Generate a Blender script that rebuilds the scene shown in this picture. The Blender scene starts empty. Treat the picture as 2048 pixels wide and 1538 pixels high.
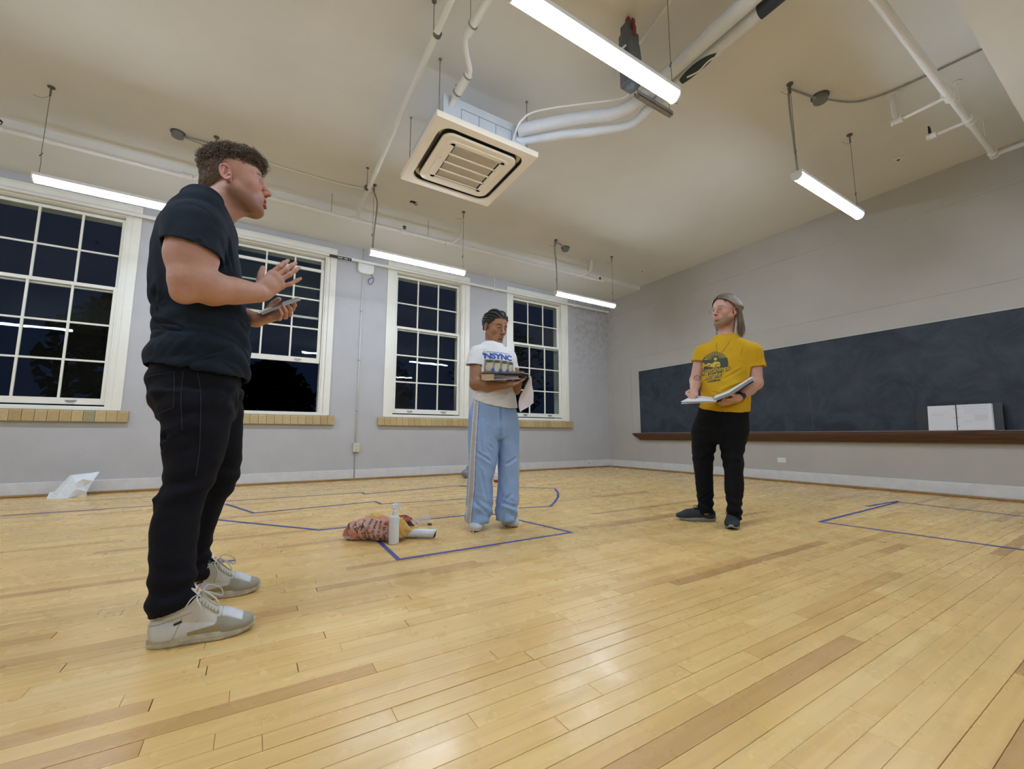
import bpy, bmesh, math, random
import numpy as np
from mathutils import Vector, Matrix, Euler
from mathutils.bvhtree import BVHTree
C = bpy.context.scene.collection
SC = bpy.context.scene
rnd = random.Random(7)
PI = math.pi

# ---------------------------------------------------------------- camera, world, exposure
cam_d = bpy.data.cameras.new('camera'); cam = bpy.data.objects.new('camera', cam_d); C.objects.link(cam)
yaw, pitch = 0.5492, 0.1214
fw = Vector((math.sin(yaw)*math.cos(pitch), math.cos(yaw)*math.cos(pitch), math.sin(pitch)))
cam.location = (-6.718, -6.857, 0.673)
cam.rotation_euler = fw.to_track_quat('-Z', 'Y').to_euler()
cam_d.sensor_width = 36.0; cam_d.lens = 838.3/2048*36.0; cam_d.clip_start = 0.02; cam_d.clip_end = 300
SC.camera = cam
SC.view_settings.view_transform = 'Standard'; SC.view_settings.look = 'None'
SC.view_settings.gamma = 1.0; SC.view_settings.use_curve_mapping = False
SC.view_settings.exposure = 0.0
w = bpy.data.worlds.new('night'); SC.world = w; w.use_nodes = True
wn = w.node_tree.nodes; wl = w.node_tree.links
bg = wn['Background']
tc = wn.new('ShaderNodeTexCoord'); sx = wn.new('ShaderNodeSeparateXYZ'); wl.new(tc.outputs['Generated'], sx.inputs[0])
cr = wn.new('ShaderNodeValToRGB'); wl.new(sx.outputs['Z'], cr.inputs[0])
cr.color_ramp.elements[0].position = 0.0; cr.color_ramp.elements[0].color = (0.003, 0.006, 0.016, 1)
cr.color_ramp.elements[1].position = 0.6; cr.color_ramp.elements[1].color = (0.006, 0.011, 0.032, 1)
wl.new(cr.outputs[0], bg.inputs[0]); bg.inputs[1].default_value = 1.0
LAMP = 69.0     # emission of the LED diffusers

# ---------------------------------------------------------------- helpers
def tag(o, label=None, cat=None, group=None, kind=None):
    if label: o['label'] = label
    if cat: o['category'] = cat
    if group: o['group'] = group
    if kind: o['kind'] = kind
    return o
def empty(name, loc=(0, 0, 0), rz=0.0):
    o = bpy.data.objects.new(name, None); C.objects.link(o); o.location = loc; o.rotation_euler = (0, 0, rz)
    o.empty_display_size = 0.1
    return o
def link(name, me, mats=None, parent=None, smooth=False):
    o = bpy.data.objects.new(name, me); C.objects.link(o)
    if mats is not None:
        for m in (mats if isinstance(mats, (list, tuple)) else [mats]): me.materials.append(m)
    if parent: o.parent = parent
    if smooth: me.shade_smooth()
    return o

SPLIT = {'fitting', 'hanger_rod', 'sprinkler_head', 'rod_bracket', 'clip', 'threaded_rod', 'socket', 'slot', 'louvre', 'knockout_outline', 'end_cap', 'clamp', 'tape_joint', 'side_jamb', 'chalk_line', 'air_slot', 'fingernail', 'ring', 'page', 'printed_mark', 'trim_1', 'speaker_slot', 'side_arm', 'earring'}
class MB:
    """collects simple shapes into one mesh"""
    def __init__(s): s.v = []; s.f = []; s.mi = []; s.cur = 0
    def add(s, vs, fs):
        n = len(s.v); s.v += [tuple(p) for p in vs]; s.f += [tuple(i+n for i in f) for f in fs]; s.mi += [s.cur]*len(fs); return s
    def box(s, a, b, ch=0.0):
        x0, y0, z0 = [min(a[i], b[i]) for i in range(3)]; x1, y1, z1 = [max(a[i], b[i]) for i in range(3)]
        return s.add([(x0,y0,z0),(x1,y0,z0),(x1,y1,z0),(x0,y1,z0),(x0,y0,z1),(x1,y0,z1),(x1,y1,z1),(x0,y1,z1)],
              [(0,3,2,1),(4,5,6,7),(0,1,5,4),(1,2,6,5),(2,3,7,6),(3,0,4,7)])
    def obox(s, c, ax, ay, az):
        c = Vector(c); ax = Vector(ax); ay = Vector(ay); az = Vector(az)
        vs = [c+i*ax+j*ay+k*az for k in (-1,1) for j in (-1,1) for i in (-1,1)]
        return s.add(vs, [(0,2,3,1),(4,5,7,6),(0,1,5,4),(1,3,7,5),(3,2,6,7),(2,0,4,6)])
    def tube(s, pts, r, n=10, cap=True, flat=1.0, up=None):
        pts = [Vector(p) for p in pts]; rs = r if isinstance(r, (list, tuple)) else [r]*len(pts)
        if len(rs) != len(pts): rs = list(np.interp(np.linspace(0, 1, len(pts)), np.linspace(0, 1, len(rs)), rs))
        rs = [float(q) for q in rs]; vs = []; fs = []
        T = [(pts[min(i+1, len(pts)-1)]-pts[max(i-1, 0)]).normalized() for i in range(len(pts))]
        u = Vector(up) if up else (Vector((0, 0, 1)) if abs(T[0].z) < .9 else Vector((1, 0, 0)))
        u = (u-u.dot(T[0])*T[0]).normalized()
        for i, p in enumerate(pts):
            u = (u-u.dot(T[i])*T[i]); u = u.normalized() if u.length > 1e-6 else T[i].orthogonal().normalized()
            b = T[i].cross(u)
            for k in range(n):
                a = 2*PI*k/n; vs.append(p+rs[i]*(math.cos(a)*u*flat+math.sin(a)*b))
        for i in range(len(pts)-1):
            for k in range(n):
                k2 = (k+1) % n; fs.append((i*n+k, i*n+k2, (i+1)*n+k2, (i+1)*n+k))
        if cap: fs.append(tuple(range(n))[::-1]); fs.append(tuple((len(pts)-1)*n+k for k in range(n)))
        return s.add(vs, fs)
    def lathe(s, prof, n=24, org=(0,0,0), axis=(0,0,1)):
        ax = Vector(axis).normalized(); u = ax.orthogonal().normalized(); b = ax.cross(u); o = Vector(org)
        vs = []; fs = []
        for r, z in prof:
            for k in range(n):
                a = 2*PI*k/n; vs.append(o+ax*z+r*(math.cos(a)*u+math.sin(a)*b))
        for i in range(len(prof)-1):
            for k in range(n):
                k2 = (k+1) % n; fs.append((i*n+k, i*n+k2, (i+1)*n+k2, (i+1)*n+k))
        if prof[0][0] > 1e-5: fs.append(tuple(range(n))[::-1])
        if prof[-1][0] > 1e-5: fs.append(tuple((len(prof)-1)*n+k for k in range(n)))
        return s.add(vs, fs)
    def prism(s, poly, a, b, axis):
        """poly: 2D points; extruded between a and b along axis 0/1/2"""
        def P3(p, t): return (t, p[0], p[1]) if axis == 0 else ((p[0], t, p[1]) if axis == 1 else (p[0], p[1], t))
        n = len(poly); vs = [P3(p, a) for p in poly]+[P3(p, b) for p in poly]
        fs = [tuple(range(n))[::-1], tuple(range(n, 2*n))]+[(i, (i+1) % n, n+(i+1) % n, n+i) for i in range(n)]
        return s.add(vs, fs)
    def mesh(s, name, fix=True):
        me = bpy.data.meshes.new(name); me.from_pydata(s.v, [], s.f)
        if fix:
            bm = bmesh.new(); bm.from_mesh(me); bmesh.ops.recalc_face_normals(bm, faces=bm.faces); bm.to_mesh(me); bm.free()
        me.polygons.foreach_set('material_index', s.mi); me.update(); return me
    def clusters(s, pad=0.0015):
        """islands of faces, those that touch counted as one piece"""
        par = list(range(len(s.v)))
        def find(i):
            while par[i] != i: par[i] = par[par[i]]; i = par[i]
            return i
        for f in s.f:
            a = find(f[0])
            for j in f[1:]:
                b = find(j)
                if a != b: par[b] = a
        boxes = {}
        for i, p in enumerate(s.v):
            r = find(i); b = boxes.setdefault(r, [list(p), list(p)])
            for k in range(3): b[0][k] = min(b[0][k], p[k]); b[1][k] = max(b[1][k], p[k])
        ks = list(boxes); ch = True
        while ch:
            ch = False
            for i in range(len(ks)):
                for j in range(i+1, len(ks)):
                    A, B = boxes[ks[i]], boxes[ks[j]]
                    if all(A[0][k]-pad <= B[1][k] and B[0][k]-pad <= A[1][k] for k in range(3)):
                        for k in range(3): A[0][k] = min(A[0][k], B[0][k]); A[1][k] = max(A[1][k], B[1][k])
                        par[find(ks[j])] = find(ks[i]); boxes[find(ks[i])] = A
                        if find(ks[i]) != ks[i]: boxes[find(ks[i])] = A; ks[i] = find(ks[i])
                        ks.pop(j); ch = True; break
                if ch: break
        out = {}
        for f, m_ in zip(s.f, s.mi): out.setdefault(find(f[0]), []).append((f, m_))
        res = []
        for fs in out.values():
            q = MB(); mp = {}
            for f, m_ in fs:
                g = []
                for i in f:
                    if i not in mp: mp[i] = len(q.v); q.v.append(s.v[i])
                    g.append(mp[i])
                q.f.append(tuple(g)); q.mi.append(m_)
            res.append(q)
        return res
    def build(s, name, mats, parent=None, smooth=False, bevel=0.0, auto=None):
        if name in SPLIT and len(s.v) < 6000:
            cl = s.clusters()
            if len(cl) > 1: return [q.build1(name, mats, parent, smooth, bevel, auto) for q in cl][0]
        return s.build1(name, mats, parent, smooth, bevel, auto)
    def build1(s, name, mats, parent=None, smooth=False, bevel=0.0, auto=None):
        me = s.mesh(name); o = link(name, me, mats, parent)
        if bevel > 0:
            md = o.modifiers.new('bev', 'BEVEL'); md.width = bevel; md.segments = 2; md.limit_method = 'ANGLE'
        if smooth:
            me.shade_smooth()
            if auto is not None: me.set_sharp_from_angle(angle=auto)
        return o

def bez(p0, p1, p2, p3, n=12):
    p0, p1, p2, p3 = map(Vector, (p0, p1, p2, p3)); out = []
    for i in range(n+1):
        t = i/n; u = 1-t; out.append(u*u*u*p0+3*u*u*t*p1+3*u*t*t*p2+t*t*t*p3)
    return out
def smooth_path(pts, n=6):
    """Catmull-Rom through the points"""
    P = [Vector(p) for p in pts]; P = [2*P[0]-P[1]]+P+[2*P[-1]-P[-2]]; out = []
    for i in range(1, len(P)-2):
        for k in range(n):
            t = k/n
            out.append(0.5*((2*P[i])+(P[i+1]-P[i-1])*t+(2*P[i-1]-5*P[i]+4*P[i+1]-P[i+2])*t*t+(3*P[i]-P[i-1]-3*P[i+1]+P[i+2])*t**3))
    out.append(P[-2]); return out

# ---------------------------------------------------------------- materials
def mat(name, col, rough=0.6, metal=0.0, var=0.0, vscale=6.0, bump=0.0, bscale=80.0, spec=0.5, emit=None, attr=None,
        coat=0.0, tint=None, stretch=None, detail=4.0, alpha=None, sheen=0.0, var2=0.0):
    m = bpy.data.materials.new(name); m.use_nodes = True; nt = m.node_tree; N = nt.nodes; Lk = nt.links
    b = N['Principled BSDF']; b.inputs['Base Color'].default_value = (*col, 1); b.inputs['Roughness'].default_value = rough
    b.inputs['Metallic'].default_value = metal; b.inputs['Specular IOR Level'].default_value = spec
    b.inputs['Coat Weight'].default_value = coat
    if sheen: b.inputs['Sheen Weight'].default_value = sheen
    src = None
    if attr:
        a = N.new('ShaderNodeAttribute'); a.attribute_name = attr; src = a.outputs['Color']
    if var > 0 or bump > 0:
        t = N.new('ShaderNodeTexCoord'); mp = N.new('ShaderNodeMapping'); Lk.new(t.outputs['Object'], mp.inputs[0])
        if stretch: mp.inputs['Scale'].default_value = stretch
    if var > 0:
        n = N.new('ShaderNodeTexNoise'); n.inputs['Scale'].default_value = vscale; n.inputs['Detail'].default_value = detail; n.inputs['Roughness'].default_value = 0.6
        Lk.new(mp.outputs[0], n.inputs['Vector'])
        mx = N.new('ShaderNodeMix'); mx.data_type = 'RGBA'; mx.blend_type = 'MIX'
        r = N.new('ShaderNodeMapRange'); r.inputs[1].default_value = 0.3; r.inputs[2].default_value = 0.7; r.inputs[3].default_value = 0; r.inputs[4].default_value = 1
        Lk.new(n.outputs['Fac'], r.inputs[0]); Lk.new(r.outputs[0], mx.inputs['Factor'])
        lo = tint if tint else tuple(c*(1-var) for c in col); hi = tuple(min(1, c*(1+var*0.5)) for c in col)
        if src is not None:
            mx.blend_type = 'MULTIPLY'; mx.inputs['Factor'].default_value = 1.0
            for l in list(mx.inputs['Factor'].links): Lk.remove(l)
            mx.inputs['Factor'].default_value = 1.0
            mx2 = N.new('ShaderNodeMix'); mx2.data_type = 'RGBA'; Lk.new(r.outputs[0], mx2.inputs['Factor'])
            mx2.inputs['A'].default_value = (1-var, 1-var, 1-var, 1); mx2.inputs['B'].default_value = (1+var*0.5, 1+var*0.5, 1+var*0.5, 1)
            Lk.new(src, mx.inputs['A']); Lk.new(mx2.outputs['Result'], mx.inputs['B'])
        else:
            mx.inputs['A'].default_value = (*lo, 1); mx.inputs['B'].default_value = (*hi, 1)
        src = mx.outputs['Result']
    if src is not None: Lk.new(src, b.inputs['Base Color'])
    if bump > 0:
        n2 = N.new('ShaderNodeTexNoise'); n2.inputs['Scale'].default_value = bscale; n2.inputs['Detail'].default_value = 3
        Lk.new(mp.outputs[0], n2.inputs['Vector']); bp = N.new('ShaderNodeBump'); bp.inputs['Strength'].default_value = bump; bp.inputs['Distance'].default_value = 0.01
        Lk.new(n2.outputs['Fac'], bp.inputs['Height']); Lk.new(bp.outputs[0], b.inputs['Normal'])
    if emit: b.inputs['Emission Color'].default_value = (*emit[0], 1); b.inputs['Emission Strength'].default_value = emit[1]
    if alpha is not None: b.inputs['Alpha'].default_value = alpha
    return m

# ================================================================ ROOM
XL, YB, H, HS, YS = -12.6, -10.6, 3.774, 3.699, -1.03
PT, PB = 3.387, 1.126                       # glass top / bottom of the windows
WR = [-1.33, -3.652+0.005, -5.965, -8.31, -10.65]   # right edge of the glass of each window
WW = 1.128                                   # glass width
M_wall = mat('painted_plaster', (0.50, 0.495, 0.51), 0.55, var=0.06, vscale=2.2, bump=0.12, bscale=28, spec=0.3)
M_wallr = mat('painted_plaster_board_wall', (0.48, 0.455, 0.42), 0.55, var=0.06, vscale=1.6, bump=0.10, bscale=24, spec=0.3)
M_ceil = mat('painted_ceiling', (0.72, 0.705, 0.67), 0.75, var=0.05, vscale=1.1, bump=0.08, bscale=40, spec=0.2)
M_trim = mat('window_paint', (0.84, 0.815, 0.73), 0.35, var=0.04, vscale=5, bump=0.06, bscale=60)
M_base = mat('baseboard_paint', (0.68, 0.68, 0.69), 0.4, var=0.10, vscale=9, bump=0.08, bscale=50)
M_mold = mat('varnished_shoe_moulding', (0.36, 0.21, 0.08), 0.4, var=0.3, vscale=12, stretch=(0.3, 3, 3))
M_pipe = mat('white_pipe_paint', (0.74, 0.73, 0.70), 0.4, var=0.04, vscale=8)
M_steel = mat('galvanised_steel', (0.36, 0.35, 0.34), 0.45, metal=0.7, var=0.2, vscale=30)
M_black = mat('black_plastic', (0.02, 0.02, 0.022), 0.4)
M_white = mat('white_plastic', (0.78, 0.78, 0.76), 0.35)

def stain_wall(m, kind):
    """plaster wear near the corner, scuffs low down: added on top of the wall paint"""
    nt = m.node_tree; N = nt.nodes; Lk = nt.links; b = N['Principled BSDF']
    src = b.inputs['Base Color'].links[0].from_socket
    g = N.new('ShaderNodeNewGeometry'); sp = N.new('ShaderNodeSeparateXYZ'); Lk.new(g.outputs['Position'], sp.inputs[0])
    def rng(sock, a, c):
        r = N.new('ShaderNodeMapRange'); r.inputs[1].default_value = a; r.inputs[2].default_value = c; Lk.new(sock, r.inputs[0]); return r.outputs[0]
    def mul(a, c):
        k = N.new('ShaderNodeMath'); k.operation = 'MULTIPLY'; Lk.new(a, k.inputs[0])
        if isinstance(c, float): k.inputs[1].default_value = c
        else: Lk.new(c, k.inputs[1])
        return k.outputs[0]
    n = N.new('ShaderNodeTexNoise'); n.inputs['Scale'].default_value = 9; n.inputs['Detail'].default_value = 8; n.inputs['Roughness'].default_value = 0.75
    Lk.new(g.outputs['Position'], n.inputs['Vector'])
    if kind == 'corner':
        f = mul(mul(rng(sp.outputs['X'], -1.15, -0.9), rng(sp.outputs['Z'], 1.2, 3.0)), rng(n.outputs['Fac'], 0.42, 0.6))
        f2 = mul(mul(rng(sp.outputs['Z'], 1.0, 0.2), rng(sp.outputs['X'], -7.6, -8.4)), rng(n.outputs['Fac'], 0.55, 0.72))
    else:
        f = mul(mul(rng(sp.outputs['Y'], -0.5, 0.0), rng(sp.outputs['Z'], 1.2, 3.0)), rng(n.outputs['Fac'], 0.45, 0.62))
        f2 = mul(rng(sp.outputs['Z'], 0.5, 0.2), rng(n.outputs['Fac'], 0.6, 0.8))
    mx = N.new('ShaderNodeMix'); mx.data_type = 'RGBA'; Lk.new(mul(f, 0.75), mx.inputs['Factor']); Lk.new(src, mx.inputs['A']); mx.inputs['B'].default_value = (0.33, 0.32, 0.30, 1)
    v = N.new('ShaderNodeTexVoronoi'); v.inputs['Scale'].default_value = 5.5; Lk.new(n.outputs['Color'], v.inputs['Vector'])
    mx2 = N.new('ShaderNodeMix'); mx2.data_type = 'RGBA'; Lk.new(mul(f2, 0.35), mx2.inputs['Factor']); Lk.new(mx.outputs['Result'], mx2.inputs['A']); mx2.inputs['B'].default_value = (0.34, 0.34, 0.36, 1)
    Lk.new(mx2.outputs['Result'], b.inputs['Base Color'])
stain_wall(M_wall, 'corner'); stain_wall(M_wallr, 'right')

# window wall, with a hole for each window (the hole is the opening inside the casing)
holes = [(r-WW-0.075, r+0.075) for r in WR][::-1]
HZ0, HZ1 = PB-0.155, PT+0.065
mb = MB(); x = XL-0.2
for a, b_ in holes:
    a2 = max(a, XL-0.2)
    if a2 > x: mb.box((x, 0, 0), (a2, 0.30, H))
    mb.box((a2, 0, 0), (b_, 0.30, HZ0)); mb.box((a2, 0, HZ1), (b_, 0.30, H)); x = b_
mb.box((x, 0, 0), (0.3, 0.30, H))
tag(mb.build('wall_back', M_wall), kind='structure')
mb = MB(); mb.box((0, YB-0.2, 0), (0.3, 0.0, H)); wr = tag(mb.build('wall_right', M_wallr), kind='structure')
mb = MB(); mb.box((XL-0.2, YB-0.2, 0), (XL, 0.3, H)); tag(mb.build('wall_left', M_wall), kind='structure')
mb = MB(); mb.box((XL-0.2, YB-0.2, 0), (0.3, YB, H)); tag(mb.build('wall_front', M_wallr), kind='structure')
mb = MB(); mb.box((XL-0.2, YB-0.2, H), (0.3, 0.3, H+0.2)); ceil = tag(mb.build('ceiling', M_ceil), kind='structure')
mb = MB(); mb.box((XL, YS, HS), (-0.002, -0.002, H+0.01)); tag(mb.build('soffit', M_ceil), kind='structure')
# crossing beam with a haunch onto its pilaster
mb = MB()
mb.box((XL+.001, -6.80, 3.30), (-0.002, -6.345, H+0.01))
pts = [(0.0, 3.32), (-0.75, 3.32)]
for i in range(1, 9):
    t = i/8*PI/2; pts.append((-0.75+0.63*math.sin(t), 3.30-0.75*(1-math.cos(t))))
pts += [(-0.12, 0.0), (0.0, 0.0)]
mb.prism([(p[0]-0.0005, p[1]) for p in pts], -6.80, -6.345, 1)
tag(mb.build('beam', M_ceil), kind='structure')
# thin relief lines on the board wall: picture rail groove, board surround, panel frame
mb = MB()
for (y0, y1, z0, z1) in ((-6.34, -0.02, 3.325, 3.337), (-6.34, -0.02, 2.30, 2.311), (-0.70, -0.16, 2.060, 2.068), (-0.70, -0.16, 0.722, 0.730), (-0.168, -0.16, 0.722, 2.068), (-0.70, -0.692, 0.722, 2.068)):
    mb.box((-0.006, y0, z0), (0.002, y1, z1))
mb = [q for q in [mb]][0]
for q in mb.clusters(0.0): tag(q.build1('trim_1', M_wallr), kind='structure')
# a faint conduit chase line across the ceiling by the beam, and the lath joint
# baseboards + varnished shoe moulding
for nm, bx, mo in (('baseboard_back', ((XL, -0.022, 0.0), (-0.022, 0.001, 0.156)), ((XL, -0.05, 0.0), (-0.022, -0.020, 0.028))),
                   ('baseboard_right', ((-0.022, -6.345, 0.0), (0.001, 0.0, 0.156)), ((-0.05, -6.345, 0.0), (-0.020, -0.022, 0.028))),
                   ('baseboard_left', ((XL-.001, YB, 0.0), (XL+0.022, -0.05, 0.156)), ((XL+0.02, YB, 0.0), (XL+0.05, -0.05, 0.028)))):
    b1 = tag(MB().box(*bx).build(nm, M_base, bevel=0.006), kind='structure')
    MB().box(*mo).build('shoe_moulding', M_mold, b1, bevel=0.008)
mb = MB().box((-5.372, -0.024, 0.0), (-5.36, -0.021, 0.156)); mb.build('joint', M_steel, bpy.data.objects['baseboard_back'])

# ---------------------------------------------------------------- floor: strip by strip
M_gap = mat('floor_gap', (0.05, 0.03, 0.015), 0.8)
tag(MB().box((XL-0.2, YB-0.2, -0.2), (0.3, 0.3, -0.004)).build('floor', M_gap), kind='structure')
floor = bpy.data.objects['floor']
def wood():
    m = bpy.data.materials.new('varnished_maple'); m.use_nodes = True; nt = m.node_tree; N = nt.nodes; Lk = nt.links; b = N['Principled BSDF']
    at = N.new('ShaderNodeAttribute'); at.attribute_name = 'tone'
    g = N.new('ShaderNodeNewGeometry')
    cr = N.new('ShaderNodeValToRGB'); el = cr.color_ramp.elements
    el[0].position = 0.0; el[0].color = (0.53, 0.305, 0.12, 1); el[1].position = 1.0; el[1].color = (0.86, 0.64, 0.31, 1)
    e = el.new(0.30); e.color = (0.75, 0.475, 0.172, 1); e = el.new(0.75); e.color = (0.81, 0.555, 0.22, 1)
    Lk.new(at.outputs['Fac'], cr.inputs[0])
    mp = N.new('ShaderNodeMapping'); mp.inputs['Scale'].default_value = (2.2, 40, 1); 
    ad = N.new('ShaderNodeVectorMath'); ad.operation = 'MULTIPLY_ADD'; Lk.new(at.outputs['Color'], ad.inputs[0]); ad.inputs[1].default_value = (37, 0, 11); Lk.new(g.outputs['Position'], ad.inputs[2])
    Lk.new(ad.outputs[0], mp.inputs[0])
    n = N.new('ShaderNodeTexNoise'); n.inputs['Scale'].default_value = 1.0; n.inputs['Detail'].default_value = 5; n.inputs['Distortion'].default_value = 0.6; Lk.new(mp.outputs[0], n.inputs['Vector'])
    r = N.new('ShaderNodeMapRange'); r.inputs[1].default_value = 0.3; r.inputs[2].default_value = 0.7; r.inputs[3].default_value = 0.90; r.inputs[4].default_value = 1.05; Lk.new(n.outputs['Fac'], r.inputs[0])
    mx = N.new('ShaderNodeMix'); mx.data_type = 'RGBA'; mx.blend_type = 'MULTIPLY'; mx.inputs['Factor'].default_value = 1; Lk.new(cr.outputs[0], mx.inputs['A']); Lk.new(r.outputs[0], mx.inputs['B'])
    # broad wear + small dark scuffs
    n2 = N.new('ShaderNodeTexNoise'); n2.inputs['Scale'].default_value = 1.3; n2.inputs['Detail'].default_value = 6; Lk.new(g.outputs['Position'], n2.inputs['Vector'])
    r2 = N.new('ShaderNodeMapRange'); r2.inputs[1].default_value = 0.35; r2.inputs[2].default_value = 0.7; r2.inputs[3].default_value = 0.93; r2.inputs[4].default_value = 1.06; Lk.new(n2.outputs['Fac'], r2.inputs[0])
    mx2 = N.new('ShaderNodeMix'); mx2.data_type = 'RGBA'; mx2.blend_type = 'MULTIPLY'; mx2.inputs['Factor'].default_value = 1; Lk.new(mx.outputs['Result'], mx2.inputs['A']); Lk.new(r2.outputs[0], mx2.inputs['B'])
    mp3 = N.new('ShaderNodeMapping'); mp3.inputs['Scale'].default_value = (3.5, 16, 1); mp3.inputs['Rotation'].default_value = (0, 0, 0.35); Lk.new(g.outputs['Position'], mp3.inputs[0])
    n3 = N.new('ShaderNodeTexNoise'); n3.inputs['Scale'].default_value = 1.0; n3.inputs['Detail'].default_value = 3; n3.inputs['Distortion'].default_value = 1.2; Lk.new(mp3.outputs[0], n3.inputs['Vector'])
    r3 = N.new('ShaderNodeMapRange'); r3.inputs[1].default_value = 0.73; r3.inputs[2].default_value = 0.84; r3.inputs[3].default_value = 0; r3.inputs[4].default_value = 0.40; Lk.new(n3.outputs['Fac'], r3.inputs[0])
    mx3 = N.new('ShaderNodeMix'); mx3.data_type = 'RGBA'; Lk.new(r3.outputs[0], mx3.inputs['Factor']); Lk.new(mx2.outputs['Result'], mx3.inputs['A']); mx3.inputs['B'].default_value = (0.13, 0.085, 0.04, 1)
    Lk.new(mx3.outputs['Result'], b.inputs['Base Color'])
    b.inputs['Roughness'].default_value = 0.30; b.inputs['Specular IOR Level'].default_value = 0.5
    nr = N.new('ShaderNodeTexNoise'); nr.inputs['Scale'].default_value = 6; nr.inputs['Detail'].default_value = 8; Lk.new(g.outputs['Position'], nr.inputs['Vector'])
    rr = N.new('ShaderNodeMapRange'); rr.inputs[1].default_value = 0.35; rr.inputs[2].default_value = 0.7; rr.inputs[3].default_value = 0.20; rr.inputs[4].default_value = 0.40; Lk.new(nr.outputs['Fac'], rr.inputs[0]); Lk.new(rr.outputs[0], b.inputs['Roughness'])
    nb = N.new('ShaderNodeTexNoise'); nb.inputs['Scale'].default_value = 45; nb.inputs['Detail'].default_value = 5; Lk.new(g.outputs['Position'], nb.inputs['Vector'])
    nb2 = N.new('ShaderNodeTexNoise'); nb2.inputs['Scale'].default_value = 5; nb2.inputs['Detail'].default_value = 2; Lk.new(g.outputs['Position'], nb2.inputs['Vector'])
    am = N.new('ShaderNodeMath'); am.operation = 'MULTIPLY_ADD'; Lk.new(nb2.outputs['Fac'], am.inputs[0]); am.inputs[1].default_value = 3.0; Lk.new(nb.outputs['Fac'], am.inputs[2])
    bp = N.new('ShaderNodeBump'); bp.inputs['Strength'].default_value = 0.07; bp.inputs['Distance'].default_value = 0.003; Lk.new(am.outputs[0], bp.inputs['Height']); Lk.new(bp.outputs[0], b.inputs['Normal'])
    return m
M_wood = wood()
PWID = 0.0595
planks = []
ry = random.Random(11)
row = 0; y = -0.02
dark_seams = {}
while y > YB:
    x = XL-ry.random()*1.2
    gap = 0.0006 if ry.random() < 0.8 else 0.0014
    if y < -4.2 and ry.random() < 0.33: gap = 0.0022
    while x < 0:
        L = ry.choice([0.35, 0.5, 0.65, 0.8, 0.95, 1.1, 1.4])*(0.85+0.3*ry.random())
        x1 = min(x+L, 0.0); t = min(1, max(0, ry.gauss(0.56, 0.13)))
        if ry.random() < 0.07: t = ry.random()*0.25
        if x1 > XL:
            jg = 0.0005 if ry.random() < 0.75 else 0.0018
            planks.append((max(x, XL)+0.0004, x1-jg, y-PWID+gap*0.5, y-gap*0.5, ry.uniform(-0.0006, 0.0), t))
        x = x1
    y -= PWID; row += 1
CX, CY = -6.718, -6.857
def in_view(p):
    xm, ym = (p[0]+p[1])/2, (p[2]+p[3])/2; dx, dy = xm-CX, ym-CY
    dep = dx*math.sin(yaw)+dy*math.cos(yaw); lat = dx*math.cos(yaw)-dy*math.sin(yaw)
    if dep < 0.6: return 0
    if abs(lat)/dep > 1.35: return 0
    return (p[1]-p[0])*PWID/dep**3
planks.sort(key=in_view, reverse=True)
def plank_geo(mb, p, tones):
    x0, x1, y0, y1, z, t = p; c = 0.0007; zb = -0.006
    mb.add([(x0, y0, zb), (x1, y0, zb), (x1, y1, zb), (x0, y1, zb), (x0+c, y0+c, z), (x1-c, y0+c, z), (x1-c, y1-c, z), (x0+c, y1-c, z),
            (x0, y0, z-c), (x1, y0, z-c), (x1, y1, z-c), (x0, y1, z-c)],
           [(4,5,6,7), (8,9,5,4), (9,10,6,5), (10,11,7,6), (11,8,4,7), (0,1,9,8), (1,2,10,9), (2,3,11,10), (3,0,8,11)])
    tones += [t]*12
def tone_mesh(mb, name, tones):
    me = bpy.data.meshes.new(name); me.from_pydata(mb.v, [], mb.f)
    a = me.color_attributes.new('tone', 'FLOAT_COLOR', 'POINT')
    arr = np.array(tones, np.float32); a.data.foreach_set('color', np.stack([arr, arr, arr, np.ones_like(arr)], 1).ravel())
    me.materials.append(M_wood); return me
for p in planks[:300]:
    mb = MB(); tn = []; plank_geo(mb, p, tn)
    o = bpy.data.objects.new('floorboard', tone_mesh(mb, 'floorboard', tn)); C.objects.link(o); o.parent = floor
mb = MB(); tn = []
for p in planks[300:]: plank_geo(mb, p, tn)
o = bpy.data.objects.new('floorboards_beyond', tone_mesh(mb, 'floorboards_beyond', tn)); C.objects.link(o); o.parent = floor; o['kind'] = 'stuff'

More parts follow.
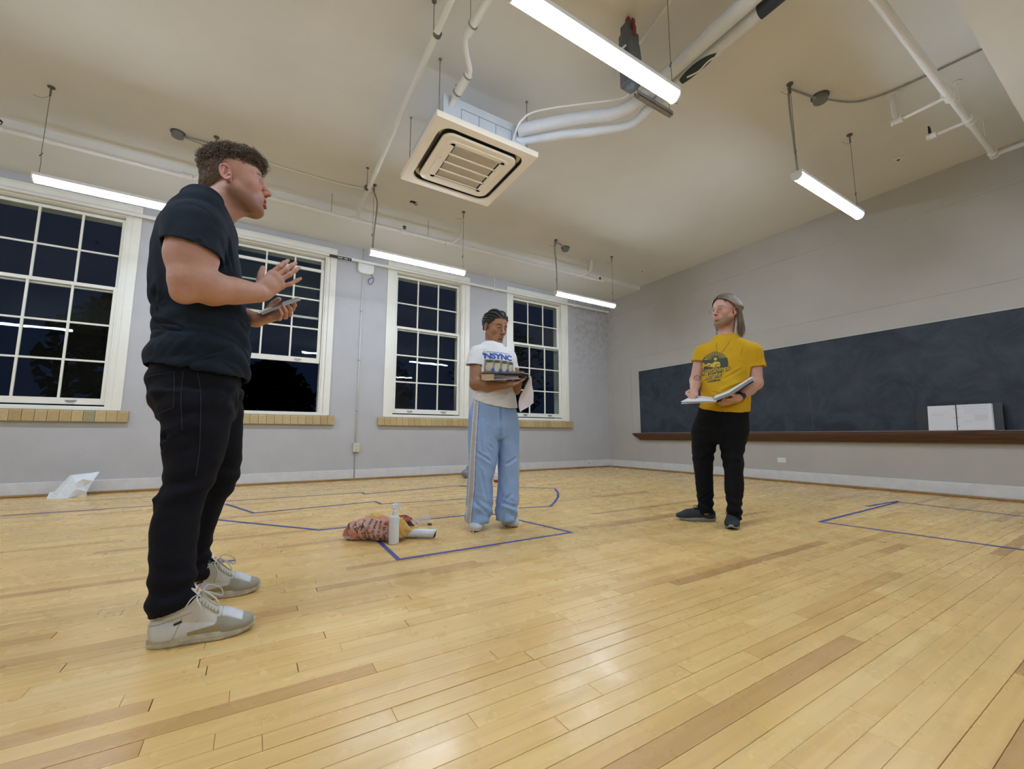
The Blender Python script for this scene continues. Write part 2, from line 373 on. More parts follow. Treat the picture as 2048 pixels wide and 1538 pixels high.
# ---------------------------------------------------------------- windows
def glass_mat():
    m = bpy.data.materials.new('window_glass'); m.use_nodes = True; nt = m.node_tree; N = nt.nodes; Lk = nt.links
    N.remove(N['Principled BSDF']); out = N['Material Output']
    tr = N.new('ShaderNodeBsdfTransparent'); tr.inputs[0].default_value = (0.86, 0.92, 0.89, 1)
    gl = N.new('ShaderNodeBsdfGlossy'); gl.inputs['Roughness'].default_value = 0.006; gl.inputs[0].default_value = (0.9, 1.0, 0.95, 1)
    fr = N.new('ShaderNodeFresnel'); fr.inputs[0].default_value = 1.5
    ml = N.new('ShaderNodeMath'); ml.operation = 'MULTIPLY'; ml.inputs[1].default_value = 0.75; Lk.new(fr.outputs[0], ml.inputs[0])
    n = N.new('ShaderNodeTexNoise'); n.inputs['Scale'].default_value = 3.5; tc = N.new('ShaderNodeTexCoord'); Lk.new(tc.outputs['Object'], n.inputs['Vector'])
    bp = N.new('ShaderNodeBump'); bp.inputs['Strength'].default_value = 0.05; bp.inputs['Distance'].default_value = 0.01; Lk.new(n.outputs['Fac'], bp.inputs['Height']); Lk.new(bp.outputs[0], gl.inputs['Normal'])
    mx = N.new('ShaderNodeMixShader'); Lk.new(ml.outputs[0], mx.inputs[0]); Lk.new(tr.outputs[0], mx.inputs[1]); Lk.new(gl.outputs[0], mx.inputs[2]); Lk.new(mx.outputs[0], out.inputs[0])
    return m
M_glass = glass_mat()
tile_cols = [(0.50, 0.365, 0.175), (0.55, 0.42, 0.215), (0.46, 0.33, 0.155), (0.52, 0.39, 0.20), (0.36, 0.32, 0.19)]
M_tiles = [mat('glazed_tile_%s' % n, c, 0.22, var=0.10, vscale=30, bump=0.05, bscale=90) for n, c in zip(('ochre', 'straw', 'tan', 'sand', 'olive'), tile_cols)]
M_grout = mat('grout', (0.12, 0.10, 0.09), 0.9)
M_handle = mat('brushed_nickel', (0.45, 0.43, 0.40), 0.35, metal=0.9)
RH = (PT-PB)/5
def ring(mb, x0, x1, z0, z1, wl, wr_, wb, wt, y0, y1):
    mb.box((x0-wl, y0, z0-wb), (x0, y1, z1+wt)); mb.box((x1, y0, z0-wb), (x1+wr_, y1, z1+wt))
    mb.box((x0, y0, z1), (x1, y1, z1+wt)); mb.box((x0, y0, z0-wb), (x1, y1, z0))
def sash(parent, xr, rows, ztop, y0, y1, bot, top, handles):
    """rows of three panes hanging down from ztop"""
    x0, x1 = xr-WW, xr; z0 = ztop-rows*RH; st = 0.045
    mb = MB(); ring(mb, x0+st*0.3, x1-st*0.3, z0, ztop, st, st, bot, top, y0, y1)
    o = mb.build('sash', M_trim, parent, bevel=0.003)
    mt = MB(); hw = 0.0115
    for k in (1, 2):
        xm = x0+WW*k/3; mt.box((xm-hw, y0+0.006, z0), (xm+hw, y1-0.006, ztop))
    for k in range(1, rows):
        zm = ztop-k*RH; mt.box((x0, y0+0.008, zm-hw), (x1, y1-0.008, zm+hw))
    mt.build('muntins', M_trim, o, bevel=0.003)
    ym = (y0+y1)/2
    for i in range(3):
        for j in range(rows):
            a = x0+WW*i/3+hw*0.8; b_ = x0+WW*(i+1)/3-hw*0.8; zt = ztop-j*RH-hw*0.5; zb = ztop-(j+1)*RH+hw*0.5
            tl = ry.uniform(-0.0006, 0.0006)
            MB().add([(a, ym+tl, zb), (b_, ym-tl, zb), (b_, ym-tl, zt), (a, ym+tl, zt)], [(0, 1, 2, 3)]).build('pane', M_glass, o)
    if handles:
        for xh in ((x0+x1)/2-0.30, (x0+x1)/2+0.30) if handles == 2 else ((x0+x1)/2+0.30,):
            hb = MB(); zc = z0-bot*0.5
            hb.box((xh-0.05, y0-0.004, zc-0.004), (xh+0.05, y0+0.001, zc+0.012))
            hb.tube(bez((xh-0.038, y0, zc), (xh-0.03, y0-0.035, zc-0.02), (xh+0.03, y0-0.035, zc-0.02), (xh+0.038, y0, zc), 8), 0.005, 6)
            hb.build('lift_handle', M_handle, o)
    return o
def window(n, xr, raised, label_n, handles):
    w_ = empty('window_%d' % n, (0, 0, 0)); tag(w_, kind='structure')
    x0, x1 = xr-WW, xr
    # casing (stepped), head and jamb stops
    zc0 = 0.972
    for (o_, wd, y0, y1) in ((0.105, 0.09, -0.028, 0.012), (0.055, 0.05, -0.012, 0.06), (0.035, 0.02, -0.004, 0.13)):
        mb = MB(); a = x0-o_; b_ = x1+o_; zt = PT+0.03+o_*0.6; 
        wl = wd
        mb.box((a-wl, y0, zc0), (a, y1, zt+wl)); mb.box((b_, y0, zc0), (b_+wl, y1, zt+wl)); mb.box((a, y0, zt), (b_, y1, zt+wl))
        mb.build({0.105: 'casing', 0.055: 'casing_step', 0.035: 'stop_bead'}[o_], M_trim, w_, bevel=0.004)
    MB().box((x0-0.195, -0.034, PT+0.183), (x1+0.195, 0.0, PT+0.205)).build('head_moulding', M_trim, w_, bevel=0.004)
    mb = MB(); mb.box((x0-0.15, -0.03, zc0-0.002), (x1+0.15, 0.16, zc0+0.03)); mb.box((x0-0.075, 0.0, zc0+0.03), (x1+0.075, 0.16, zc0+0.048))
    mb.build('stool', M_trim, w_, bevel=0.004)
    MB().box((x0-0.075, 0.13, PT+0.02), (x1+0.075, 0.30, PT+0.10)).build('head_jamb', M_trim, w_)
    mb = MB(); mb.box((x0-0.08, 0.13, zc0), (x0-0.048, 0.30, PT+0.06)); mb.box((x1+0.048, 0.13, zc0), (x1+0.08, 0.30, PT+0.06)); mb.box((x0-0.08, 0.16, zc0-.02), (x1+0.08, 0.34, zc0+0.02)); mb.build('side_jamb', M_trim, w_)
    sash(w_, xr, 2, PT, 0.088, 0.122, 0.035, 0.035, 0)
    if raised: sash(w_, xr, 3, PT-2*RH+raised, 0.035, 0.072, 0.075, 0.042, handles)
    else: sash(w_, xr, 3, PT-2*RH-0.012, 0.035, 0.072, 0.075, 0.042, handles)
    # row of glazed sill tiles under the window
    sx0, sx1 = x0-0.275, x1+0.275; nt_ = 17; tw = (sx1-sx0)/nt_
    MB().box((sx0+0.004, -0.05, 0.842), (sx1-0.004, 0.01, 0.966)).build('sill_bed', M_grout, w_)
    base = {}
    for k in range(nt_):
        mi = ry.choice([0, 0, 1, 1, 2, 3, 3]) if not (n == 4 and k == 13) else 4
        if mi not in base:
            t = MB(); hw = tw/2-0.0022
            t.prism([(-0.062, 0.0), (-0.062, 0.108), (-0.059, 0.118), (-0.050, 0.127), (-0.036, 0.131), (0.01, 0.131), (0.01, 0.0)], -hw, hw, 0)
            base[mi] = t.mesh('sill_tile'); base[mi].materials.append(M_tiles[mi])
        o = bpy.data.objects.new('sill_tile', base[mi]); C.objects.link(o); o.location = (sx0+tw*(k+0.5), ry.uniform(-0.0012, 0.0012), 0.838); o.parent = w_
    return w_
window(1, WR[0], 0, '', 2); window(2, WR[1], 0, '', 2); window(3, WR[2], 0.71, '', 1); window(4, WR[3], 0, '', 1); window(5, WR[4], 0, '', 2)

# ================================================================ LAMPS
M_led = mat('led_diffuser', (0.9, 0.9, 0.92), 0.5, emit=((0.80, 0.94, 1.12), LAMP))
M_house = mat('lamp_housing', (0.80, 0.80, 0.80), 0.35)
M_cable = mat('steel_cable', (0.16, 0.15, 0.14), 0.5, metal=0.5)
M_flex = mat('grey_flex_conduit', (0.33, 0.31, 0.28), 0.5, metal=0.3, var=0.15, vscale=60)
M_box = mat('grey_junction_box', (0.23, 0.23, 0.24), 0.5, metal=0.4)
def lamp(x0, y, label, feed=None, ends=(1, 1), box=None, tail=None):
    L = 1.275; z = 2.90; r = empty('linear_ceiling_lamp', (x0, y, z)); tag(r, label, 'lamp', 'hanging tube lamps')
    prof = [(-0.034, 0.0)]+[(-0.042*math.cos(a), -0.046*math.sin(a)) for a in np.linspace(0.12, PI-0.12, 9)]+[(0.034, 0.0)]
    MB().prism(prof, 0.012, L-0.012, 0).build('diffuser', M_led, r, smooth=True, auto=0.6)
    MB().box((0.0, -0.047, 0.001), (L, 0.047, 0.030)).build('housing', M_house, r, bevel=0.003)
    mb = MB()
    for xx in (0.0, L-0.012): mb.prism([(p[0]*1.10, p[1]*1.06) for p in prof], xx, xx+0.012, 0)
    mb.build('end_cap', M_house, r)
    for i, xx in enumerate((0.03, L-0.03)):
        if not ends[i]: continue
        mb = MB(); mb.tube([(xx, 0, 0.02), (xx+0.004, 0, 0.14), (xx-0.002, 0, 0.22)], 0.0022, 5); mb.tube([(xx-0.002, 0, 0.21), (xx, 0, H-z-0.012)], 0.0022, 5)
        mb.tube([(xx-0.012, 0, 0.20), (xx+0.006, 0.0, 0.235)], 0.005, 6)
        mb.lathe([(0.0, 0), (0.026, 0), (0.026, 0.008), (0, 0.008)], 14, (xx, 0, H-z-0.009)); mb.tube([(xx, 0, H-z-0.09), (xx, 0, H-z)], 0.007, 6)
        mb.tube(bez((xx, 0, H-z-0.08), (xx-0.02, 0, H-z-0.13), (xx-0.08, 0.02, H-z-0.13), (xx-0.11, 0.03, H-z-0.10), 6), 0.0018, 4)
        mb.build('suspension_cable', M_cable, r)
    if feed:
        mb = MB(); mb.tube(smooth_path([(p[0]-x0, p[1]-y, p[2]-z) for p in feed], 8), 0.009, 8); mb.build('feed_conduit', M_flex, r, smooth=True)
    return r
lamp(-8.49, -1.80, 'bright tube lamp running behind the shoulder of the man in black')
lamp(-5.66, -1.80, 'bright tube lamp above the window between the man and the woman', feed=[(-5.62, -1.80, 2.92), (-5.61, -1.80, 3.2), (-5.585, -1.78, 3.55), (-5.63, -1.72, 3.765)])
lamp(-2.83, -1.80, 'small far tube lamp nearest the corner above the last window', feed=[(-2.79, -1.80, 2.92), (-2.79, -1.79, 3.3), (-2.815, -1.78, 3.6), (-2.80, -1.77, 3.765)])
lamp(-5.755, -5.27, 'largest tube lamp crossing below the ceiling beside the air conditioner')
lamp(-2.885, -5.27, 'tube lamp hanging in front of the chalkboard wall on a flexible conduit', feed=[(-2.85, -5.27, 2.92), (-2.85, -5.26, 3.2), (-2.875, -5.26, 3.55), (-2.84, -5.25, 3.755)])
for x_, y_, l_ in ((-8.62, -5.27, 'tube lamp beyond the picture above the head of the man in black'), (-11.4, -5.27, 'farthest tube lamp of the middle row near the side wall'), (-11.35, -1.80, 'tube lamp of the window row beyond the first window'), (-2.885, -8.75, 'tube lamp past the beam on the chalkboard side'), (-5.755, -8.75, 'tube lamp past the beam behind the camera'), (-8.62, -8.75, 'tube lamp past the beam on the side wall side')):
    lamp(x_, y_, l_)

def conduit_box(name, label, c, r, h, tubes, mt=M_box):
    o = empty(name, c); tag(o, label, 'junction box')
    MB().lathe([(0, 0), (r*0.97, 0), (r, 0.004), (r, h-0.004), (r*0.8, h)], 20, (0, 0, -h)).build('box_body', mt, o, smooth=True, auto=0.5)
    MB().lathe([(0, 0), (r*1.25, 0), (r*1.25, 0.008), (0, 0.008)], 20, (0, 0, -0.008)).build('mounting_plate', M_cable, o)
    for t in tubes:
        MB().tube(smooth_path([(p[0]-c[0], p[1]-c[1], p[2]-c[2]) for p in t[0]], 8), t[1], 7).build('conduit', t[2], o, smooth=True)
    return o
conduit_box('junction_box', 'round grey junction box with two cables above the curly haired man', (-7.58, -1.67, H), 0.052, 0.05,
            [([(-7.55, -1.665, H-0.02), (-7.4, -1.66, H-0.012), (-7.2, -1.68, H-0.02), (-7.13, -1.74, H-0.10)], 0.007, M_flex),
             ([(-7.55, -1.67, H-0.03), (-7.35, -1.70, H-0.07), (-7.2, -1.72, H-0.09)], 0.006, M_flex),
             ([(-7.16, -1.68, H-0.012), (-6.9, -1.62, H-0.012), (-6.0, -1.62, H-0.012), (-5.64, -1.70, H-0.012)], 0.009, M_pipe)])
conduit_box('junction_box', 'round grey junction box near the corner above the far tube lamp', (-2.50, -1.66, H), 0.058, 0.055,
            [([(-2.52, -1.68, H-0.03), (-2.65, -1.73, H-0.02), (-2.80, -1.77, H-0.015)], 0.008, M_flex)])
conduit_box('junction_box', 'dark round junction box on the ceiling in front of the chalkboard wall', (-2.47, -5.345, H), 0.058, 0.055,
            [([(-2.50, -5.34, H-0.04), (-2.65, -5.29, H-0.02), (-2.83, -5.25, H-0.02)], 0.009, M_flex),
             ([(-2.43, -5.37, H-0.03), (-2.2, -5.45, H-0.014), (-2.07, -5.56, H-0.014), (-1.98, -5.80, H-0.014), (-1.90, -6.34, H-0.014)], 0.0075, M_steel)])

# ================================================================ PIPES
M_dark = mat('dark_metal', (0.05, 0.045, 0.04), 0.5, metal=0.5)
def pipe_fit(mb, p, ax, r, l=0.09):
    p = Vector(p); ax = Vector(ax).normalized(); mb.tube([p-ax*l/2, p+ax*l/2], r*1.38, 12)
    for s_ in (-1, 1): mb.tube([p+ax*(l/2-0.012)*s_, p+ax*(l/2+0.004)*s_], r*1.55, 12)
def riser(mb, x, y, z, r=0.018, flange=True):
    mb.tube([(x, y, z), (x, y, H)], r, 10)
    if flange: mb.lathe([(0, 0), (0.05, 0.0), (0.05, 0.008), (0, 0.012)], 18, (x, y, (HS if y > YS else H)-0.012))
# sprinkler line along the windows
sp = tag(empty('sprinkler_pipe', (-5.76, -1.32, 3.5)), 'white sprinkler pipe running above the windows under the ceiling', 'pipe')
def rel(o, pts): return [tuple(Vector(p)-o.location) for p in pts]
mb = MB(); mb.tube(rel(sp, [(-8.95, -1.32, 3.5), (-5.76, -1.32, 3.5)]), 0.023, 14); mb.tube(rel(sp, [(-5.76, -1.32, 3.5), (-4.46, -1.34, 3.5)]), 0.026, 14); mb.tube(rel(sp, [(-4.46, -1.34, 3.5), (-1.38, -1.38, 3.5)]), 0.019, 14)
mb.build('pipe_run', M_pipe, sp, smooth=True, auto=0.7)
mb = MB()
for p, r in (((-8.92, -1.32, 3.5), .024), ((-7.52, -1.33, 3.5), .024), ((-5.76, -1.32, 3.5), .028), ((-5.10, -1.33, 3.5), .025), ((-4.44, -1.34, 3.5), .025), ((-2.0, -1.37, 3.5), .02)):
    pipe_fit(mb, Vector(p)-sp.location, (1, 0, 0), r)
mb.tube(rel(sp, smooth_path([(-7.45, -1.33, 3.5), (-7.40, -1.40, 3.52), (-7.36, -1.46, 3.60), (-7.36, -1.46, H)], 5)), 0.02, 10)
mb.tube(rel(sp, smooth_path([(-4.42, -1.34, 3.5), (-4.36, -1.42, 3.52), (-4.30, -1.48, 3.60), (-4.30, -1.48, H)], 5)), 0.018, 10)
mb.tube(rel(sp, smooth_path([(-2.0, -1.37, 3.5), (-1.90, -1.42, 3.51), (-1.80, -1.50, 3.60), (-1.79, -1.51, H)], 5)), 0.018, 10)
for p in ((-7.36, -1.46), (-4.30, -1.48), (-1.79, -1.51)): mb.lathe([(0, 0), (0.05, 0), (0.05, 0.008), (0, 0.012)], 18, (p[0]+5.76, p[1]+1.32, H-3.512))
mb.build('fitting', M_pipe, sp, smooth=True, auto=0.7)
mb = MB()
for x_ in (-8.92, -5.10, -1.42):
    mb.tube([(x_+5.76, -0.01, 0.02), (x_+5.76, -0.01, 0.075)], 0.010, 8); mb.lathe([(0, 0), (0.022, 0), (0.022, 0.004), (0, 0.004)], 12, (x_+5.76, -0.01, 0.078)); mb.tube([(x_+5.745, -0.01, 0.04), (x_+5.735, -0.01, 0.075)], 0.004, 6); mb.tube([(x_+5.775, -0.01, 0.04), (x_+5.785, -0.01, 0.075)], 0.004, 6)
mb.build('sprinkler_head', M_dark, sp)
mb = MB()
for x_ in (-6.05, -4.75, -1.7): mb.tube([(x_+5.76, 0, 0.0), (x_+5.76, 0, H-3.5)], 0.003, 5)
mb.build('hanger_rod', M_cable, sp)
# branch crossing the ceiling
sp2 = tag(empty('branch_pipe', (-5.78, -3.5, 3.51)), 'long slanting white branch pipe crossing the ceiling beside the air conditioner', 'pipe')
MB().tube(rel(sp2, [(-5.745, -1.27, 3.525), (-5.775, -3.5, 3.525), (-5.815, -6.34, 3.525)]), 0.025, 14).build('pipe_run', M_pipe, sp2, smooth=True, auto=0.7)
mb = MB()
for y_ in (-2.1, -4.30, -4.75): mb.tube([(-0.028 if y_ == -4.30 else 0, y_+3.5, 0), (-0.028 if y_ == -4.30 else 0, y_+3.5, H-3.51)], 0.003, 5); mb.lathe([(0, 0), (0.018, 0), (0.018, 0.006)], 10, (-0.028 if y_ == -4.30 else 0, y_+3.5, H-3.51-0.008)); mb.tube([(0, y_+3.485, 0.015), (0, y_+3.515, 0.015)], 0.031, 12)
mb.build('hanger_rod', M_cable, sp2)
# pipe by the beam
sp3 = tag(empty('sprinkler_pipe', (-2.0, -6.04, 3.5)), 'white sprinkler pipe beside the beam in front of the chalkboard wall', 'pipe')
mb = MB(); mb.tube(rel(sp3, [(-6.5, -6.04, 3.5), (-1.95, -6.045, 3.5)]), 0.030, 14); mb.tube(rel(sp3, [(-1.95, -6.045, 3.5), (-0.50, -6.05, 3.5)]), 0.024, 14)
mb.tube(rel(sp3, [(-1.93, -6.05, 3.5), (-1.93, -5.70, 3.5)]), 0.018, 12); mb.tube(rel(sp3, [(-1.38, -6.05, 3.5), (-1.40, -5.80, 3.5)]), 0.017, 12); mb.tube(rel(sp3, [(-0.50, -6.05, 3.5), (-0.44, -6.34, 3.52)]), 0.022, 12)
mb.tube(rel(sp3, [(-1.93, -5.70, 3.5), (-1.93, -5.70, H)]), 0.021, 12)
mb.build('pipe_run', M_pipe, sp3, smooth=True, auto=0.7)
mb = MB(); o3 = sp3.location
pipe_fit(mb, Vector((-1.93, -6.045, 3.5))-o3, (1, 0, 0), .027, .10); pipe_fit(mb, Vector((-1.38, -6.05, 3.5))-o3, (1, 0, 0), .024, .09); pipe_fit(mb, Vector((-0.52, -6.05, 3.5))-o3, (1, 0, 0), .024, .09)
pipe_fit(mb, Vector((-1.93, -5.71, 3.5))-o3, (0, 1, 0), .021, .07); pipe_fit(mb, Vector((-1.40, -5.81, 3.5))-o3, (0, 1, 0), .021, .06)
mb.lathe([(0, 0), (0.055, 0), (0.055, 0.008), (0, 0.014)], 20, (0.07, 0.34, H-3.514))
mb.build('fitting', M_pipe, sp3, smooth=True, auto=0.7)
mb = MB(); mb.tube([(0.60, 0.24, 0.02), (0.60, 0.24, 0.08)], 0.011, 8); mb.box((0.58, 0.235, 0.05), (0.588, 0.245, 0.10)); mb.box((0.612, 0.235, 0.05), (0.62, 0.245, 0.10)); mb.box((0.58, 0.235, 0.095), (0.62, 0.245, 0.10)); mb.build('sprinkler_head', M_dark, sp3)
mb = MB()
for x_ in (-3.6, -1.62, -0.78): mb.tube([(x_+2.0, -0.01, 0.0), (x_+2.0, -0.01, H-3.5)], 0.004, 5); mb.lathe([(0, 0), (0.03, 0), (0.03, 0.006)], 12, (x_+2.0, -0.01, H-3.5-0.007))
mb.build('hanger_rod', M_pipe, sp3)
# thin white riser high up, crossing behind the big lamp
sp4 = tag(empty('thin_pipe', (-4.55, -5.0, 3.6)), 'thin white pipe slanting up behind the big lamp end', 'pipe')
MB().tube(rel(sp4, [(-4.28, -4.55, 3.72), (-4.38, -5.05, 3.70), (-4.50, -5.62, 3.70), (-4.62, -6.34, 3.70)]), 0.012, 10).build('pipe_run', M_pipe, sp4, smooth=True)
# ceiling discs
for nm, lb, p, r, m_ in (('ceiling_disc', 'round beige cap on the ceiling left of the sprinkler by the beam', (-0.71, -5.39), 0.055, M_ceil), ('ceiling_disc', 'small round cap on the ceiling near the far corner', (-0.652, -1.653), 0.045, M_ceil)):
    o = empty(nm, (p[0], p[1], H)); tag(o, lb, 'ceiling cap')
    MB().lathe([(0, -0.012), (r*0.55, -0.012), (r, -0.006), (r, 0.002)], 22).build('disc', m_, o, smooth=True, auto=.6); MB().lathe([(0, -0.02), (0.012, -0.018), (0.014, -0.01)], 10).build('stud', M_dark, o)
o = empty('ceiling_hole', (-5.092, -1.676, H)); tag(o, 'dark broken hole in the ceiling left of the air conditioner', 'ceiling hole')
hb = MB(); rr_ = random.Random(3); ring_ = [(0.045*math.cos(a)*(0.7+0.5*rr_.random()), 0.03*math.sin(a)*(0.7+0.5*rr_.random())) for a in np.linspace(0, 2*PI, 15)[:-1]]
hb.prism(ring_, -0.004, 0.002, 2); hb.build('ragged_opening', M_black, o)
hb = MB(); hb.tube([(0.0, 0, 0), (0.03, 0.01, -0.03), (0.06, 0.0, -0.02)], 0.005, 5); hb.tube([(-0.02, 0, 0), (-0.05, 0.01, -0.02)], 0.004, 5); hb.build('wire_stub', M_dark, o)

# ================================================================ LONG ROD over the windows
rod = tag(empty('window_rod', (-6.0, -0.15, 3.425)), 'long white rod fixed across the tops of all the windows', 'rod')
MB().tube([(XL+6.0+.01, 0, 0), (5.93, 0, 0.012)], 0.024, 14).build('tube', M_pipe, rod, smooth=True, auto=.7)
M_lbl = mat('label_grey', (0.45, 0.45, 0.45), 0.6)
mb = MB(); mb.tube([(0.10, 0, 0.0002), (0.42, 0, 0.0008)], 0.0255, 16, cap=False); sl = mb.build('sleeve_label', M_black, rod, smooth=True)
mb = MB()
for k, (a, b_) in enumerate(((0.22, 0.235), (0.238, 0.25), (0.254, 0.27), (0.273, 0.288), (0.315, 0.328), (0.332, 0.345), (0.349, 0.362), (0.385, 0.398))): mb.obox(((a+b_)/2, -0.0225, -0.0135), ((b_-a)/2, 0, 0), (0, -.001, .0006), (0, 0.0045 if k < 7 else 0.003, -0.0075))
mb.build('printed_mark', M_lbl, sl)
mb = MB()
for x_ in (-10.2, -7.88, -4.36+0.6, -1.05, -3.0): mb.tube([(x_+6, 0.15, 0.0), (x_+6, 0.0, 0.0)], 0.006, 6); mb.tube([(x_+6, 0, 0), (x_+6, 0, HS-3.425)], 0.006, 6); mb.tube([(x_+5.975, 0, 0.0005), (x_+6.025, 0, 0.0005)], 0.029, 12)
mb.build('rod_bracket', M_pipe, rod, smooth=True, auto=.7)

# white equipment box, its cable and the conduit down to the socket
eq = tag(empty('wall_box', (-5.335, 0.0, 3.36)), 'white rounded box on the window wall with a violet cable loop under it', 'box')
mb = MB(); mb.prism([(-0.125, 0.12), (-0.125, -0.03), (-0.11, -0.07), (-0.07, -0.09), (0.07, -0.09), (0.11, -0.07), (0.125, -0.03), (0.125, 0.12)], -0.09, 0.0, 1); mb.build('shell', M_white, eq, bevel=0.012)
M_violet = mat('violet_cable', (0.10, 0.09, 0.30), 0.5)
MB().tube(smooth_path([(0.09, -0.05, -0.08), (0.13, -0.06, -0.15), (0.10, -0.05, -0.24), (0.05, -0.05, -0.22), (0.06, -0.05, -0.16), (0.11, -0.05, -0.13)], 6), 0.006, 6).build('cable_loop', M_violet, eq, smooth=True)
cd = tag(empty('wall_conduit', (-5.36, 0.0, 0.55)), 'thin white conduit running down the window wall from the box to the outlet', 'conduit')
MB().tube([(-0.008, -0.014, 0.0), (-0.008, -0.014, HS-0.55)], 0.0085, 8).build('tube', M_pipe, cd, smooth=True)
mb = MB()
for z_ in (0.5, 1.3, 2.1): mb.box((-0.03, -0.006, z_), (0.014, 0, z_+0.012)); mb.tube([(-0.008, -0.014, z_), (-0.008, -0.014, z_+0.012)], 0.012, 8)
mb.build('clip', M_steel, cd)
M_ivory = mat('ivory_plastic', (0.62, 0.58, 0.42), 0.4)
ot = tag(empty('outlet_box', (-5.357, 0.0, 0.49)), 'small ivory outlet box below the white conduit between two windows', 'outlet')
MB().box((-0.048, -0.045, -0.068), (0.048, 0, 0.068)).build('box', M_ivory, ot, bevel=0.006)
mb = MB()
for z_ in (0.026, -0.026): mb.box((-0.016, -0.0475, z_-0.014), (0.016, -0.044, z_+0.014))
mb.build('socket', M_ivory, ot, bevel=.002)
mb = MB()
for z_ in (0.026, -0.026):
    for x_ in (-0.007, 0.007): mb.box((x_-0.0015, -0.0485, z_-0.006), (x_+0.0015, -0.047, z_+0.006))
    mb.box((-0.002, -0.0485, z_-0.012), (0.002, -0.047, z_-0.009))
mb.build('slot', M_black, ot)
MB().tube([(-0.012, -0.012, -0.068), (-0.016, -0.012, -0.22), (-0.014, -0.024, -0.33), (-0.014, -0.026, -0.488)], 0.005, 6).build('lead', M_steel, ot)
ot2 = tag(empty('outlet_plate', (0.0, -3.56, 0.312)), 'white horizontal outlet plate low on the board wall behind the man in yellow', 'outlet')
MB().box((-0.006, -0.058, -0.036), (0, 0.058, 0.036)).build('plate', M_white, ot2, bevel=0.002)
mb = MB()
for y_ in (-0.02, 0.02): mb.box((-0.0085, y_-0.015, -0.013), (-0.005, y_+0.015, 0.013))
mb.build('socket', M_white, ot2, bevel=.001)
mb = MB()
for y_ in (-0.02, 0.02):
    for z_ in (-0.006, 0.006): mb.box((-0.0095, y_-0.005, z_-0.001), (-0.008, y_+0.005, z_+0.001))
mb.build('slot', M_black, ot2)
pm = tag(empty('wall_plug', (-1.1, -0.022, 0.085)), 'tiny dark plug in the baseboard near the corner', 'plug'); pm.location = (-0.62, -0.022, 0.10)
MB().lathe([(0, 0), (0.012, 0), (0.010, 0.006), (0, 0.006)], 10, (0, 0, 0), (0, -1, 0)).build('stub', M_dark, pm)

# ================================================================ CHALKBOARD
def board_mat():
    m = mat('slate', (0.030, 0.036, 0.043), 0.55, spec=0.35); nt = m.node_tree; N = nt.nodes; Lk = nt.links; b = N['Principled BSDF']
    g = N.new('ShaderNodeNewGeometry')
    n = N.new('ShaderNodeTexNoise'); n.inputs['Scale'].default_value = 3.0; n.inputs['Detail'].default_value = 8; n.inputs['Roughness'].default_value = 0.65; n.inputs['Distortion'].default_value = 0.8; Lk.new(g.outputs['Position'], n.inputs['Vector'])
    cr = N.new('ShaderNodeValToRGB'); cr.color_ramp.elements[0].position = 0.35; cr.color_ramp.elements[0].color = (0.019, 0.027, 0.040, 1); cr.color_ramp.elements[1].position = 0.78; cr.color_ramp.elements[1].color = (0.060, 0.074, 0.098, 1)
    Lk.new(n.outputs['Fac'], cr.inputs[0]); Lk.new(cr.outputs[0], b.inputs['Base Color'])
    return m
M_slate = board_mat(); M_chalk = mat('chalk', (0.42, 0.42, 0.40), 0.95); M_faint = mat('faint_chalk', (0.15, 0.16, 0.17), 0.95)
M_twood = mat('dark_stained_wood', (0.085, 0.032, 0.014), 0.35, var=0.45, vscale=14, stretch=(3, 0.25, 5), coat=0.3)
M_alu = mat('board_edge_paint', (0.52, 0.53, 0.50), 0.5)
bd = tag(empty('chalkboard', (0, -3.6, 0.73)), 'long dark slate chalkboard with faint chalk smudges along the wall', 'chalkboard')
for a, b_ in ((-0.914, -3.9985), (-4.0, -6.34)): MB().box((-0.012, b_+3.6, 0.0), (0, a+3.6, 1.26)).build('slate_panel', M_slate, bd, bevel=0.001)
mb = MB(); mb.box((-0.018, 2.686, 0), (0.001, 2.702, 1.27)); mb.box((-0.018, -2.74, 1.26), (0.001, 2.702, 1.272)); mb.build('frame', M_alu, bd)
mb = MB(); mb.tube([(-0.0122, -0.385, 1.18), (-0.0122, -0.398, 0.6), (-0.0122, -0.412, 0.02)], 0.0016, 4)
mb.tube([(-0.0125, -2.15, 0.95), (-0.0125, -2.2, 0.86), (-0.0125, -2.17, 0.80)], 0.0009, 4)
mb.tube(smooth_path([(-0.0125, 1.35, 0.93), (-0.0125, 1.2, 0.98), (-0.0125, 1.05, 0.95), (-0.0125, 0.95, 0.88)], 5), 0.0015, 4)
mb.build('chalk_line', M_faint, bd)
tr = tag(empty('chalk_tray', (0, -3.6, 0.60)), 'dark brown moulded wooden chalk tray under the chalkboard', 'shelf')
mb = MB(); prof = [(-0.001, -0.012), (-0.05, -0.012), (-0.058, 0.0), (-0.075, 0.025), (-0.098, 0.048), (-0.112, 0.068), (-0.118, 0.085), (-0.128, 0.092), (-0.128, 0.122), (-0.12, 0.126), (-0.001, 0.126)]
# moulded front: profile (x, z) swept along y, mitred at the near-corner end
n = len(prof); vs = []
for (p, q) in prof: vs.append((p, 2.60-(-0.0)+(-p)*1.75*0+(0.0 if p > -0.001 else (-p)*1.6), q))
for (p, q) in prof: vs.append((p, -2.74, q))
mb.add(vs, [tuple(range(n)), tuple(range(n, 2*n))[::-1]]+[(i, (i+1) % n, n+(i+1) % n, n+i) for i in range(n)])
mb.build('moulding', M_twood, tr)
MB().box((-0.118, -2.74, 0.1265), (-0.013, 2.62, 0.130)).build('dusty_ledge', M_chalk, tr)

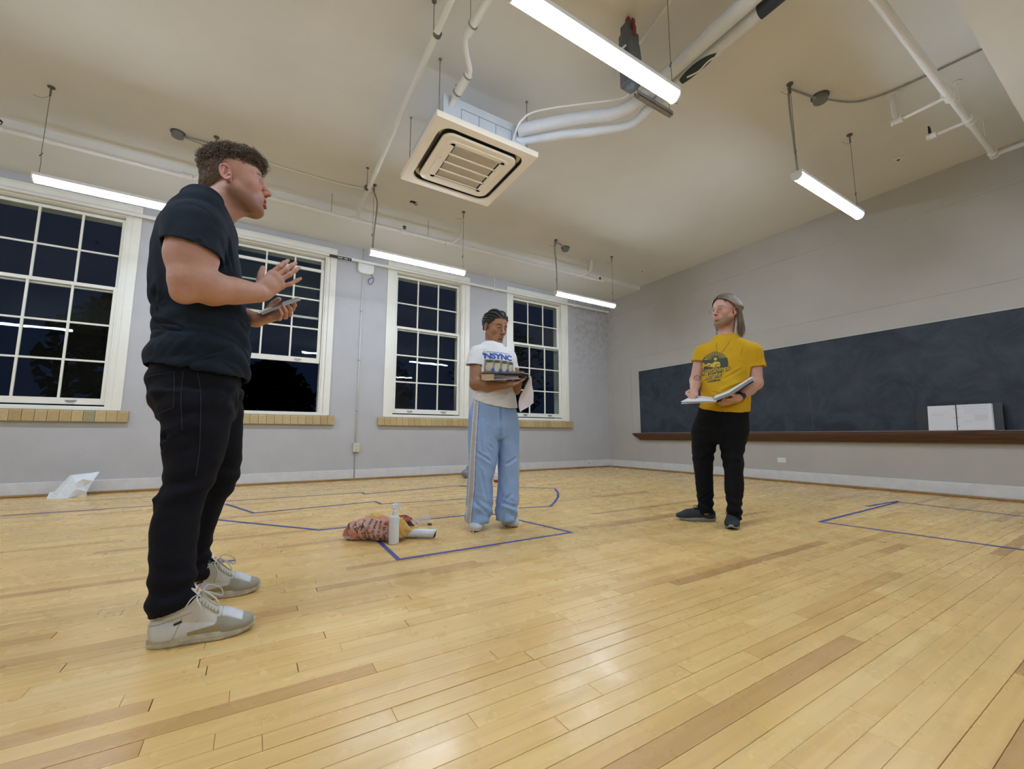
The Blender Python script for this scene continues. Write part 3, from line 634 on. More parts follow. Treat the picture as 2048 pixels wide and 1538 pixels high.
# ================================================================ AIR CONDITIONER
M_ac = mat('ac_plastic', (0.88, 0.80, 0.68), 0.45); M_acbox = mat('ac_galvanised_casing', (0.60, 0.64, 0.70), 0.45, var=0.08, vscale=6, bump=0.1, bscale=120)
ac = tag(empty('air_conditioner', (-5.165, -3.50, 3.17)), 'square ceiling cassette air conditioner with slotted grille hanging on rods', 'air conditioner')
hw = 0.485
def rring(hx, hy, r, n=8):
    out = []
    for cx_, cy_, a0 in ((hx-r, hy-r, 0), (-hx+r, hy-r, PI/2), (-hx+r, -hy+r, PI), (hx-r, -hy+r, 1.5*PI)):
        for k in range(n+1): a = a0+PI/2*k/n; out.append((cx_+r*math.cos(a), cy_+r*math.sin(a)))
    return out
def rings(mb, specs):
    """stack of rounded-square rings (h, r, z) joined into a skin"""
    L_ = [[(p[0], p[1], z) for p in rring(h, h, r)] for h, r, z in specs]; n = len(L_[0]); vs = [p for l in L_ for p in l]; fs = []
    for i in range(len(L_)-1):
        for k in range(n): fs.append((i*n+k, i*n+(k+1) % n, (i+1)*n+(k+1) % n, (i+1)*n+k))
    mb.add(vs, fs)
mb = MB(); rings(mb, [(hw, 0.004, 0.045), (hw, 0.004, 0.008), (hw-0.004, 0.006, 0.0), (0.412, 0.11, -0.004), (0.406, 0.11, 0.012)]); mb.box((-hw, -hw, 0.045), (hw, hw, 0.05)); mb.build('panel', M_ac, ac, smooth=True, auto=0.5)
mb = MB(); rings(mb, [(0.406, 0.11, 0.012), (0.395, 0.105, 0.05)]); rings(mb, [(0.365, 0.09, 0.05), (0.360, 0.09, 0.008)]); mb.box((-0.40, -0.40, 0.049), (0.40, 0.40, 0.0495)); mb.build('air_slot', M_black, ac)
mb = MB(); rings(mb, [(0.360, 0.09, 0.02), (0.357, 0.088, -0.002), (0.350, 0.084, -0.007), (0.30, 0.05, -0.010), (0.296, 0.05, -0.014), (0.272, 0.03, -0.014), (0.262, 0.02, -0.008)]); mb.build('centre_plate', M_ac, ac, smooth=True, auto=0.5)
mb = MB()
for s_ in (-1, 1):
    mb.obox((s_*0.383, 0, 0.022), (0.010, 0, 0.012), (0, 0.26, 0), (0.002, 0, -0.002)); mb.obox((0, s_*0.383, 0.022), (0.26, 0, 0), (0, 0.010, 0.012), (0, 0.002, -0.002))
M_lou = mat('dark_louvre', (0.07, 0.065, 0.06), 0.4); mb.build('louvre', M_lou, ac)
mb = MB(); rt = 0.24
for k in range(5):
    yk = -rt+k*2*rt/4; mb.box((-rt, yk-0.007, -0.012), (rt, yk+0.007, -0.004))
for s_ in (-1, 1): mb.box((s_*0.268, -0.268, -0.012), (s_*(rt-0.012), 0.268, -0.004)); mb.box((-0.268, s_*0.268, -0.012), (0.268, s_*rt, -0.004))
mb.build('grille_bar', M_ac, ac)
mb = MB(); ns = 44
for k in range(ns):
    xk = -rt+0.025+(k+0.5)*(2*rt-0.05)/ns; mb.box((xk-0.0017, -rt, -0.006), (xk+0.0017, rt, 0.006))
g_ = mb.build('grille_slats', M_ac, ac); g_['kind'] = 'stuff'
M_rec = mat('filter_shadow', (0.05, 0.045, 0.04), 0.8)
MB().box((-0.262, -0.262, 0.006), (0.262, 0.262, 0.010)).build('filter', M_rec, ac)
MB().box((-0.40, -0.40, 0.05), (0.40, 0.40, 0.30)).build('casing', M_acbox, ac, bevel=0.004)
M_ink = mat('printed_outline', (0.12, 0.12, 0.13), 0.6)
mb = MB()
for k in range(3):
    x0 = -0.24+k*0.165; x1 = x0+0.165
    for a, b_ in (((x0, 0.12), (x1, 0.12)), ((x0, 0.22), (x1, 0.22)), ((x0, 0.12), (x0, 0.22)), ((x1, 0.12), (x1, 0.22))):
        mb.box((a[0]-0.0015, -0.402, a[1]-0.0015), (b_[0]+0.0015, -0.3995, b_[1]+0.0015)); mb.box((-0.402, a[0]-0.0015, a[1]-0.0015), (-0.3995, b_[0]+0.0015, b_[1]+0.0015))
mb.build('knockout_outline', M_ink, ac)
mb = MB()
for sx_ in (-1, 1):
    for sy_ in (-1, 1):
        mb.tube([(sx_*0.43, sy_*0.38, 0.06), (sx_*0.43, sy_*0.38, H-3.17)], 0.0045, 6); mb.box((sx_*0.40, sy_*0.38-0.025, 0.09), (sx_*0.45, sy_*0.38+0.025, 0.10)); mb.tube([(sx_*0.43, sy_*0.38, 0.08), (sx_*0.43, sy_*0.38, 0.12)], 0.009, 6)
        mb.lathe([(0, 0), (0.014, 0), (0.014, 0.005)], 8, (sx_*0.43, sy_*0.38, H-3.17-0.006))
mb.build('hanger_rod', M_steel, ac)
MB().box((-0.285, -0.05, -0.0105), (-0.278, -0.03, -0.0145)).build('badge', M_steel, ac)
# insulated lines
M_ins = mat('white_pipe_insulation', (0.70, 0.73, 0.78), 0.6, var=0.06, vscale=10, bump=0.2, bscale=20)
M_tape = mat('black_tape', (0.025, 0.035, 0.05), 0.6)
i1 = tag(empty('insulated_pipe', (-4.4, -4.4, 3.4)), 'upper thick white insulated pipe leaving the air conditioner and turning along the ceiling', 'pipe')
mb = MB(); path = smooth_path([(-4.86, -3.92, 3.40), (-4.64, -4.10, 3.44), (-4.40, -4.32, 3.45), (-4.22, -4.48, 3.45), (-4.155, -4.70, 3.45), (-4.165, -5.1, 3.45), (-4.185, -5.6, 3.45), (-4.20, -6.34, 3.45)], 6)
mb.tube(rel(i1, path), 0.055, 16); mb.build('sleeve', M_ins, i1, smooth=True, auto=.8)
mb = MB()
for k in (4, 12, 20, 26): mb.tube(rel(i1, [path[k], path[k]+(path[k+1]-path[k]).normalized()*0.012]), 0.0565, 16)
mb.build('tape_joint', M_pipe, i1)
i2 = tag(empty('insulated_pipe', (-4.3, -4.3, 3.4)), 'lower white insulated pipe from the air conditioner with a torn black patch', 'pipe')
path = smooth_path([(-4.86, -3.86, 3.34), (-4.72, -3.93, 3.36), (-4.50, -4.13, 3.37), (-4.30, -4.30, 3.37), (-4.06, -4.52, 3.39), (-4.02, -4.70, 3.44), (-4.035, -5.0, 3.45), (-4.04, -5.6, 3.45), (-4.045, -6.34, 3.45)], 6)
mb = MB(); mb.tube(rel(i2, path), [0.038]*28+[0.045]*(len(path)-28), 16); mb.build('sleeve', M_ins, i2, smooth=True, auto=.8)
mb = MB(); mb.tube(rel(i2, [(-4.042, -5.62, 3.45), (-4.045, -6.30, 3.45)]), 0.0465, 16); mb.build('black_wrap', M_tape, i2, smooth=True, auto=.8)
mb = MB()
vs = []; fs = []
for i in range(11):
    yy = -5.02-0.30*i/10; wdt = 0.9*math.sin(PI*min(1, 0.12+i/11))**0.6
    for j in range(7):
        a = -PI/2-0.35+(j/6-0.5)*2*wdt; vs.append((-4.036+0.0475*math.cos(a)+4.3, yy+4.3, 3.45-3.4+0.0475*math.sin(a)))
for i in range(10):
    for j in range(6): fs.append((i*7+j, i*7+j+1, (i+1)*7+j+1, (i+1)*7+j))
mb.add(vs, fs); pt = mb.build('torn_patch', M_tape, i2, smooth=True)
MB().tube(rel(i2, smooth_path([(-4.06, -5.08, 3.398), (-4.03, -5.16, 3.400), (-4.045, -5.25, 3.400), (-4.02, -5.33, 3.405)], 4)), 0.006, 6).build('torn_edge', M_white, i2)
MB().lathe([(0.041, 0), (0.041, 0.05), (0.035, 0.06)], 16, (-4.90+4.3, -3.83+4.3, 3.335-3.4), (0.75, -0.55, 0.1)).build('brass_collar', mat('elastomer_collar', (0.30, 0.27, 0.20), 0.6), i2, smooth=True)
dr = tag(empty('drain_pipe', (-5.45, -4.0, 3.4)), 'white drain pipe with rubber couplings rising from the air conditioner', 'pipe')
mb = MB(); mb.tube(rel(dr, [(-5.50, -3.86, 3.36), (-5.49, -3.97, 3.42)]), 0.022, 12); mb.tube(rel(dr, [(-5.49, -3.97, 3.42), (-5.47, -4.17, 3.46)]), 0.033, 12)
mb.tube(rel(dr, smooth_path([(-5.47, -4.14, 3.46), (-5.475, -4.20, 3.47), (-5.54, -4.28, 3.50), (-5.60, -4.38, 3.50), (-5.61, -4.45, 3.50)], 5)), 0.022, 12)
mb.tube(rel(dr, [(-5.605, -4.43, 3.50), (-5.60, -4.50, 3.51), (-5.585, -4.75, 3.52), (-5.55, -5.3, 3.54), (-5.5, -6.34, 3.58)]), 0.030, 12)
mb.build('pipe_run', M_pipe, dr, smooth=True, auto=.6)
mb = MB()
for p, q in (((-5.49, -3.99, 3.425), (-5.488, -4.005, 3.428)), ((-5.472, -4.15, 3.457), (-5.471, -4.162, 3.459)), ((-5.598, -4.50, 3.51), (-5.597, -4.512, 3.51))): mb.tube(rel(dr, [p, q]), 0.036, 12)
mb.tube(rel(dr, [(-5.60, -4.47, 3.53), (-5.60, -4.47, H)]), 0.003, 5); mb.tube(rel(dr, [(-5.49, -4.0, 3.45), (-5.50, -4.0, 3.49)]), 0.008, 6)
mb.build('clamp', M_steel, dr)
wl_ = tag(empty('white_cable', (-4.6, -4.3, 3.5)), 'thin white cable arching from the air conditioner to the grey wall pump', 'cable')
MB().tube(rel(wl_, smooth_path([(-4.93, -3.93, 3.24), (-4.90, -4.02, 3.40), (-4.78, -4.10, 3.50), (-4.5, -4.35, 3.51), (-4.32, -4.52, 3.50), (-4.34, -4.72, 3.38), (-4.50, -4.92, 3.24)], 8)), 0.009, 8).build('cable_run', M_white, wl_, smooth=True)
# strut under the pipes
st_ = tag(empty('strut_channel', (-4.11, -4.81, 3.33)), 'short galvanised strut hung under the two insulated pipes', 'bracket')
mb = MB(); mb.box((-0.21, -0.02, 0.0), (0.21, 0.02, 0.003)); mb.box((-0.21, -0.02, 0), (0.21, -0.017, 0.035)); mb.box((-0.21, 0.017, 0), (0.21, 0.02, 0.035)); mb.build('channel', M_steel, st_)
mb = MB()
for s_ in (-1, 1): mb.tube([(s_*0.19, 0, -0.02), (s_*0.19, 0, H-3.33)], 0.004, 6); mb.tube([(s_*0.19, 0, -0.012), (s_*0.19, 0, 0.0)], 0.010, 6)
mb.build('threaded_rod', M_steel, st_)
# grey pump body with a red cap, tall and narrow, fixed up to the ceiling
M_pg = mat('grey_pump_plastic', (0.10, 0.11, 0.13), 0.45); M_red = mat('red_cap', (0.25, 0.02, 0.03), 0.4)
pu = tag(empty('condensate_pump', (-4.53, -4.94, 3.20)), 'tall dark grey device with a red top behind the big tube lamp', 'pump')
mb = MB(); mb.prism([(-0.055, -0.05), (0.055, -0.05), (0.065, 0.0), (0.055, 0.05), (-0.055, 0.05), (-0.065, 0.0)], 0.0, 0.42, 2); mb.prism([(-0.045, -0.04), (0.045, -0.04), (0.045, 0.04), (-0.045, 0.04)], 0.42, 0.50, 2); mb.build('body', M_pg, pu, bevel=0.008)
mb = MB(); mb.prism([(-0.13, 0.20), (-0.065, 0.30), (-0.05, 0.44), (-0.05, 0.18), (-0.09, 0.12), (-0.13, 0.14)], -0.03, 0.03, 1); mb.prism([(0.05, 0.44), (0.085, 0.36), (0.10, 0.26), (0.075, 0.18), (0.05, 0.16)], -0.03, 0.03, 1); mb.build('side_arm', M_pg, pu, bevel=0.006)
MB().obox((-0.088, -0.032, 0.255), (0.022, 0, 0.026), (0, 0.001, 0), (0.005, 0, -0.004)).build('sticker', M_white, pu)
mb = MB(); mb.lathe([(0, 0.574), (0.012, 0.573), (0.022, 0.55), (0.03, 0.50)], 10); mb.box((-0.012, -0.055, 0.38), (0.016, -0.04, 0.52)); mb.build('red_cap', M_red, pu, bevel=.003)
mb = MB(); mb.lathe([(0.02, -0.03), (0.035, -0.02), (0.045, 0.0)], 8); mb.build('base_nozzle', M_pg, pu)
# loose lamp cord
lc = tag(empty('hanging_wire', (-4.2, -5.1, 3.3)), 'short curled dark wire hanging from the pipe beside the big lamp', 'wire')
MB().tube(rel(lc, smooth_path([(-4.09, -4.99, 3.40), (-4.08, -4.96, 3.34), (-4.04, -4.93, 3.31), (-3.99, -4.94, 3.31)], 6)), 0.003, 5).build('wire', M_cable, lc)

# ================================================================ FLOOR TAPE
M_blue = mat('blue_painters_tape', (0.050, 0.075, 0.29), 0.6)
TZ = [0]
def tape(name, label, lines, group='blue tape lines on the floor'):
    o = empty(name, (lines[0][0][0], lines[0][0][1], 0.0)); tag(o, label, 'tape', group); o0 = o.location
    for ln in lines:
        mb = MB(); wd = 0.0128; P = [Vector((p[0], p[1], 0))-o0 for p in ln]
        for i in range(len(P)-1):
            d = (P[i+1]-P[i]).normalized(); q = Vector((-d.y, d.x, 0))*wd
            a, b_ = P[i]-d*0.012, P[i+1]+d*0.012; TZ[0] += 1; z0, z1 = Vector((0, 0, 0.0003)), Vector((0, 0, 0.0010+0.00023*(TZ[0] % 7)))
            mb.add([a-q+z0, b_-q+z0, b_+q+z0, a+q+z0, a-q+z1, b_-q+z1, b_+q+z1, a+q+z1], [(3,2,1,0), (4,5,6,7), (0,1,5,4), (1,2,6,5), (2,3,7,6), (3,0,4,7)])
        mb.build('tape_strip', M_blue, o)
    return o
tape('floor_tape', 'blue tape rectangle on the floor around the woman and the spray bottle', [[(-5.99, -4.03), (-5.998, -4.493)], [(-5.998, -4.493), (-4.776, -4.483)], [(-4.778, -4.464), (-4.912, -3.584)], [(-6.268, -3.483), (-5.098, -3.524)]])
tape('floor_tape', 'blue tape outline with a curved end on the floor behind the woman', [[(-3.407, -2.495), (-3.604, -2.813), (-3.805, -3.072), (-4.071, -3.359), (-4.255, -3.53)], [(-4.255, -3.53), (-4.545, -3.452), (-5.598, -2.505)][:2], [(-3.376, -2.454), (-4.311, -1.506)]])
tape('floor_tape', 'long jagged blue tape line on the floor in front of the windows', [[(-6.907, -1.745), (-6.671, -2.458), (-5.61, -2.348)], [(-5.61, -2.348), (-5.598, -2.541)], [(-5.598, -2.541), (-4.101, -2.755)]])
tape('floor_tape', 'thin blue tape line on the floor nearest the window wall', [[(-8.505, -1.478), (-7.489, -1.497), (-5.584, -1.56)], [(-5.584, -1.56), (-5.572, -1.718)], [(-5.572, -1.718), (-4.311, -1.506), (-4.262, -1.795)]])
tape('floor_tape', 'blue tape stretch from the left leg of the man in black to the bundle', [[(-7.05, -2.49), (-6.268, -3.483)]])
tape('floor_tape', 'short blue tape mark beside the shoes of the man in black', [[(-6.842, -4.032), (-6.772, -4.042)]])
tape('floor_tape', 'blue tape rectangle on the floor in front of the chalkboard', [[(-2.875, -5.219), (-1.06, -5.17)], [(-1.06, -5.17), (-1.2, -6.3)], [(-2.875, -5.219), (-2.75, -6.55)]])
tape('floor_tape', 'short second strip of blue tape beside the far edge of the chalkboard rectangle', [[(-1.652, -5.113), (-1.004, -5.146)]])

# ================================================================ OUTSIDE: dark trees and a lawn seen through the glass
M_leaf = mat('night_foliage', (0.008, 0.011, 0.008), 0.9, spec=0.0)
M_lawn = mat('night_lawn', (0.02, 0.03, 0.015), 0.9)
tag(MB().box((-40, 0.35, -0.65), (30, 60, -0.6)).build('lawn', M_lawn), kind='structure')
def tree(x, y, h, label, seed):
    o = empty('tree', (x, y, -0.6)); tag(o, label, 'tree', 'trees outside the windows'); r = random.Random(seed)
    mb = MB(); mb.tube([(0, 0, 0), (0.1, 0, h*0.3), (-0.1, 0.1, h*0.75)], [0.22, 0.15, 0.06], 8)
    for k in range(6): a = r.random()*6.28; mb.tube([(0, 0, h*(0.25+0.08*k)), (1.2*math.cos(a), 1.2*math.sin(a), h*(0.45+0.08*k))], [0.08, 0.02], 5)
    mb.build('trunk', M_leaf, o)
    mb = MB()
    for k in range(1500):
        a = r.random()*6.28; rr = (r.random()**0.5)*h*0.36; zz = h*(0.3+0.7*r.random()); rr *= math.sin(min(1, (zz/h-0.22)/0.8)*PI)**0.6 if zz/h > 0.23 else 0.2
        c = Vector((rr*math.cos(a), rr*math.sin(a), zz)); u = Vector((r.gauss(0, 1), r.gauss(0, 1), r.gauss(0, 1))).normalized()*0.16; v = u.orthogonal().normalized()*0.10
        mb.add([c-u, c+v, c+u, c-v], [(0, 1, 2, 3)])
    f = mb.mesh('foliage', fix=False); f.materials.append(M_leaf); q = bpy.data.objects.new('foliage', f); C.objects.link(q); q.parent = o; q['kind'] = 'stuff'
tree(-9.5, 7.5, 5.0, 'dark tree outside the window beside the man in black', 1); tree(-6.3, 8.5, 3.6, 'dark tree outside the window with the raised sash', 2)
tree(-3.2, 9.0, 4.6, 'dark tree outside the window beside the woman', 3); tree(2.6, 9.5, 6.4, 'dark tree outside the window nearest the corner', 4)

# ================================================================ SCULPTING KIT: distance fields -> one continuous skin (surface nets)
def axis(*segs):
    """segs: (start, end, step) pieces joined into one strictly rising list of coordinates"""
    out = []
    for a, b, h in segs:
        n = max(1, int(round((b-a)/h))); xs = np.linspace(a, b, n+1)
        out += list(xs if not out else xs[1:])
    return np.array(out, np.float32)
class Field:
    def __init__(s, xs, ys, zs):
        s.ax = [np.asarray(a, np.float32) for a in (xs, ys, zs)]
        s.D = np.full([len(a) for a in s.ax], 1.0, np.float32); s.fr = None
    def frame(s, org=None, R=None, sc=1.0):
        s.fr = None if org is None else (np.array(org, np.float64), np.array(R, np.float64), sc)
    def P(s, p):
        if s.fr is None: return np.array(p, np.float64)
        return s.fr[0]+s.fr[1] @ (np.array(p, np.float64)*s.fr[2])
    def S(s, r): return r if s.fr is None else r*s.fr[2]
    def blk(s, lo, hi):
        sl = []; cs = []
        for i in range(3):
            a = max(0, int(np.searchsorted(s.ax[i], lo[i]))-1); b = min(len(s.ax[i]), int(np.searchsorted(s.ax[i], hi[i]))+1)
            if b-a < 1: return None, None
            sl.append(slice(a, b)); cs.append(s.ax[i][a:b].reshape([-1 if j == i else 1 for j in range(3)]))
        return tuple(sl), cs
    def op(s, sl, d, k, op):
        D = s.D[sl]
        if op == 'u':
            if k > 0: h = np.maximum(k-np.abs(D-d), 0)/k; s.D[sl] = np.minimum(D, d)-h*h*(k*0.25)
            else: s.D[sl] = np.minimum(D, d)
        elif op == 's':
            d = -d
            if k > 0: h = np.maximum(k-np.abs(D-d), 0)/k; s.D[sl] = np.maximum(D, d)+h*h*(k*0.25)
            else: s.D[sl] = np.maximum(D, d)
    def cap(s, a, b, ra, rb=None, k=0.02, op='u', flat=None):
        """tapered capsule; flat=(direction, ratio) squeezes it along a direction"""
        rb = ra if rb is None else rb; a = s.P(a); b = s.P(b); ra = s.S(ra); rb = s.S(rb); k = s.S(k); R = max(ra, rb)+k+0.004
        sl, c = s.blk(np.minimum(a, b)-R, np.maximum(a, b)+R)
        if sl is None: return s
        ab = b-a; L2 = float(ab @ ab)+1e-12; q = [c[i]-np.float32(a[i]) for i in range(3)]
        t = np.clip((q[0]*np.float32(ab[0])+q[1]*np.float32(ab[1])+q[2]*np.float32(ab[2]))/np.float32(L2), 0, 1)
        e = [q[i]-t*np.float32(ab[i]) for i in range(3)]; rr = np.float32(ra)+t*np.float32(rb-ra)
        if flat is not None:
            n = np.array(flat[0], float); n = n/np.linalg.norm(n)
            if s.fr is not None: n = s.fr[1] @ n
            w = e[0]*np.float32(n[0])+e[1]*np.float32(n[1])+e[2]*np.float32(n[2]); m = np.float32(1/flat[1]-1)
            e = [e[i]+w*np.float32(n[i])*m for i in range(3)]
            d = np.sqrt(e[0]**2+e[1]**2+e[2]**2); d = (d-rr)*np.where(d > 1e-6, np.clip(1-(1-flat[1])*np.abs(w/flat[1])/np.maximum(d, 1e-6), flat[1], 1), 1)
        else: d = np.sqrt(e[0]**2+e[1]**2+e[2]**2)-rr
        s.op(sl, d, k, op); return s
    def chain(s, pts, rs, k=0.015, op='u', flat=None):
        for i in range(len(pts)-1): s.cap(pts[i], pts[i+1], rs[i], rs[i+1], k, op, flat)
        return s
    def ell(s, c, r, R=None, k=0.02, op='u', z0=None, z1=None):
        c0 = s.P(c); r = np.array(r, float)*(1 if s.fr is None else s.fr[2]); k = s.S(k)
        M = np.eye(3) if R is None else np.array(R, float)
        if s.fr is not None: M = s.fr[1] @ M
        ext = np.sqrt((M*r)**2 @ np.ones(3))+k+0.004; sl, cc = s.blk(c0-ext, c0+ext)
        if sl is None: return s
        q = [cc[i]-np.float32(c0[i]) for i in range(3)]
        l = [(q[0]*np.float32(M[0, j])+q[1]*np.float32(M[1, j])+q[2]*np.float32(M[2, j]))/np.float32(r[j]) for j in range(3)]
        k0 = np.sqrt(l[0]**2+l[1]**2+l[2]**2); g = np.sqrt((l[0]/np.float32(r[0]))**2+(l[1]/np.float32(r[1]))**2+(l[2]/np.float32(r[2]))**2)
        s.op(sl, k0*(k0-1)/np.maximum(g, 1e-5), k, op); return s
    def box(s, c, h, R=None, r=0.005, k=0.0, op='u'):
        c0 = s.P(c); M = np.eye(3) if R is None else np.array(R, float)
        if s.fr is not None: M = s.fr[1] @ M
        h = np.array(h, float)*(1 if s.fr is None else s.fr[2]); ext = np.abs(M) @ h+k+r+0.005; sl, cc = s.blk(c0-ext, c0+ext)
        if sl is None: return s
        q = [cc[i]-np.float32(c0[i]) for i in range(3)]
        l = [np.abs(q[0]*np.float32(M[0, j])+q[1]*np.float32(M[1, j])+q[2]*np.float32(M[2, j]))-np.float32(h[j]-r) for j in range(3)]
        d = np.sqrt(sum(np.maximum(a, 0)**2 for a in l))+np.minimum(np.maximum(np.maximum(l[0], l[1]), l[2]), 0)-np.float32(r)
        s.op(sl, d, k, op); return s
    def col(s, lv, k=0.02, op='u', rot=0.0, pw=2.0, grow=0.0, soft=0.03):
        """upright column: levels (z, cx, cy, rx, ry); rounded ends; rot turns the section about z"""
        lv = sorted(lv); Z = np.array([l[0] for l in lv]); A = np.array([l[1:] for l in lv]); R = float(A[:, 2:].max())+abs(grow)+k+0.01
        lo = [A[:, 0].min()-R, A[:, 1].min()-R, Z[0]-soft-k-.01]; hi = [A[:, 0].max()+R, A[:, 1].max()+R, Z[-1]+soft+k+.01]
        sl, c = s.blk(lo, hi)
        if sl is None: return s
        z = c[2].ravel().astype(float); zc = np.clip(z, Z[0], Z[-1])
        # smooth interpolation of the profile
        def ip(j):
            v = np.interp(zc, Z, A[:, j]); w = 0.012
            return (v*2+np.interp(np.clip(zc-w, Z[0], Z[-1]), Z, A[:, j])+np.interp(np.clip(zc+w, Z[0], Z[-1]), Z, A[:, j]))/4
        cx, cy, rx, ry_ = [ip(j).reshape(1, 1, -1).astype(np.float32) for j in range(4)]; rx = rx+grow; ry_ = ry_+grow
        x = c[0]-cx; y = c[1]-cy; ca, sa = np.float32(math.cos(rot)), np.float32(math.sin(rot)); u = x*ca+y*sa; v = -x*sa+y*ca
        if pw == 2.0: n = np.sqrt((u/rx)**2+(v/ry_)**2)
        else: n = (np.abs(u/rx)**pw+np.abs(v/ry_)**pw)**(1/pw)
        d = (n-1)*np.minimum(rx, ry_); over = (np.abs(z-zc)).reshape(1, 1, -1).astype(np.float32)
        d = np.where(over > 0, np.sqrt(np.maximum(d+soft, 0)**2+over**2)-soft, d); s.op(sl, d, k, op); return s
    def cut(s, p, n, k=0.0):
        """keep the side the normal points away from"""
        p = np.array(p, float); n = np.array(n, float); n /= np.linalg.norm(n)
        c = [s.ax[i].reshape([-1 if j == i else 1 for j in range(3)]) for i in range(3)]
        d = sum((c[i]-np.float32(p[i]))*np.float32(n[i]) for i in range(3))
        if k > 0: h = np.maximum(k-np.abs(s.D-d), 0)/k; s.D = np.maximum(s.D, d)+h*h*(k*.25)
        else: s.D = np.maximum(s.D, d)
        return s
    def cut_in(s, p, n, lo, hi):
        """the same, only inside a box"""
        p = np.array(p, float); n = np.array(n, float); n /= np.linalg.norm(n); sl, c = s.blk(lo, hi)
        d = sum((c[i]-np.float32(p[i]))*np.float32(n[i]) for i in range(3)); s.D[sl] = np.maximum(s.D[sl], d); return s
    def shell(s, t): s.D = np.maximum(s.D, -(s.D+np.float32(t))); return s
    def nets(s, smooth=1):
        D = s.D; D[0], D[-1], D[:, 0], D[:, -1], D[:, :, 0], D[:, :, -1] = 1, 1, 1, 1, 1, 1
        neg = D < 0; nx, ny, nz = [n-1 for n in D.shape]
        cnt = np.zeros((nx, ny, nz), np.int8)
        offs = [(i, j, k) for i in (0, 1) for j in (0, 1) for k in (0, 1)]
        for i, j, k in offs: cnt += neg[i:i+nx, j:j+ny, k:k+nz]
        act = (cnt > 0) & (cnt < 8); idx = np.argwhere(act); N = len(idx); del cnt
        val = {o: D[idx[:, 0]+o[0], idx[:, 1]+o[1], idx[:, 2]+o[2]] for o in offs}
        acc = np.zeros((N, 3)); wsum = np.zeros(N)
        for o in offs:
            for a in range(3):
                if o[a]: continue
                o2 = list(o); o2[a] = 1; o2 = tuple(o2); va, vb = val[o], val[o2]; m = (va < 0) != (vb < 0)
                t = np.where(m, va/np.where(m, va-vb, 1), 0)
                for i in range(3): acc[:, i] += m*((o[i]+t) if i == a else o[i])
                wsum += m
        loc = acc/wsum[:, None]; V = np.empty((N, 3))
        for i in range(3): a = s.ax[i]; V[:, i] = a[idx[:, i]]*(1-loc[:, i])+a[idx[:, i]+1]*loc[:, i]
        mp = np.full(act.shape, -1, np.int32); mp[act] = np.arange(N, dtype=np.int32)
        Q = []
        for a in range(3):
            b, c = (a+1) % 3, (a+2) % 3
            sA = [slice(1, n) for n in (nx, ny, nz)]; sA[a] = slice(0, (nx, ny, nz)[a]); sB = list(sA); sB[a] = slice(1, (nx, ny, nz)[a]+1)
            nA, nB = neg[tuple(sA)], neg[tuple(sB)]; e = np.argwhere(nA != nB); flip = nA[nA != nB]
            for d_ in range(3):
                if d_ != a: e[:, d_] += 1
            def cell(db, dc): q = e.copy(); q[:, b] -= db; q[:, c] -= dc; return mp[q[:, 0], q[:, 1], q[:, 2]]
            q = np.stack([cell(1, 1), cell(0, 1), cell(0, 0), cell(1, 0)], 1); q[~flip] = q[~flip][:, ::-1]; Q.append(q)
        Q = np.concatenate(Q); Q = Q[(Q >= 0).all(1)]
        for _ in range(smooth): V = lap(V, Q, 0.5)
        s.D = None; return V, Q
def lap(V, Q, f=0.5):
    a = Q.ravel(); b = Q[:, [1, 2, 3, 0]].ravel(); n = len(V); deg = np.bincount(a, minlength=n)+np.bincount(b, minlength=n); out = np.empty_like(V)
    for i in range(3): out[:, i] = (np.bincount(a, V[b, i], n)+np.bincount(b, V[a, i], n))/np.maximum(deg, 1)
    return V+(out-V)*f
def normals(V, Q):
    n = np.cross(V[Q[:, 2]]-V[Q[:, 0]], V[Q[:, 3]]-V[Q[:, 1]]); out = np.zeros_like(V)
    for k in range(4):
        for i in range(3): out[:, i] += np.bincount(Q[:, k], n[:, i], len(V))
    return out/np.maximum(np.linalg.norm(out, axis=1), 1e-9)[:, None]
def segdist(V, a, b):
    a = np.array(a, float); b = np.array(b, float); ab = b-a; t = np.clip((V-a) @ ab/(ab @ ab+1e-12), 0, 1); return np.linalg.norm(V-a-t[:, None]*ab, axis=1)
def wobble(V, seed, sc):
    """smooth pseudo noise in -1..1 out of a few warped sine waves"""
    r = np.random.RandomState(seed); o = np.zeros(len(V)); W = V*sc
    for k in range(5):
        d = r.normal(size=3); d /= np.linalg.norm(d); e = r.normal(size=3); e /= np.linalg.norm(e)
        o += np.sin(W @ d*(1+0.55*k)*3.1+r.rand()*6.28+1.3*np.sin(W @ e*2.3+r.rand()*6.28))/(1+0.35*k)
    return o/2.6
def fold(V, Nn, a, b, w, amp, asym=0.0):
    """a crease (amp<0) or ridge (amp>0) along a segment, with a soft ridge beside it"""
    d = segdist(V, a, b); t = np.clip((V-np.array(a)) @ (np.array(b, float)-np.array(a))/(np.sum((np.array(b, float)-np.array(a))**2)+1e-9), -0.2, 1.2)
    fade = np.clip(np.minimum(t+0.2, 1.2-t)*3.0, 0, 1)
    return amp*(np.exp(-(d/w)**2)-0.45*np.exp(-((d-1.9*w)/(w*0.9))**2))*fade
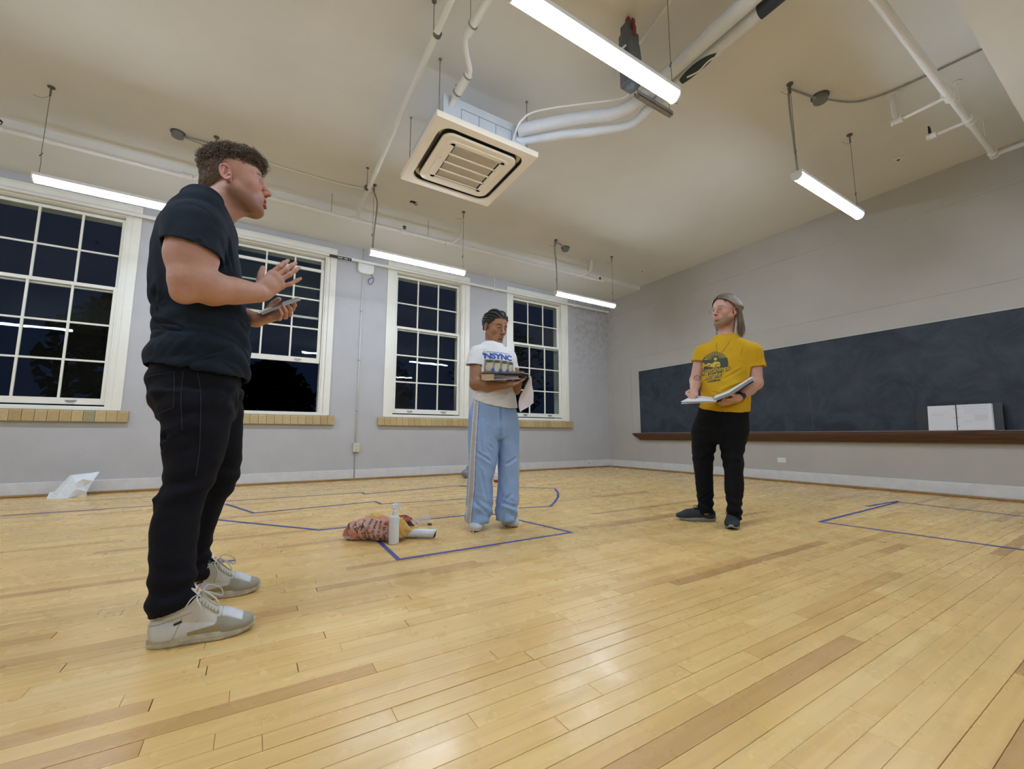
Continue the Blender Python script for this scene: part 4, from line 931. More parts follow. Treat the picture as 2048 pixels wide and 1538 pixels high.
def put(name, V, Q, mats, parent=None, cols=None, loc=None):
    me = bpy.data.meshes.new(name); n = len(V); f = len(Q)
    me.vertices.add(n); me.vertices.foreach_set('co', np.asarray(V, np.float32).ravel())
    me.loops.add(4*f); me.loops.foreach_set('vertex_index', np.asarray(Q, np.int32).ravel())
    me.polygons.add(f); me.polygons.foreach_set('loop_start', np.arange(0, 4*f, 4, dtype=np.int32)); me.polygons.foreach_set('loop_total', np.full(f, 4, np.int32))
    me.update(calc_edges=True); me.shade_smooth()
    if cols is not None:
        a = me.color_attributes.new('Col', 'FLOAT_COLOR', 'POINT'); c = np.ones((n, 4), np.float32); c[:, :3] = cols; a.data.foreach_set('color', c.ravel())
    return link(name, me, mats, parent)
def paint(n, base): c = np.empty((n, 3)); c[:] = base; return c
def mixc(c, m, col): m = np.clip(m, 0, 1)[:, None]; c[:] = c*(1-m)+np.array(col)*m; return c
def sst(x, a, b): t = np.clip((x-a)/(b-a), 0, 1); return t*t*(3-2*t)
def Rxyz(ax, ay, az): return np.array(Euler((ax, ay, az), 'XYZ').to_matrix())
def basis(fwd, up):
    """columns: person's right, face direction, up"""
    f = np.array(fwd, float); f /= np.linalg.norm(f); r = np.cross(f, np.array(up, float)); r /= np.linalg.norm(r); u = np.cross(r, f); return np.stack([r, f, u], 1)

# ---- head in its own frame: x = right ear side, y = face, z = up, origin between the ears at eye level; metres for an adult man
def sculpt_head(F, org, R, sc=1.0, female=False, jaw=1.0, mouth_open=0.0, neck_to=None, neck_r=0.056, nose=1.0, wide=1.0, ears=True, brow=1.0, back=1.0, top=1.0, lipk=1.0):
    F.frame(org, R, sc); W = wide
    F.ell((0, -0.020+0.097*(1-back), 0.038-0.04*(1-top)), (0.0745*W, 0.097*back, 0.083*top), k=0.01)
    F.ell((0, 0.020, 0.040), (0.066*W, 0.070, 0.066*top), k=0.03)
    F.ell((0, 0.030, -0.020), (0.060*W, 0.056, 0.075), k=0.03)
    F.ell((0, 0.032, -0.070*jaw), (0.047*W, 0.048, 0.036), k=0.035)
    F.ell((0, 0.070, -0.097*jaw), (0.020, 0.017, 0.017), k=0.026)
    for s_ in (-1, 1):
        F.cap((s_*0.052*W, 0.000, -0.050), (s_*0.026*W, 0.056, -0.090*jaw), 0.020, 0.018, k=0.028)
        F.ell((s_*0.041*W, 0.058, -0.020), (0.022, 0.020, 0.020), k=0.025)
        F.cap((s_*0.008, 0.084, 0.018), (s_*0.042, 0.069, 0.021), 0.0095*brow, 0.008*brow, k=0.016)
    for s_ in (-1, 1):
        F.ell((s_*0.032, 0.095, 0.000), (0.019, 0.0175, 0.0125), k=0.012, op='s')
        F.ell((s_*0.031, 0.0700, 0.001), (0.0150, 0.0145, 0.0125), k=0.004)
        F.chain([(s_*0.0155, 0.0795, 0.001), (s_*0.024, 0.0850, 0.0070), (s_*0.035, 0.0840, 0.0078), (s_*0.0470, 0.0730, 0.002)], [0.0028, 0.0040, 0.0042, 0.0032], k=0.004)
        F.chain([(s_*0.0155, 0.0795, 0.000), (s_*0.025, 0.0835, -0.0072), (s_*0.036, 0.0815, -0.0070), (s_*0.0470, 0.0730, 0.000)], [0.0024, 0.0034, 0.0034, 0.003], k=0.004)
    # nose
    F.cap((0, 0.084, 0.016), (0, 0.1075, -0.026), 0.0072, 0.0095*nose, k=0.012)
    F.ell((0, 0.108, -0.029), (0.0100*nose, 0.0095, 0.0085), k=0.008)
    for s_ in (-1, 1): F.ell((s_*0.0125*nose, 0.0965, -0.032), (0.0072*nose, 0.0085, 0.0066), k=0.006)
    for s_ in (-1, 1): F.ell((s_*0.0068*nose, 0.1015, -0.0395), (0.0035, 0.005, 0.003), k=0.002, op='s')
    # mouth
    F.ell((0, 0.076, -0.060), (0.027, 0.016, 0.022), k=0.02)
    o_ = mouth_open
    lip = (1.25 if female else 1.0)*lipk
    F.chain([(-0.024, 0.081, -0.0600), (-0.010, 0.0900, -0.0555), (0, 0.0910, -0.0570), (0.010, 0.0900, -0.0555), (0.024, 0.081, -0.0600)], [0.0025, 0.0055*lip, 0.0052*lip, 0.0055*lip, 0.0025], k=0.005)
    F.chain([(-0.022, 0.081, -0.0625-o_*.5), (-0.009, 0.0880, -0.0680-o_), (0.009, 0.0880, -0.0680-o_), (0.022, 0.081, -0.0625-o_*.5)], [0.0025, 0.0068*lip, 0.0068*lip, 0.0025], k=0.005)
    if o_ > 0: F.ell((0, 0.093, -0.0625-o_*.4), (0.017, 0.017, 0.0022+o_*.42), k=0.003, op='s')
    else: F.chain([(-0.024, 0.085, -0.0622), (-0.008, 0.099, -0.0612), (0.008, 0.099, -0.0612), (0.024, 0.085, -0.0622)], [0.0012, 0.0018, 0.0018, 0.0012], k=0.002, op='s')
    F.ell((0, 0.088, -0.0805*jaw), (0.016, 0.006, 0.005), k=0.008, op='s')
    if ears:
        for s_ in (-1, 1):
            Re = Rxyz(0.12, 0, s_*-0.38) @ Rxyz(0.15, 0, 0); c = np.array((s_*0.0775*W, -0.014, -0.004))
            F.ell(c, (0.0075, 0.0175, 0.031), R=Re, k=0.006)
            F.ell(c+np.array((s_*0.0065, 0.002, 0.003)), (0.006, 0.0115, 0.021), R=Re, k=0.003, op='s')
            n = 14; ring_ = []
            for i in range(n):
                a = -1.15+i/(n-1)*4.6; p = np.array((s_*0.0035, -0.0152*math.sin(a)*1.0-0.0, 0.029*math.cos(a))) if False else np.array((s_*0.0045, -0.0160*math.sin(a+0.15), 0.0285*math.cos(a+0.15)))
                ring_.append(c+Re @ p)
            F.chain(ring_, [0.0030]*n, k=0.003); F.ell(c+np.array((s_*0.001, 0.007, -0.0265)), (0.005, 0.008, 0.008), k=0.006)
            F.cap(c+Re @ np.array((s_*0.004, 0.010, -0.010)), c+Re @ np.array((s_*0.003, -0.006, -0.016)), 0.0032, k=0.003)
            F.cap(c+Re @ np.array((s_*0.003, 0.004, 0.016)), c+Re @ np.array((s_*0.004, -0.008, -0.006)), 0.0028, k=0.003)
    nb = F.P((0, -0.030, -0.060)); jb = F.P((0, 0.010, -0.070)); F.frame()
    if neck_to is not None:
        F.cap(nb, neck_to, neck_r*sc, neck_r*1.10*sc, k=0.035); F.cap(jb, np.array(neck_to)+np.array(R)[:, 1]*0.010, neck_r*0.60*sc, neck_r*0.85*sc, k=0.025)
def head_colors(V, c, org, R, sc, lip, brow_c, cheek, stub=None, stub_amt=0.0, mo=0.0):
    L = (V-np.array(org)) @ np.array(R)/sc; x, y, z = L.T; ax = np.abs(x); inh = (np.linalg.norm(L, axis=1) < 0.2)
    face = inh & (y > 0.02)
    m = sst(y, 0.03, 0.07)*np.exp(-((ax-0.042)/0.02)**2-((z+0.022)/0.022)**2)*inh; mixc(c, m*0.45, cheek)
    m = np.exp(-((L-np.array((0, 0.11, -0.028)))**2).sum(1)/0.016**2)*inh; mixc(c, m*0.35, cheek)
    ear = inh*sst(ax, 0.070, 0.078)*np.exp(-((y+0.012)/0.022)**4-(z/0.034)**4); mixc(c, ear*0.5, cheek)
    if stub is not None:
        m = inh*sst(-z-0.25*(0.075-ax), 0.026, 0.062)*sst(y+0.9*ax, 0.02, 0.05)*(1-np.exp(-(x/0.028)**2-((z+0.062)/0.010)**2))*sst(z, -0.135, -0.105); mixc(c, m*stub_amt, stub)
        m = face*np.exp(-(x/0.022)**2)*np.exp(-((z+0.0475)/0.005)**2)*(y > 0.08); mixc(c, m*stub_amt, stub)
    m = face*(y > 0.076)*sst(0.0245-ax, 0, 0.005)*sst(0.0095-ax*0.16+mo*0.8-np.abs(z+0.0622+mo*0.6), -0.001, 0.003); mixc(c, m*0.85, lip)
    zb = 0.0225+0.004*np.sin(np.clip((ax-0.012)/0.036, 0, 1)*PI); m = face*sst(ax, 0.010, 0.016)*sst(0.054-ax, 0, 0.008)*np.exp(-((z-zb)/(0.0052))**2); mixc(c, m*0.95, brow_c)
    m = face*(y > 0.06)*np.exp(-(((ax-0.031)/0.016)**2+((z-0.0055)/0.0028)**2)**1.0)*0.55; mixc(c, m, tuple(b*0.6 for b in brow_c))
    m = face*np.exp(-(((ax-0.007)/0.004)**2+((z+0.0385)/0.003)**2))*(y > 0.09); mixc(c, m*0.8, tuple(l*0.3 for l in lip))
    return c
M_eye = mat('eye_white', (0.78, 0.75, 0.72), 0.15); M_iris = mat('iris', (0.09, 0.075, 0.05), 0.1); M_irisb = mat('iris_blue_grey', (0.12, 0.16, 0.18), 0.1)
def eyes(parent, org, R, sc, look=(0, 0), iris=None, closed=0.0):
    o_ = np.array(org); R = np.array(R)
    for s_ in (-1, 1):
        c = o_+R @ (np.array((s_*0.031, 0.0735, 0.001))*sc); r = 0.0118*sc
        d = R @ (np.array(Euler((look[1], 0, -look[0])).to_matrix()) @ np.array((0, 1, 0)))
        mb = MB(); prof = [(r*math.sin(a), -r*math.cos(a)) for a in np.linspace(0, PI, 13)]; mb.lathe(prof, 16, c, d)
        e = mb.build('eye', M_eye, parent, smooth=True); mb = MB(); mb.lathe([(0.0, r*1.035), (0.0022*sc, r*1.03), (0.0024*sc, r*1.022)], 14, c, d); pu = mb
        mi = MB(); mi.lathe([(0.0, r*1.01), (0.003*sc, r*0.99), (0.0068*sc, r*0.84)], 16, c, d); mi.build('iris', iris or M_iris, e, smooth=True); pu.build('pupil', M_black, e)

# ---- hand: wrist, knuckle row and finger joints given as points; palm as a flattened blend
def hand(F, wrist, pd, kn, fingers, rad=1.0, thumb=None, palm_n=None, wr=0.026):
    """kn: four knuckles index..little; fingers: lists of joints after the knuckle; palm_n: palm normal"""
    w0 = np.array(wrist, float); kn = [np.array(k, float) for k in kn]; n = np.array(palm_n, float); n /= np.linalg.norm(n)
    mid = sum(kn)/4
    for i, k in enumerate(kn):
        b = w0+(k-w0)*0.18+(k-mid)*0.45
        F.cap(b, k, 0.0175*rad, 0.0125*rad, k=0.016*rad, flat=(n, 0.78))
    for i in range(3): F.cap(kn[i], kn[i+1], 0.0105*rad, 0.0105*rad, k=0.010*rad)
    F.ell((w0*0.45+mid*0.55)+n*0.004, (0.03*rad, 0.034*rad, 0.013*rad) if False else (0.024*rad, 0.024*rad, 0.024*rad), k=0.02*rad)
    R0 = [0.0092, 0.0095, 0.0090, 0.0080]
    for i, f in enumerate(fingers):
        P = [kn[i]]+[np.array(p, float) for p in f]; r = R0[i]*rad
        rs = [r*1.12, r*1.02, r*0.93, r*0.80][:len(P)]
        F.chain(P, rs, k=0.0035*rad)
        for j in (1, 2):
            if j < len(P): F.ell(P[j], (rs[j]*1.08,)*3, k=0.004*rad)
    if thumb is not None:
        T = [np.array(p, float) for p in thumb]; b = w0+(T[0]-w0)*0.15
        F.cap(b, T[0], 0.017*rad, 0.0135*rad, k=0.018*rad); F.chain(T, [0.0130*rad, 0.0112*rad, 0.0102*rad, 0.0082*rad][:len(T)], k=0.005*rad)
def nails(parent, tips, m, r=0.0062):
    mb = MB()
    for t, d, n in tips:
        t = Vector(t); d = Vector(d).normalized(); n = Vector(n); n = (n-n.dot(d)*d).normalized(); b = d.cross(n)
        mb.obox(t+n*r*1.0, b*r*0.62, d*r*0.85, n*0.0007)
    if tips: mb.build('fingernails', m, parent)

# ================================================================ CLOTHES AND HAIR
def smin_arr(a, b, k): h = np.maximum(k-np.abs(a-b), 0)/k; return np.minimum(a, b)-h*h*(k*0.25)
def tee(name, grid, torso, sleeves, neck, hem, mats, parent, rot=0.0, yoke=(), t=0.0075, ripple=None, cols=None, pw=2.0, smooth=3, extra=None):
    """sleeves: (shoulder, cuff centre, r0, r1, cuff normal); neck: list of (a, b, ra, rb) cut out; hem: (point, normal)"""
    T = Field(*grid); T.col(torso, k=0.02, rot=rot, pw=pw)
    for a, b, ra, rb in yoke: T.cap(a, b, ra, rb, k=0.06)
    if extra: extra(T)
    Td = T.D; U = Td.copy(); rem = []
    for a, b, ra, rb, n in sleeves:
        S = Field(*grid); a = np.array(a, float); b = np.array(b, float); e = b+(b-a)/np.linalg.norm(b-a)*0.10
        S.cap(a, b, ra, rb, k=0); S.cap(b, e, rb, rb*1.03, k=0.0); U = smin_arr(U, S.D, 0.035); rem.append((S.D, b, np.array(n, float)/np.linalg.norm(n)))
    U = np.maximum(U, -(U+np.float32(t))); ax = T.ax; c = [ax[i].reshape([-1 if j == i else 1 for j in range(3)]) for i in range(3)]
    for Sd, b, n in rem:
        pdn = sum((c[i]-np.float32(b[i]))*np.float32(n[i]) for i in range(3)); U = np.maximum(U, -np.maximum(np.maximum(-pdn, Sd-0.03), -(Td-0.006)))
    T.D = U
    for a, b, ra, rb in neck: T.cap(a, b, ra, rb, k=0.0, op='s')
    T.cut(*hem); V, Q = T.nets(smooth); Nn = normals(V, Q)
    if ripple is not None: V = V+Nn*ripple(V, Nn)[:, None]; V = lap(V, Q, 0.35)
    o = put(name, V, Q, mats, parent, cols(V, Nn) if cols else None)
    a, b, ra, rb = neck[0]; a, b = np.array(a, float), np.array(b, float); ax_ = (b-a)/np.linalg.norm(b-a); u = np.cross(ax_, (0.2, 1, 0.1)); u /= np.linalg.norm(u); v = np.cross(ax_, u)
    W = V-a; h = W @ ax_; L_ = np.linalg.norm(b-a); tt = np.clip(h/L_, 0, 1); dr = np.linalg.norm(W-tt[:, None]*L_*ax_, axis=1)-(ra+(rb-ra)*tt); near = np.abs(dr) < 0.0065
    th = np.arctan2(W @ v, W @ u); nb = 28; pts = []
    for k in range(nb):
        m = near & (np.abs((th-(-PI+2*PI*(k+.5)/nb)+PI) % (2*PI)-PI) < PI/nb*1.3)
        pts.append(V[m][np.argmax(h[m])] if m.any() else None)
    if all(p is not None for p in pts):
        Pn = np.array(pts)
        for _ in range(4): Pn = (np.roll(Pn, 1, 0)+2*Pn+np.roll(Pn, -1, 0))/4
        Pn = Pn-ax_*0.004; ring_ = [tuple(p) for p in Pn]+[tuple(Pn[0]), tuple(Pn[1])]; MB().tube(ring_, 0.0078, 8, flat=0.55, up=tuple(ax_ @ np.zeros((3, 3))+u)).build('collar', mats, o, smooth=True)
    return o, V, Q
def hoop(parent, name, c, u, v, ru, rv, r, m, n=40, flat=0.6, ph=None):
    """a closed rib round an opening: centre, two axes"""
    c, u, v = np.array(c, float), np.array(u, float), np.array(v, float); u /= np.linalg.norm(u); v /= np.linalg.norm(v)
    pts = [tuple(c+u*ru*math.cos(a)+v*rv*math.sin(a)) for a in np.linspace(0, 2*PI, n+1)]
    return MB().tube(pts, r, 8, flat=flat).build(name, m, parent, smooth=True)
M_lace = mat('cotton_lace', (0.62, 0.59, 0.50), 0.8, bump=0.3, bscale=400)
def shoe_outline(L, w, n=44):
    out = []
    for i in range(n):
        a = 2*PI*i/n; x = math.cos(a); y = math.sin(a); xx = L/2+L/2*np.sign(x)*abs(x)**0.85
        t = xx/L; ww = w*np.interp(t, [0, 0.12, 0.4, 0.68, 0.85, 1], [0.72, 0.80, 0.76, 1.0, 0.92, 0.7]); out.append((xx, ww*np.sign(y)*abs(y)**0.8))
    return out
def make_shoe(parent, loc, rz, kind, side, L=0.30, w=0.052, name='shoe', tilt=0.0):
    s = empty(name, loc, rz); s.parent = parent; s.rotation_euler = (tilt, 0, rz)
    h = 0.15 if kind == 'high' else 0.085
    hs = 0.0018 if kind == 'high' else 0.0024; F = Field(axis((-0.03, L+0.03, hs)), axis((-0.08, 0.08, hs)), axis((0.0, h+0.04, hs)))
    k = L/0.30
    F.ell((0.236*k, 0, 0.034), (0.063*k, w*0.95, 0.030), k=0.02); F.cap((0.215*k, 0, 0.036), (0.13*k, 0, 0.070), 0.036, 0.042, k=0.03, flat=((0, 0, 1), 0.85))
    F.cap((0.055*k, 0, 0.045), (0.20*k, 0, 0.042), 0.040, 0.046, k=0.02); F.ell((0.048*k, 0, 0.055), (0.048, w*0.80, 0.055), k=0.02)
    if kind == 'high': F.cap((0.075*k, 0, 0.075), (0.062*k, 0, h+0.02), 0.047, 0.045, k=0.03, flat=((0, 1, 0), 0.9)); F.cap((0.14*k, 0, 0.088), (0.085*k, 0, h), 0.034, 0.034, k=0.03)
    else: F.cap((0.06*k, 0, 0.06), (0.058*k, 0, h+0.02), 0.042, 0.040, k=0.02, flat=((0, 1, 0), 0.9))
    F.cut((0.06*k, 0, h+0.006), (0.28, 0, 1)) if kind == 'high' else F.cut((0.06*k, 0, h), (-0.1, 0, 1))
    F.cut((0, 0, 0.024), (0, 0, -1)); V, Q = F.nets(2); Nn = normals(V, Q); x, y, z = V[:, 0]/k, V[:, 1], V[:, 2]; ay = np.abs(y)
    V = V+Nn*(wobble(V, 5+side, 22)*0.0009)[:, None]
    if kind == 'high':
        c = paint(len(V), (0.60, 0.56, 0.48)); taupe = (0.33, 0.29, 0.20); white = (0.66, 0.70, 0.76)
        mixc(c, sst(x, 0.03, 0.10)*sst(0.20-x, 0, 0.03)*sst(0.085-0.12*x-z, 0, 0.006)*0+sst(0.078-0.18*(x-0.08)-z, -0.002, 0.002)*(x < 0.21)*(x > 0.015), white)
        mixc(c, sst(x-0.190, 0, 0.003)*sst(z-0.036, -0.002, 0.002)*sst(0.034-ay, -0.001, 0.002)*sst(0.265-x, 0, 0.003), white)
        mixc(c, sst(x+0.8*(0.05-z)-0.175-0.3*(ay-0.03), 0, 0.003)*sst(0.205-x, 0, 0.003)*(z > 0.03), taupe)
        mixc(c, np.clip(sst(x-0.262, 0, 0.003)+(x > 0.19)*sst(ay-0.036, 0, 0.002), 0, 1)*(z < 0.075), (0.30, 0.28, 0.22))
        mixc(c, sst(0.030+0.16*(x-0.11)-(z-0.012), 0, 0.002)*(x > 0.11)*(x < 0.2), (0.35, 0.27, 0.16))
        mixc(c, sst(z-(0.070+0.2*(0.10-x)), 0, 0.003)*(x > 0.085)*(x < 0.17)*sst(0.036-ay, -0.012, -0.004)*0.0, taupe)
        mixc(c, (np.abs(z-(0.083+0.25*(x-0.05))) < 0.0013)*(x < 0.12)*1.0, (0.28, 0.25, 0.19)); mixc(c, (np.abs(x-0.085-0.35*(z-0.06)) < 0.0012)*(z < 0.09)*1.0, (0.28, 0.25, 0.19))
        mixc(c, (x < 0.012)*(z > 0.095)*1.0, (0.50, 0.25, 0.03)); mixc(c, (0.5+0.5*wobble(V, 9, 30))*0.22, (0.42, 0.38, 0.30))
        um, sm = mat('worn_shoe_leather', (0.6, 0.56, 0.5), 0.45, attr='Col', bump=0.15, bscale=150), mat('scuffed_rubber', (0.56, 0.52, 0.42), 0.6, var=0.35, vscale=35)
    elif kind == 'white':
        c = paint(len(V), (0.66, 0.68, 0.72)); mixc(c, (x > 0.225)*sst(z-0.03, 0, 0.004)*0.5, (0.50, 0.53, 0.58)); mixc(c, (np.abs(x-0.225) < 0.0025)*1.0, (0.33, 0.34, 0.37)); mixc(c, (np.abs(z-0.045-0.2*(0.2-x)) < 0.002)*(x < 0.2)*0.7, (0.36, 0.37, 0.40))
        um, sm = mat('white_shoe_leather', (0.6, 0.6, 0.6), 0.4, attr='Col'), mat('white_rubber', (0.60, 0.61, 0.62), 0.5, var=0.1, vscale=30)
    else:
        c = paint(len(V), (0.018, 0.024, 0.032)); mixc(c, sst(np.sin(x*220+z*160), 0.6, 0.9)*(x < 0.2)*0.5, (0.05, 0.06, 0.07)); mixc(c, (x > 0.268)*(z < 0.045)*1.0, (0.01, 0.01, 0.012))
        um, sm = mat('black_knit', (0.02, 0.02, 0.03), 0.7, attr='Col', bump=0.4, bscale=300), mat('grey_foam', (0.27, 0.28, 0.26), 0.7, var=0.1, vscale=20)
    put('upper', V, Q, um, s, c)
    # sole: outline swept up with a toe spring and a groove
    out = shoe_outline(L, w); mb = MB(); prof = [(-0.004, 0.0), (0.0, 0.004), (0.0015, 0.012), (-0.0005, 0.0135), (0.0015, 0.015), (0.001, 0.029), (-0.004, 0.0315)] if kind != 'run' else [(-0.008, 0.0), (-0.001, 0.006), (0.004, 0.018), (0.001, 0.030), (-0.006, 0.036)]
    n = len(out); vs = []
    for o_, z_ in prof:
        for (x_, y_) in out:
            cx_ = x_-L/2; q = math.hypot(cx_/(L/2), y_/w)+1e-6; t = x_/L; spring = 0.010*max(0, (t-0.72)/0.28)**2*(1-0.0*z_)+(0.012*max(0, (t-0.70)/0.3)**2 if kind == 'run' else 0)
            hz = z_*(1.0 if kind != 'run' else np.interp(t, [0, 0.25, 0.6, 1], [1.35, 1.15, 0.85, 0.6])); vs.append((x_+cx_/(L/2)*o_/q, y_+y_/w*o_/q, hz+spring))
    fs = [tuple(range(n))[::-1], tuple((len(prof)-1)*n+i for i in range(n))]
    for i in range(len(prof)-1):
        for j in range(n): fs.append((i*n+j, i*n+(j+1) % n, (i+1)*n+(j+1) % n, (i+1)*n+j))
    mb.add(vs, fs); mb.build('sole', sm, s, smooth=True, auto=0.9)
    if kind in ('high', 'white'):
        M_t = mat('dark_green_tongue', (0.012, 0.055, 0.055), 0.7) if kind == 'high' else mat('pale_tongue', (0.60, 0.62, 0.66), 0.6)
        mb = MB(); a0, a1 = ((0.195*k, 0.083), (0.103*k, 0.165)) if kind == 'high' else ((0.20*k, 0.076), (0.10*k, 0.10))
        P = [(a0[0]+(a1[0]-a0[0])*i/6, a0[1]+(a1[1]-a0[1])*(i/6)**(1.35 if kind == 'high' else 1)) for i in range(7)]
        vs = []; 
        for dz in (0.0, 0.004):
            for (px, pz) in P:
                for j in range(5): yy = (j-2)/2*0.026; vs.append((px+dz*0.6, yy, pz+dz-abs(yy)**2*9))
        m_ = 35; fs = []
        for i in range(6):
            for j in range(4): q = i*5+j; fs += [(q, q+1, q+6, q+5), (m_+q, m_+q+5, m_+q+6, m_+q+1)]
        for i in range(6): fs += [(i*5, i*5+5, m_+i*5+5, m_+i*5), (i*5+4, m_+i*5+4, m_+i*5+9, i*5+9)]
        for j in range(4): fs += [(j, m_+j, m_+j+1, j+1), (30+j, 31+j, m_+31+j, m_+30+j)]
        mb.add(vs, fs); mb.build('tongue', M_t, s, smooth=True, auto=0.7)
        mb = MB(); nl = 6 if kind == 'high' else 4
        def sf(t, yy): i = t*6; i0 = min(5, int(i)); f = i-i0; return (P[i0][0]+(P[i0+1][0]-P[i0][0])*f+0.004, yy, P[i0][1]+(P[i0+1][1]-P[i0][1])*f+0.0075-abs(yy)**2*9)
        for q in range(nl):
            t = 0.06+0.10*q
            for s1 in (-1, 1): mb.tube([sf(t, s1*0.033), sf(t+0.03, s1*0.012), sf(t+0.07, -s1*0.012), sf(t+0.10, -s1*0.033)], 0.0042, 6, flat=0.5, up=(0.6, 0, 0.8))
        if kind == 'high':
            kx = sf(0.70, 0); kz = kx[2]+0.006
            for s1 in (-1, 1):
                mb.tube(smooth_path([(kx[0], 0, kz), (kx[0]+0.015, s1*0.035, kz+0.012), (kx[0]+0.05, s1*0.058, kz-0.012), (kx[0]+0.055, s1*0.050, kz-0.035), (kx[0]+0.02, s1*0.030, kz-0.012), (kx[0], 0, kz)], 5), 0.0032, 6, flat=0.6)
                mb.tube(smooth_path([(kx[0], 0, kz), (kx[0]-0.005, s1*0.045, kz-0.005), (kx[0]+0.01, s1*0.056, kz-0.035), (kx[0]+0.002, s1*0.057, kz-0.075)], 5), 0.0032, 6, flat=0.6)
                mb.tube(smooth_path([(kx[0], 0, kz), (kx[0]-0.02, s1*0.043, kz-0.004), (kx[0]-0.035, s1*0.052, kz-0.030)], 5), 0.0030, 6, flat=0.6)
            mb.tube([(kx[0]-0.004, -0.006, kz), (kx[0]+0.004, 0.006, kz)], 0.006, 6)
        else:
            mb.tube(smooth_path([(0.17*k, 0.03, 0.088), (0.20*k, 0.045, 0.10), (0.235*k, 0.03, 0.086), (0.19*k, 0.0, 0.09)], 4), 0.0028, 5)
            if side == 2: mb.tube([(0.19*k, 0.0, 0.09), (0.25*k, -0.012, 0.076), (0.285*k, -0.01, 0.055), (0.315*k, -0.012, 0.006), (0.338*k, -0.012, 0.003)], 0.0028, 5)
        mb.build('laces', M_lace, s, smooth=True)
        if kind == 'high':
            lb = MB(); a, b_, c_ = Vector((P[5][0]+0.004, 0, P[5][1]+0.008)), Vector((P[6][0]-P[4][0], 0, P[6][1]-P[4][1])).normalized(), Vector((0, 1, 0)); nn = b_.cross(c_)*-1
            lb.obox(a+nn*0.001, c_*0.025, b_*0.021, nn*0.0015); l_ = lb.build('tongue_label', M_white, s)
            lb = MB(); lb.obox(a+nn*0.0028, c_*0.018, b_*0.0045, nn*0.0004); lb.build('orange_mark', mat('orange_print', (0.75, 0.22, 0.06), 0.6), l_)
            for s1 in (-1, 1): MB().obox((0.085*k, s1*0.0505, 0.077), (0.010, 0, 0.0035), (0, 0.0008, 0), (-0.0012, 0, 0.0035)).build('side_tag', M_black, s)
    if kind == 'run':
        mb = MB(); 
        for q in range(5):
            t = q/5; px, pz = 0.20*k-0.085*k*t, 0.077+0.020*t
            mb.tube([(px, -0.026, pz-0.004), (px-0.004, 0, pz+0.008), (px-0.008, 0.026, pz-0.004)], 0.003, 5)
        mb.tube(smooth_path([(0.12*k, 0, 0.104), (0.14*k, 0.03, 0.115), (0.155*k, 0.04, 0.095), (0.125*k, 0.0, 0.102)], 4), 0.0028, 5); mb.tube(smooth_path([(0.12*k, 0, 0.104), (0.14*k, -0.03, 0.115), (0.155*k, -0.04, 0.095), (0.125*k, 0.0, 0.102)], 4), 0.0028, 5)
        mb.build('laces', M_black, s, smooth=True)
    return s
class Strands:
    """a mass of thin tapered locks gathered into one mesh (hair)"""
    def __init__(s): s.V = []; s.F = []; s.n = 0; s.c = []
    def add(s, pts, r0, r1, tone, n=4, flat=1.0):
        P = np.array(pts, float); T = np.gradient(P, axis=0); T /= np.maximum(np.linalg.norm(T, axis=1), 1e-9)[:, None]
        u = np.cross(T, np.array((0.31, 0.77, 0.55))); u /= np.maximum(np.linalg.norm(u, axis=1), 1e-9)[:, None]; b = np.cross(T, u); m = len(P)
        t = np.linspace(0, 1, m); r = (r0+(r1-r0)*t)*np.minimum(1, 1.15-t**6); a = np.arange(n)*2*PI/n
        ring_ = P[:, None]+r[:, None, None]*(np.cos(a)[None, :, None]*u[:, None]+flat*np.sin(a)[None, :, None]*b[:, None]); s.V.append(ring_.reshape(-1, 3)); base = s.n
        i = np.arange(m-1)[:, None]*n; j = np.arange(n)[None, :]; j2 = (j+1) % n
        s.F.append(np.stack([i+j, i+j2, i+n+j2, i+n+j], -1).reshape(-1, 4)+base); s.n += m*n
        s.c.append(np.repeat(np.array(tone)[None]*np.linspace(0.85, 1.12, m)[:, None], n, axis=0))
    def build(s, name, m, parent): return put(name, np.concatenate(s.V), np.concatenate(s.F), m, parent, np.concatenate(s.c))
M_hair = mat('hair', (0.1, 0.07, 0.05), 0.42, attr='Col', spec=0.5)

# ================================================================ MATERIALS for people
def skin_mat(name, rough=0.5, b=0.10):
    m = mat(name, (0.5, 0.3, 0.2), rough, attr='Col', var=0.07, vscale=45, bump=b, bscale=260, spec=0.35)
    p = m.node_tree.nodes['Principled BSDF']; p.inputs['Subsurface Weight'].default_value = 0.12; p.inputs['Subsurface Radius'].default_value = (0.9, 0.35, 0.2); p.inputs['Subsurface Scale'].default_value = 0.008
    return m
M_skin1 = skin_mat('fair_skin'); M_skin2 = skin_mat('brown_skin', 0.42); M_skin3 = skin_mat('light_skin')
def cloth(name, col, bump=0.3, bs=300, **k): return mat(name, col, 0.85, bump=bump, bscale=bs, spec=0.2, **k)
M_btee = cloth('black_cotton', (0.011, 0.0175, 0.030), var=0.3, vscale=9); M_bjean = cloth('black_denim', (0.0050, 0.0055, 0.0105), var=0.35, vscale=16)
M_nail = mat('nail', (0.62, 0.42, 0.36), 0.3)
AM = 0.0607
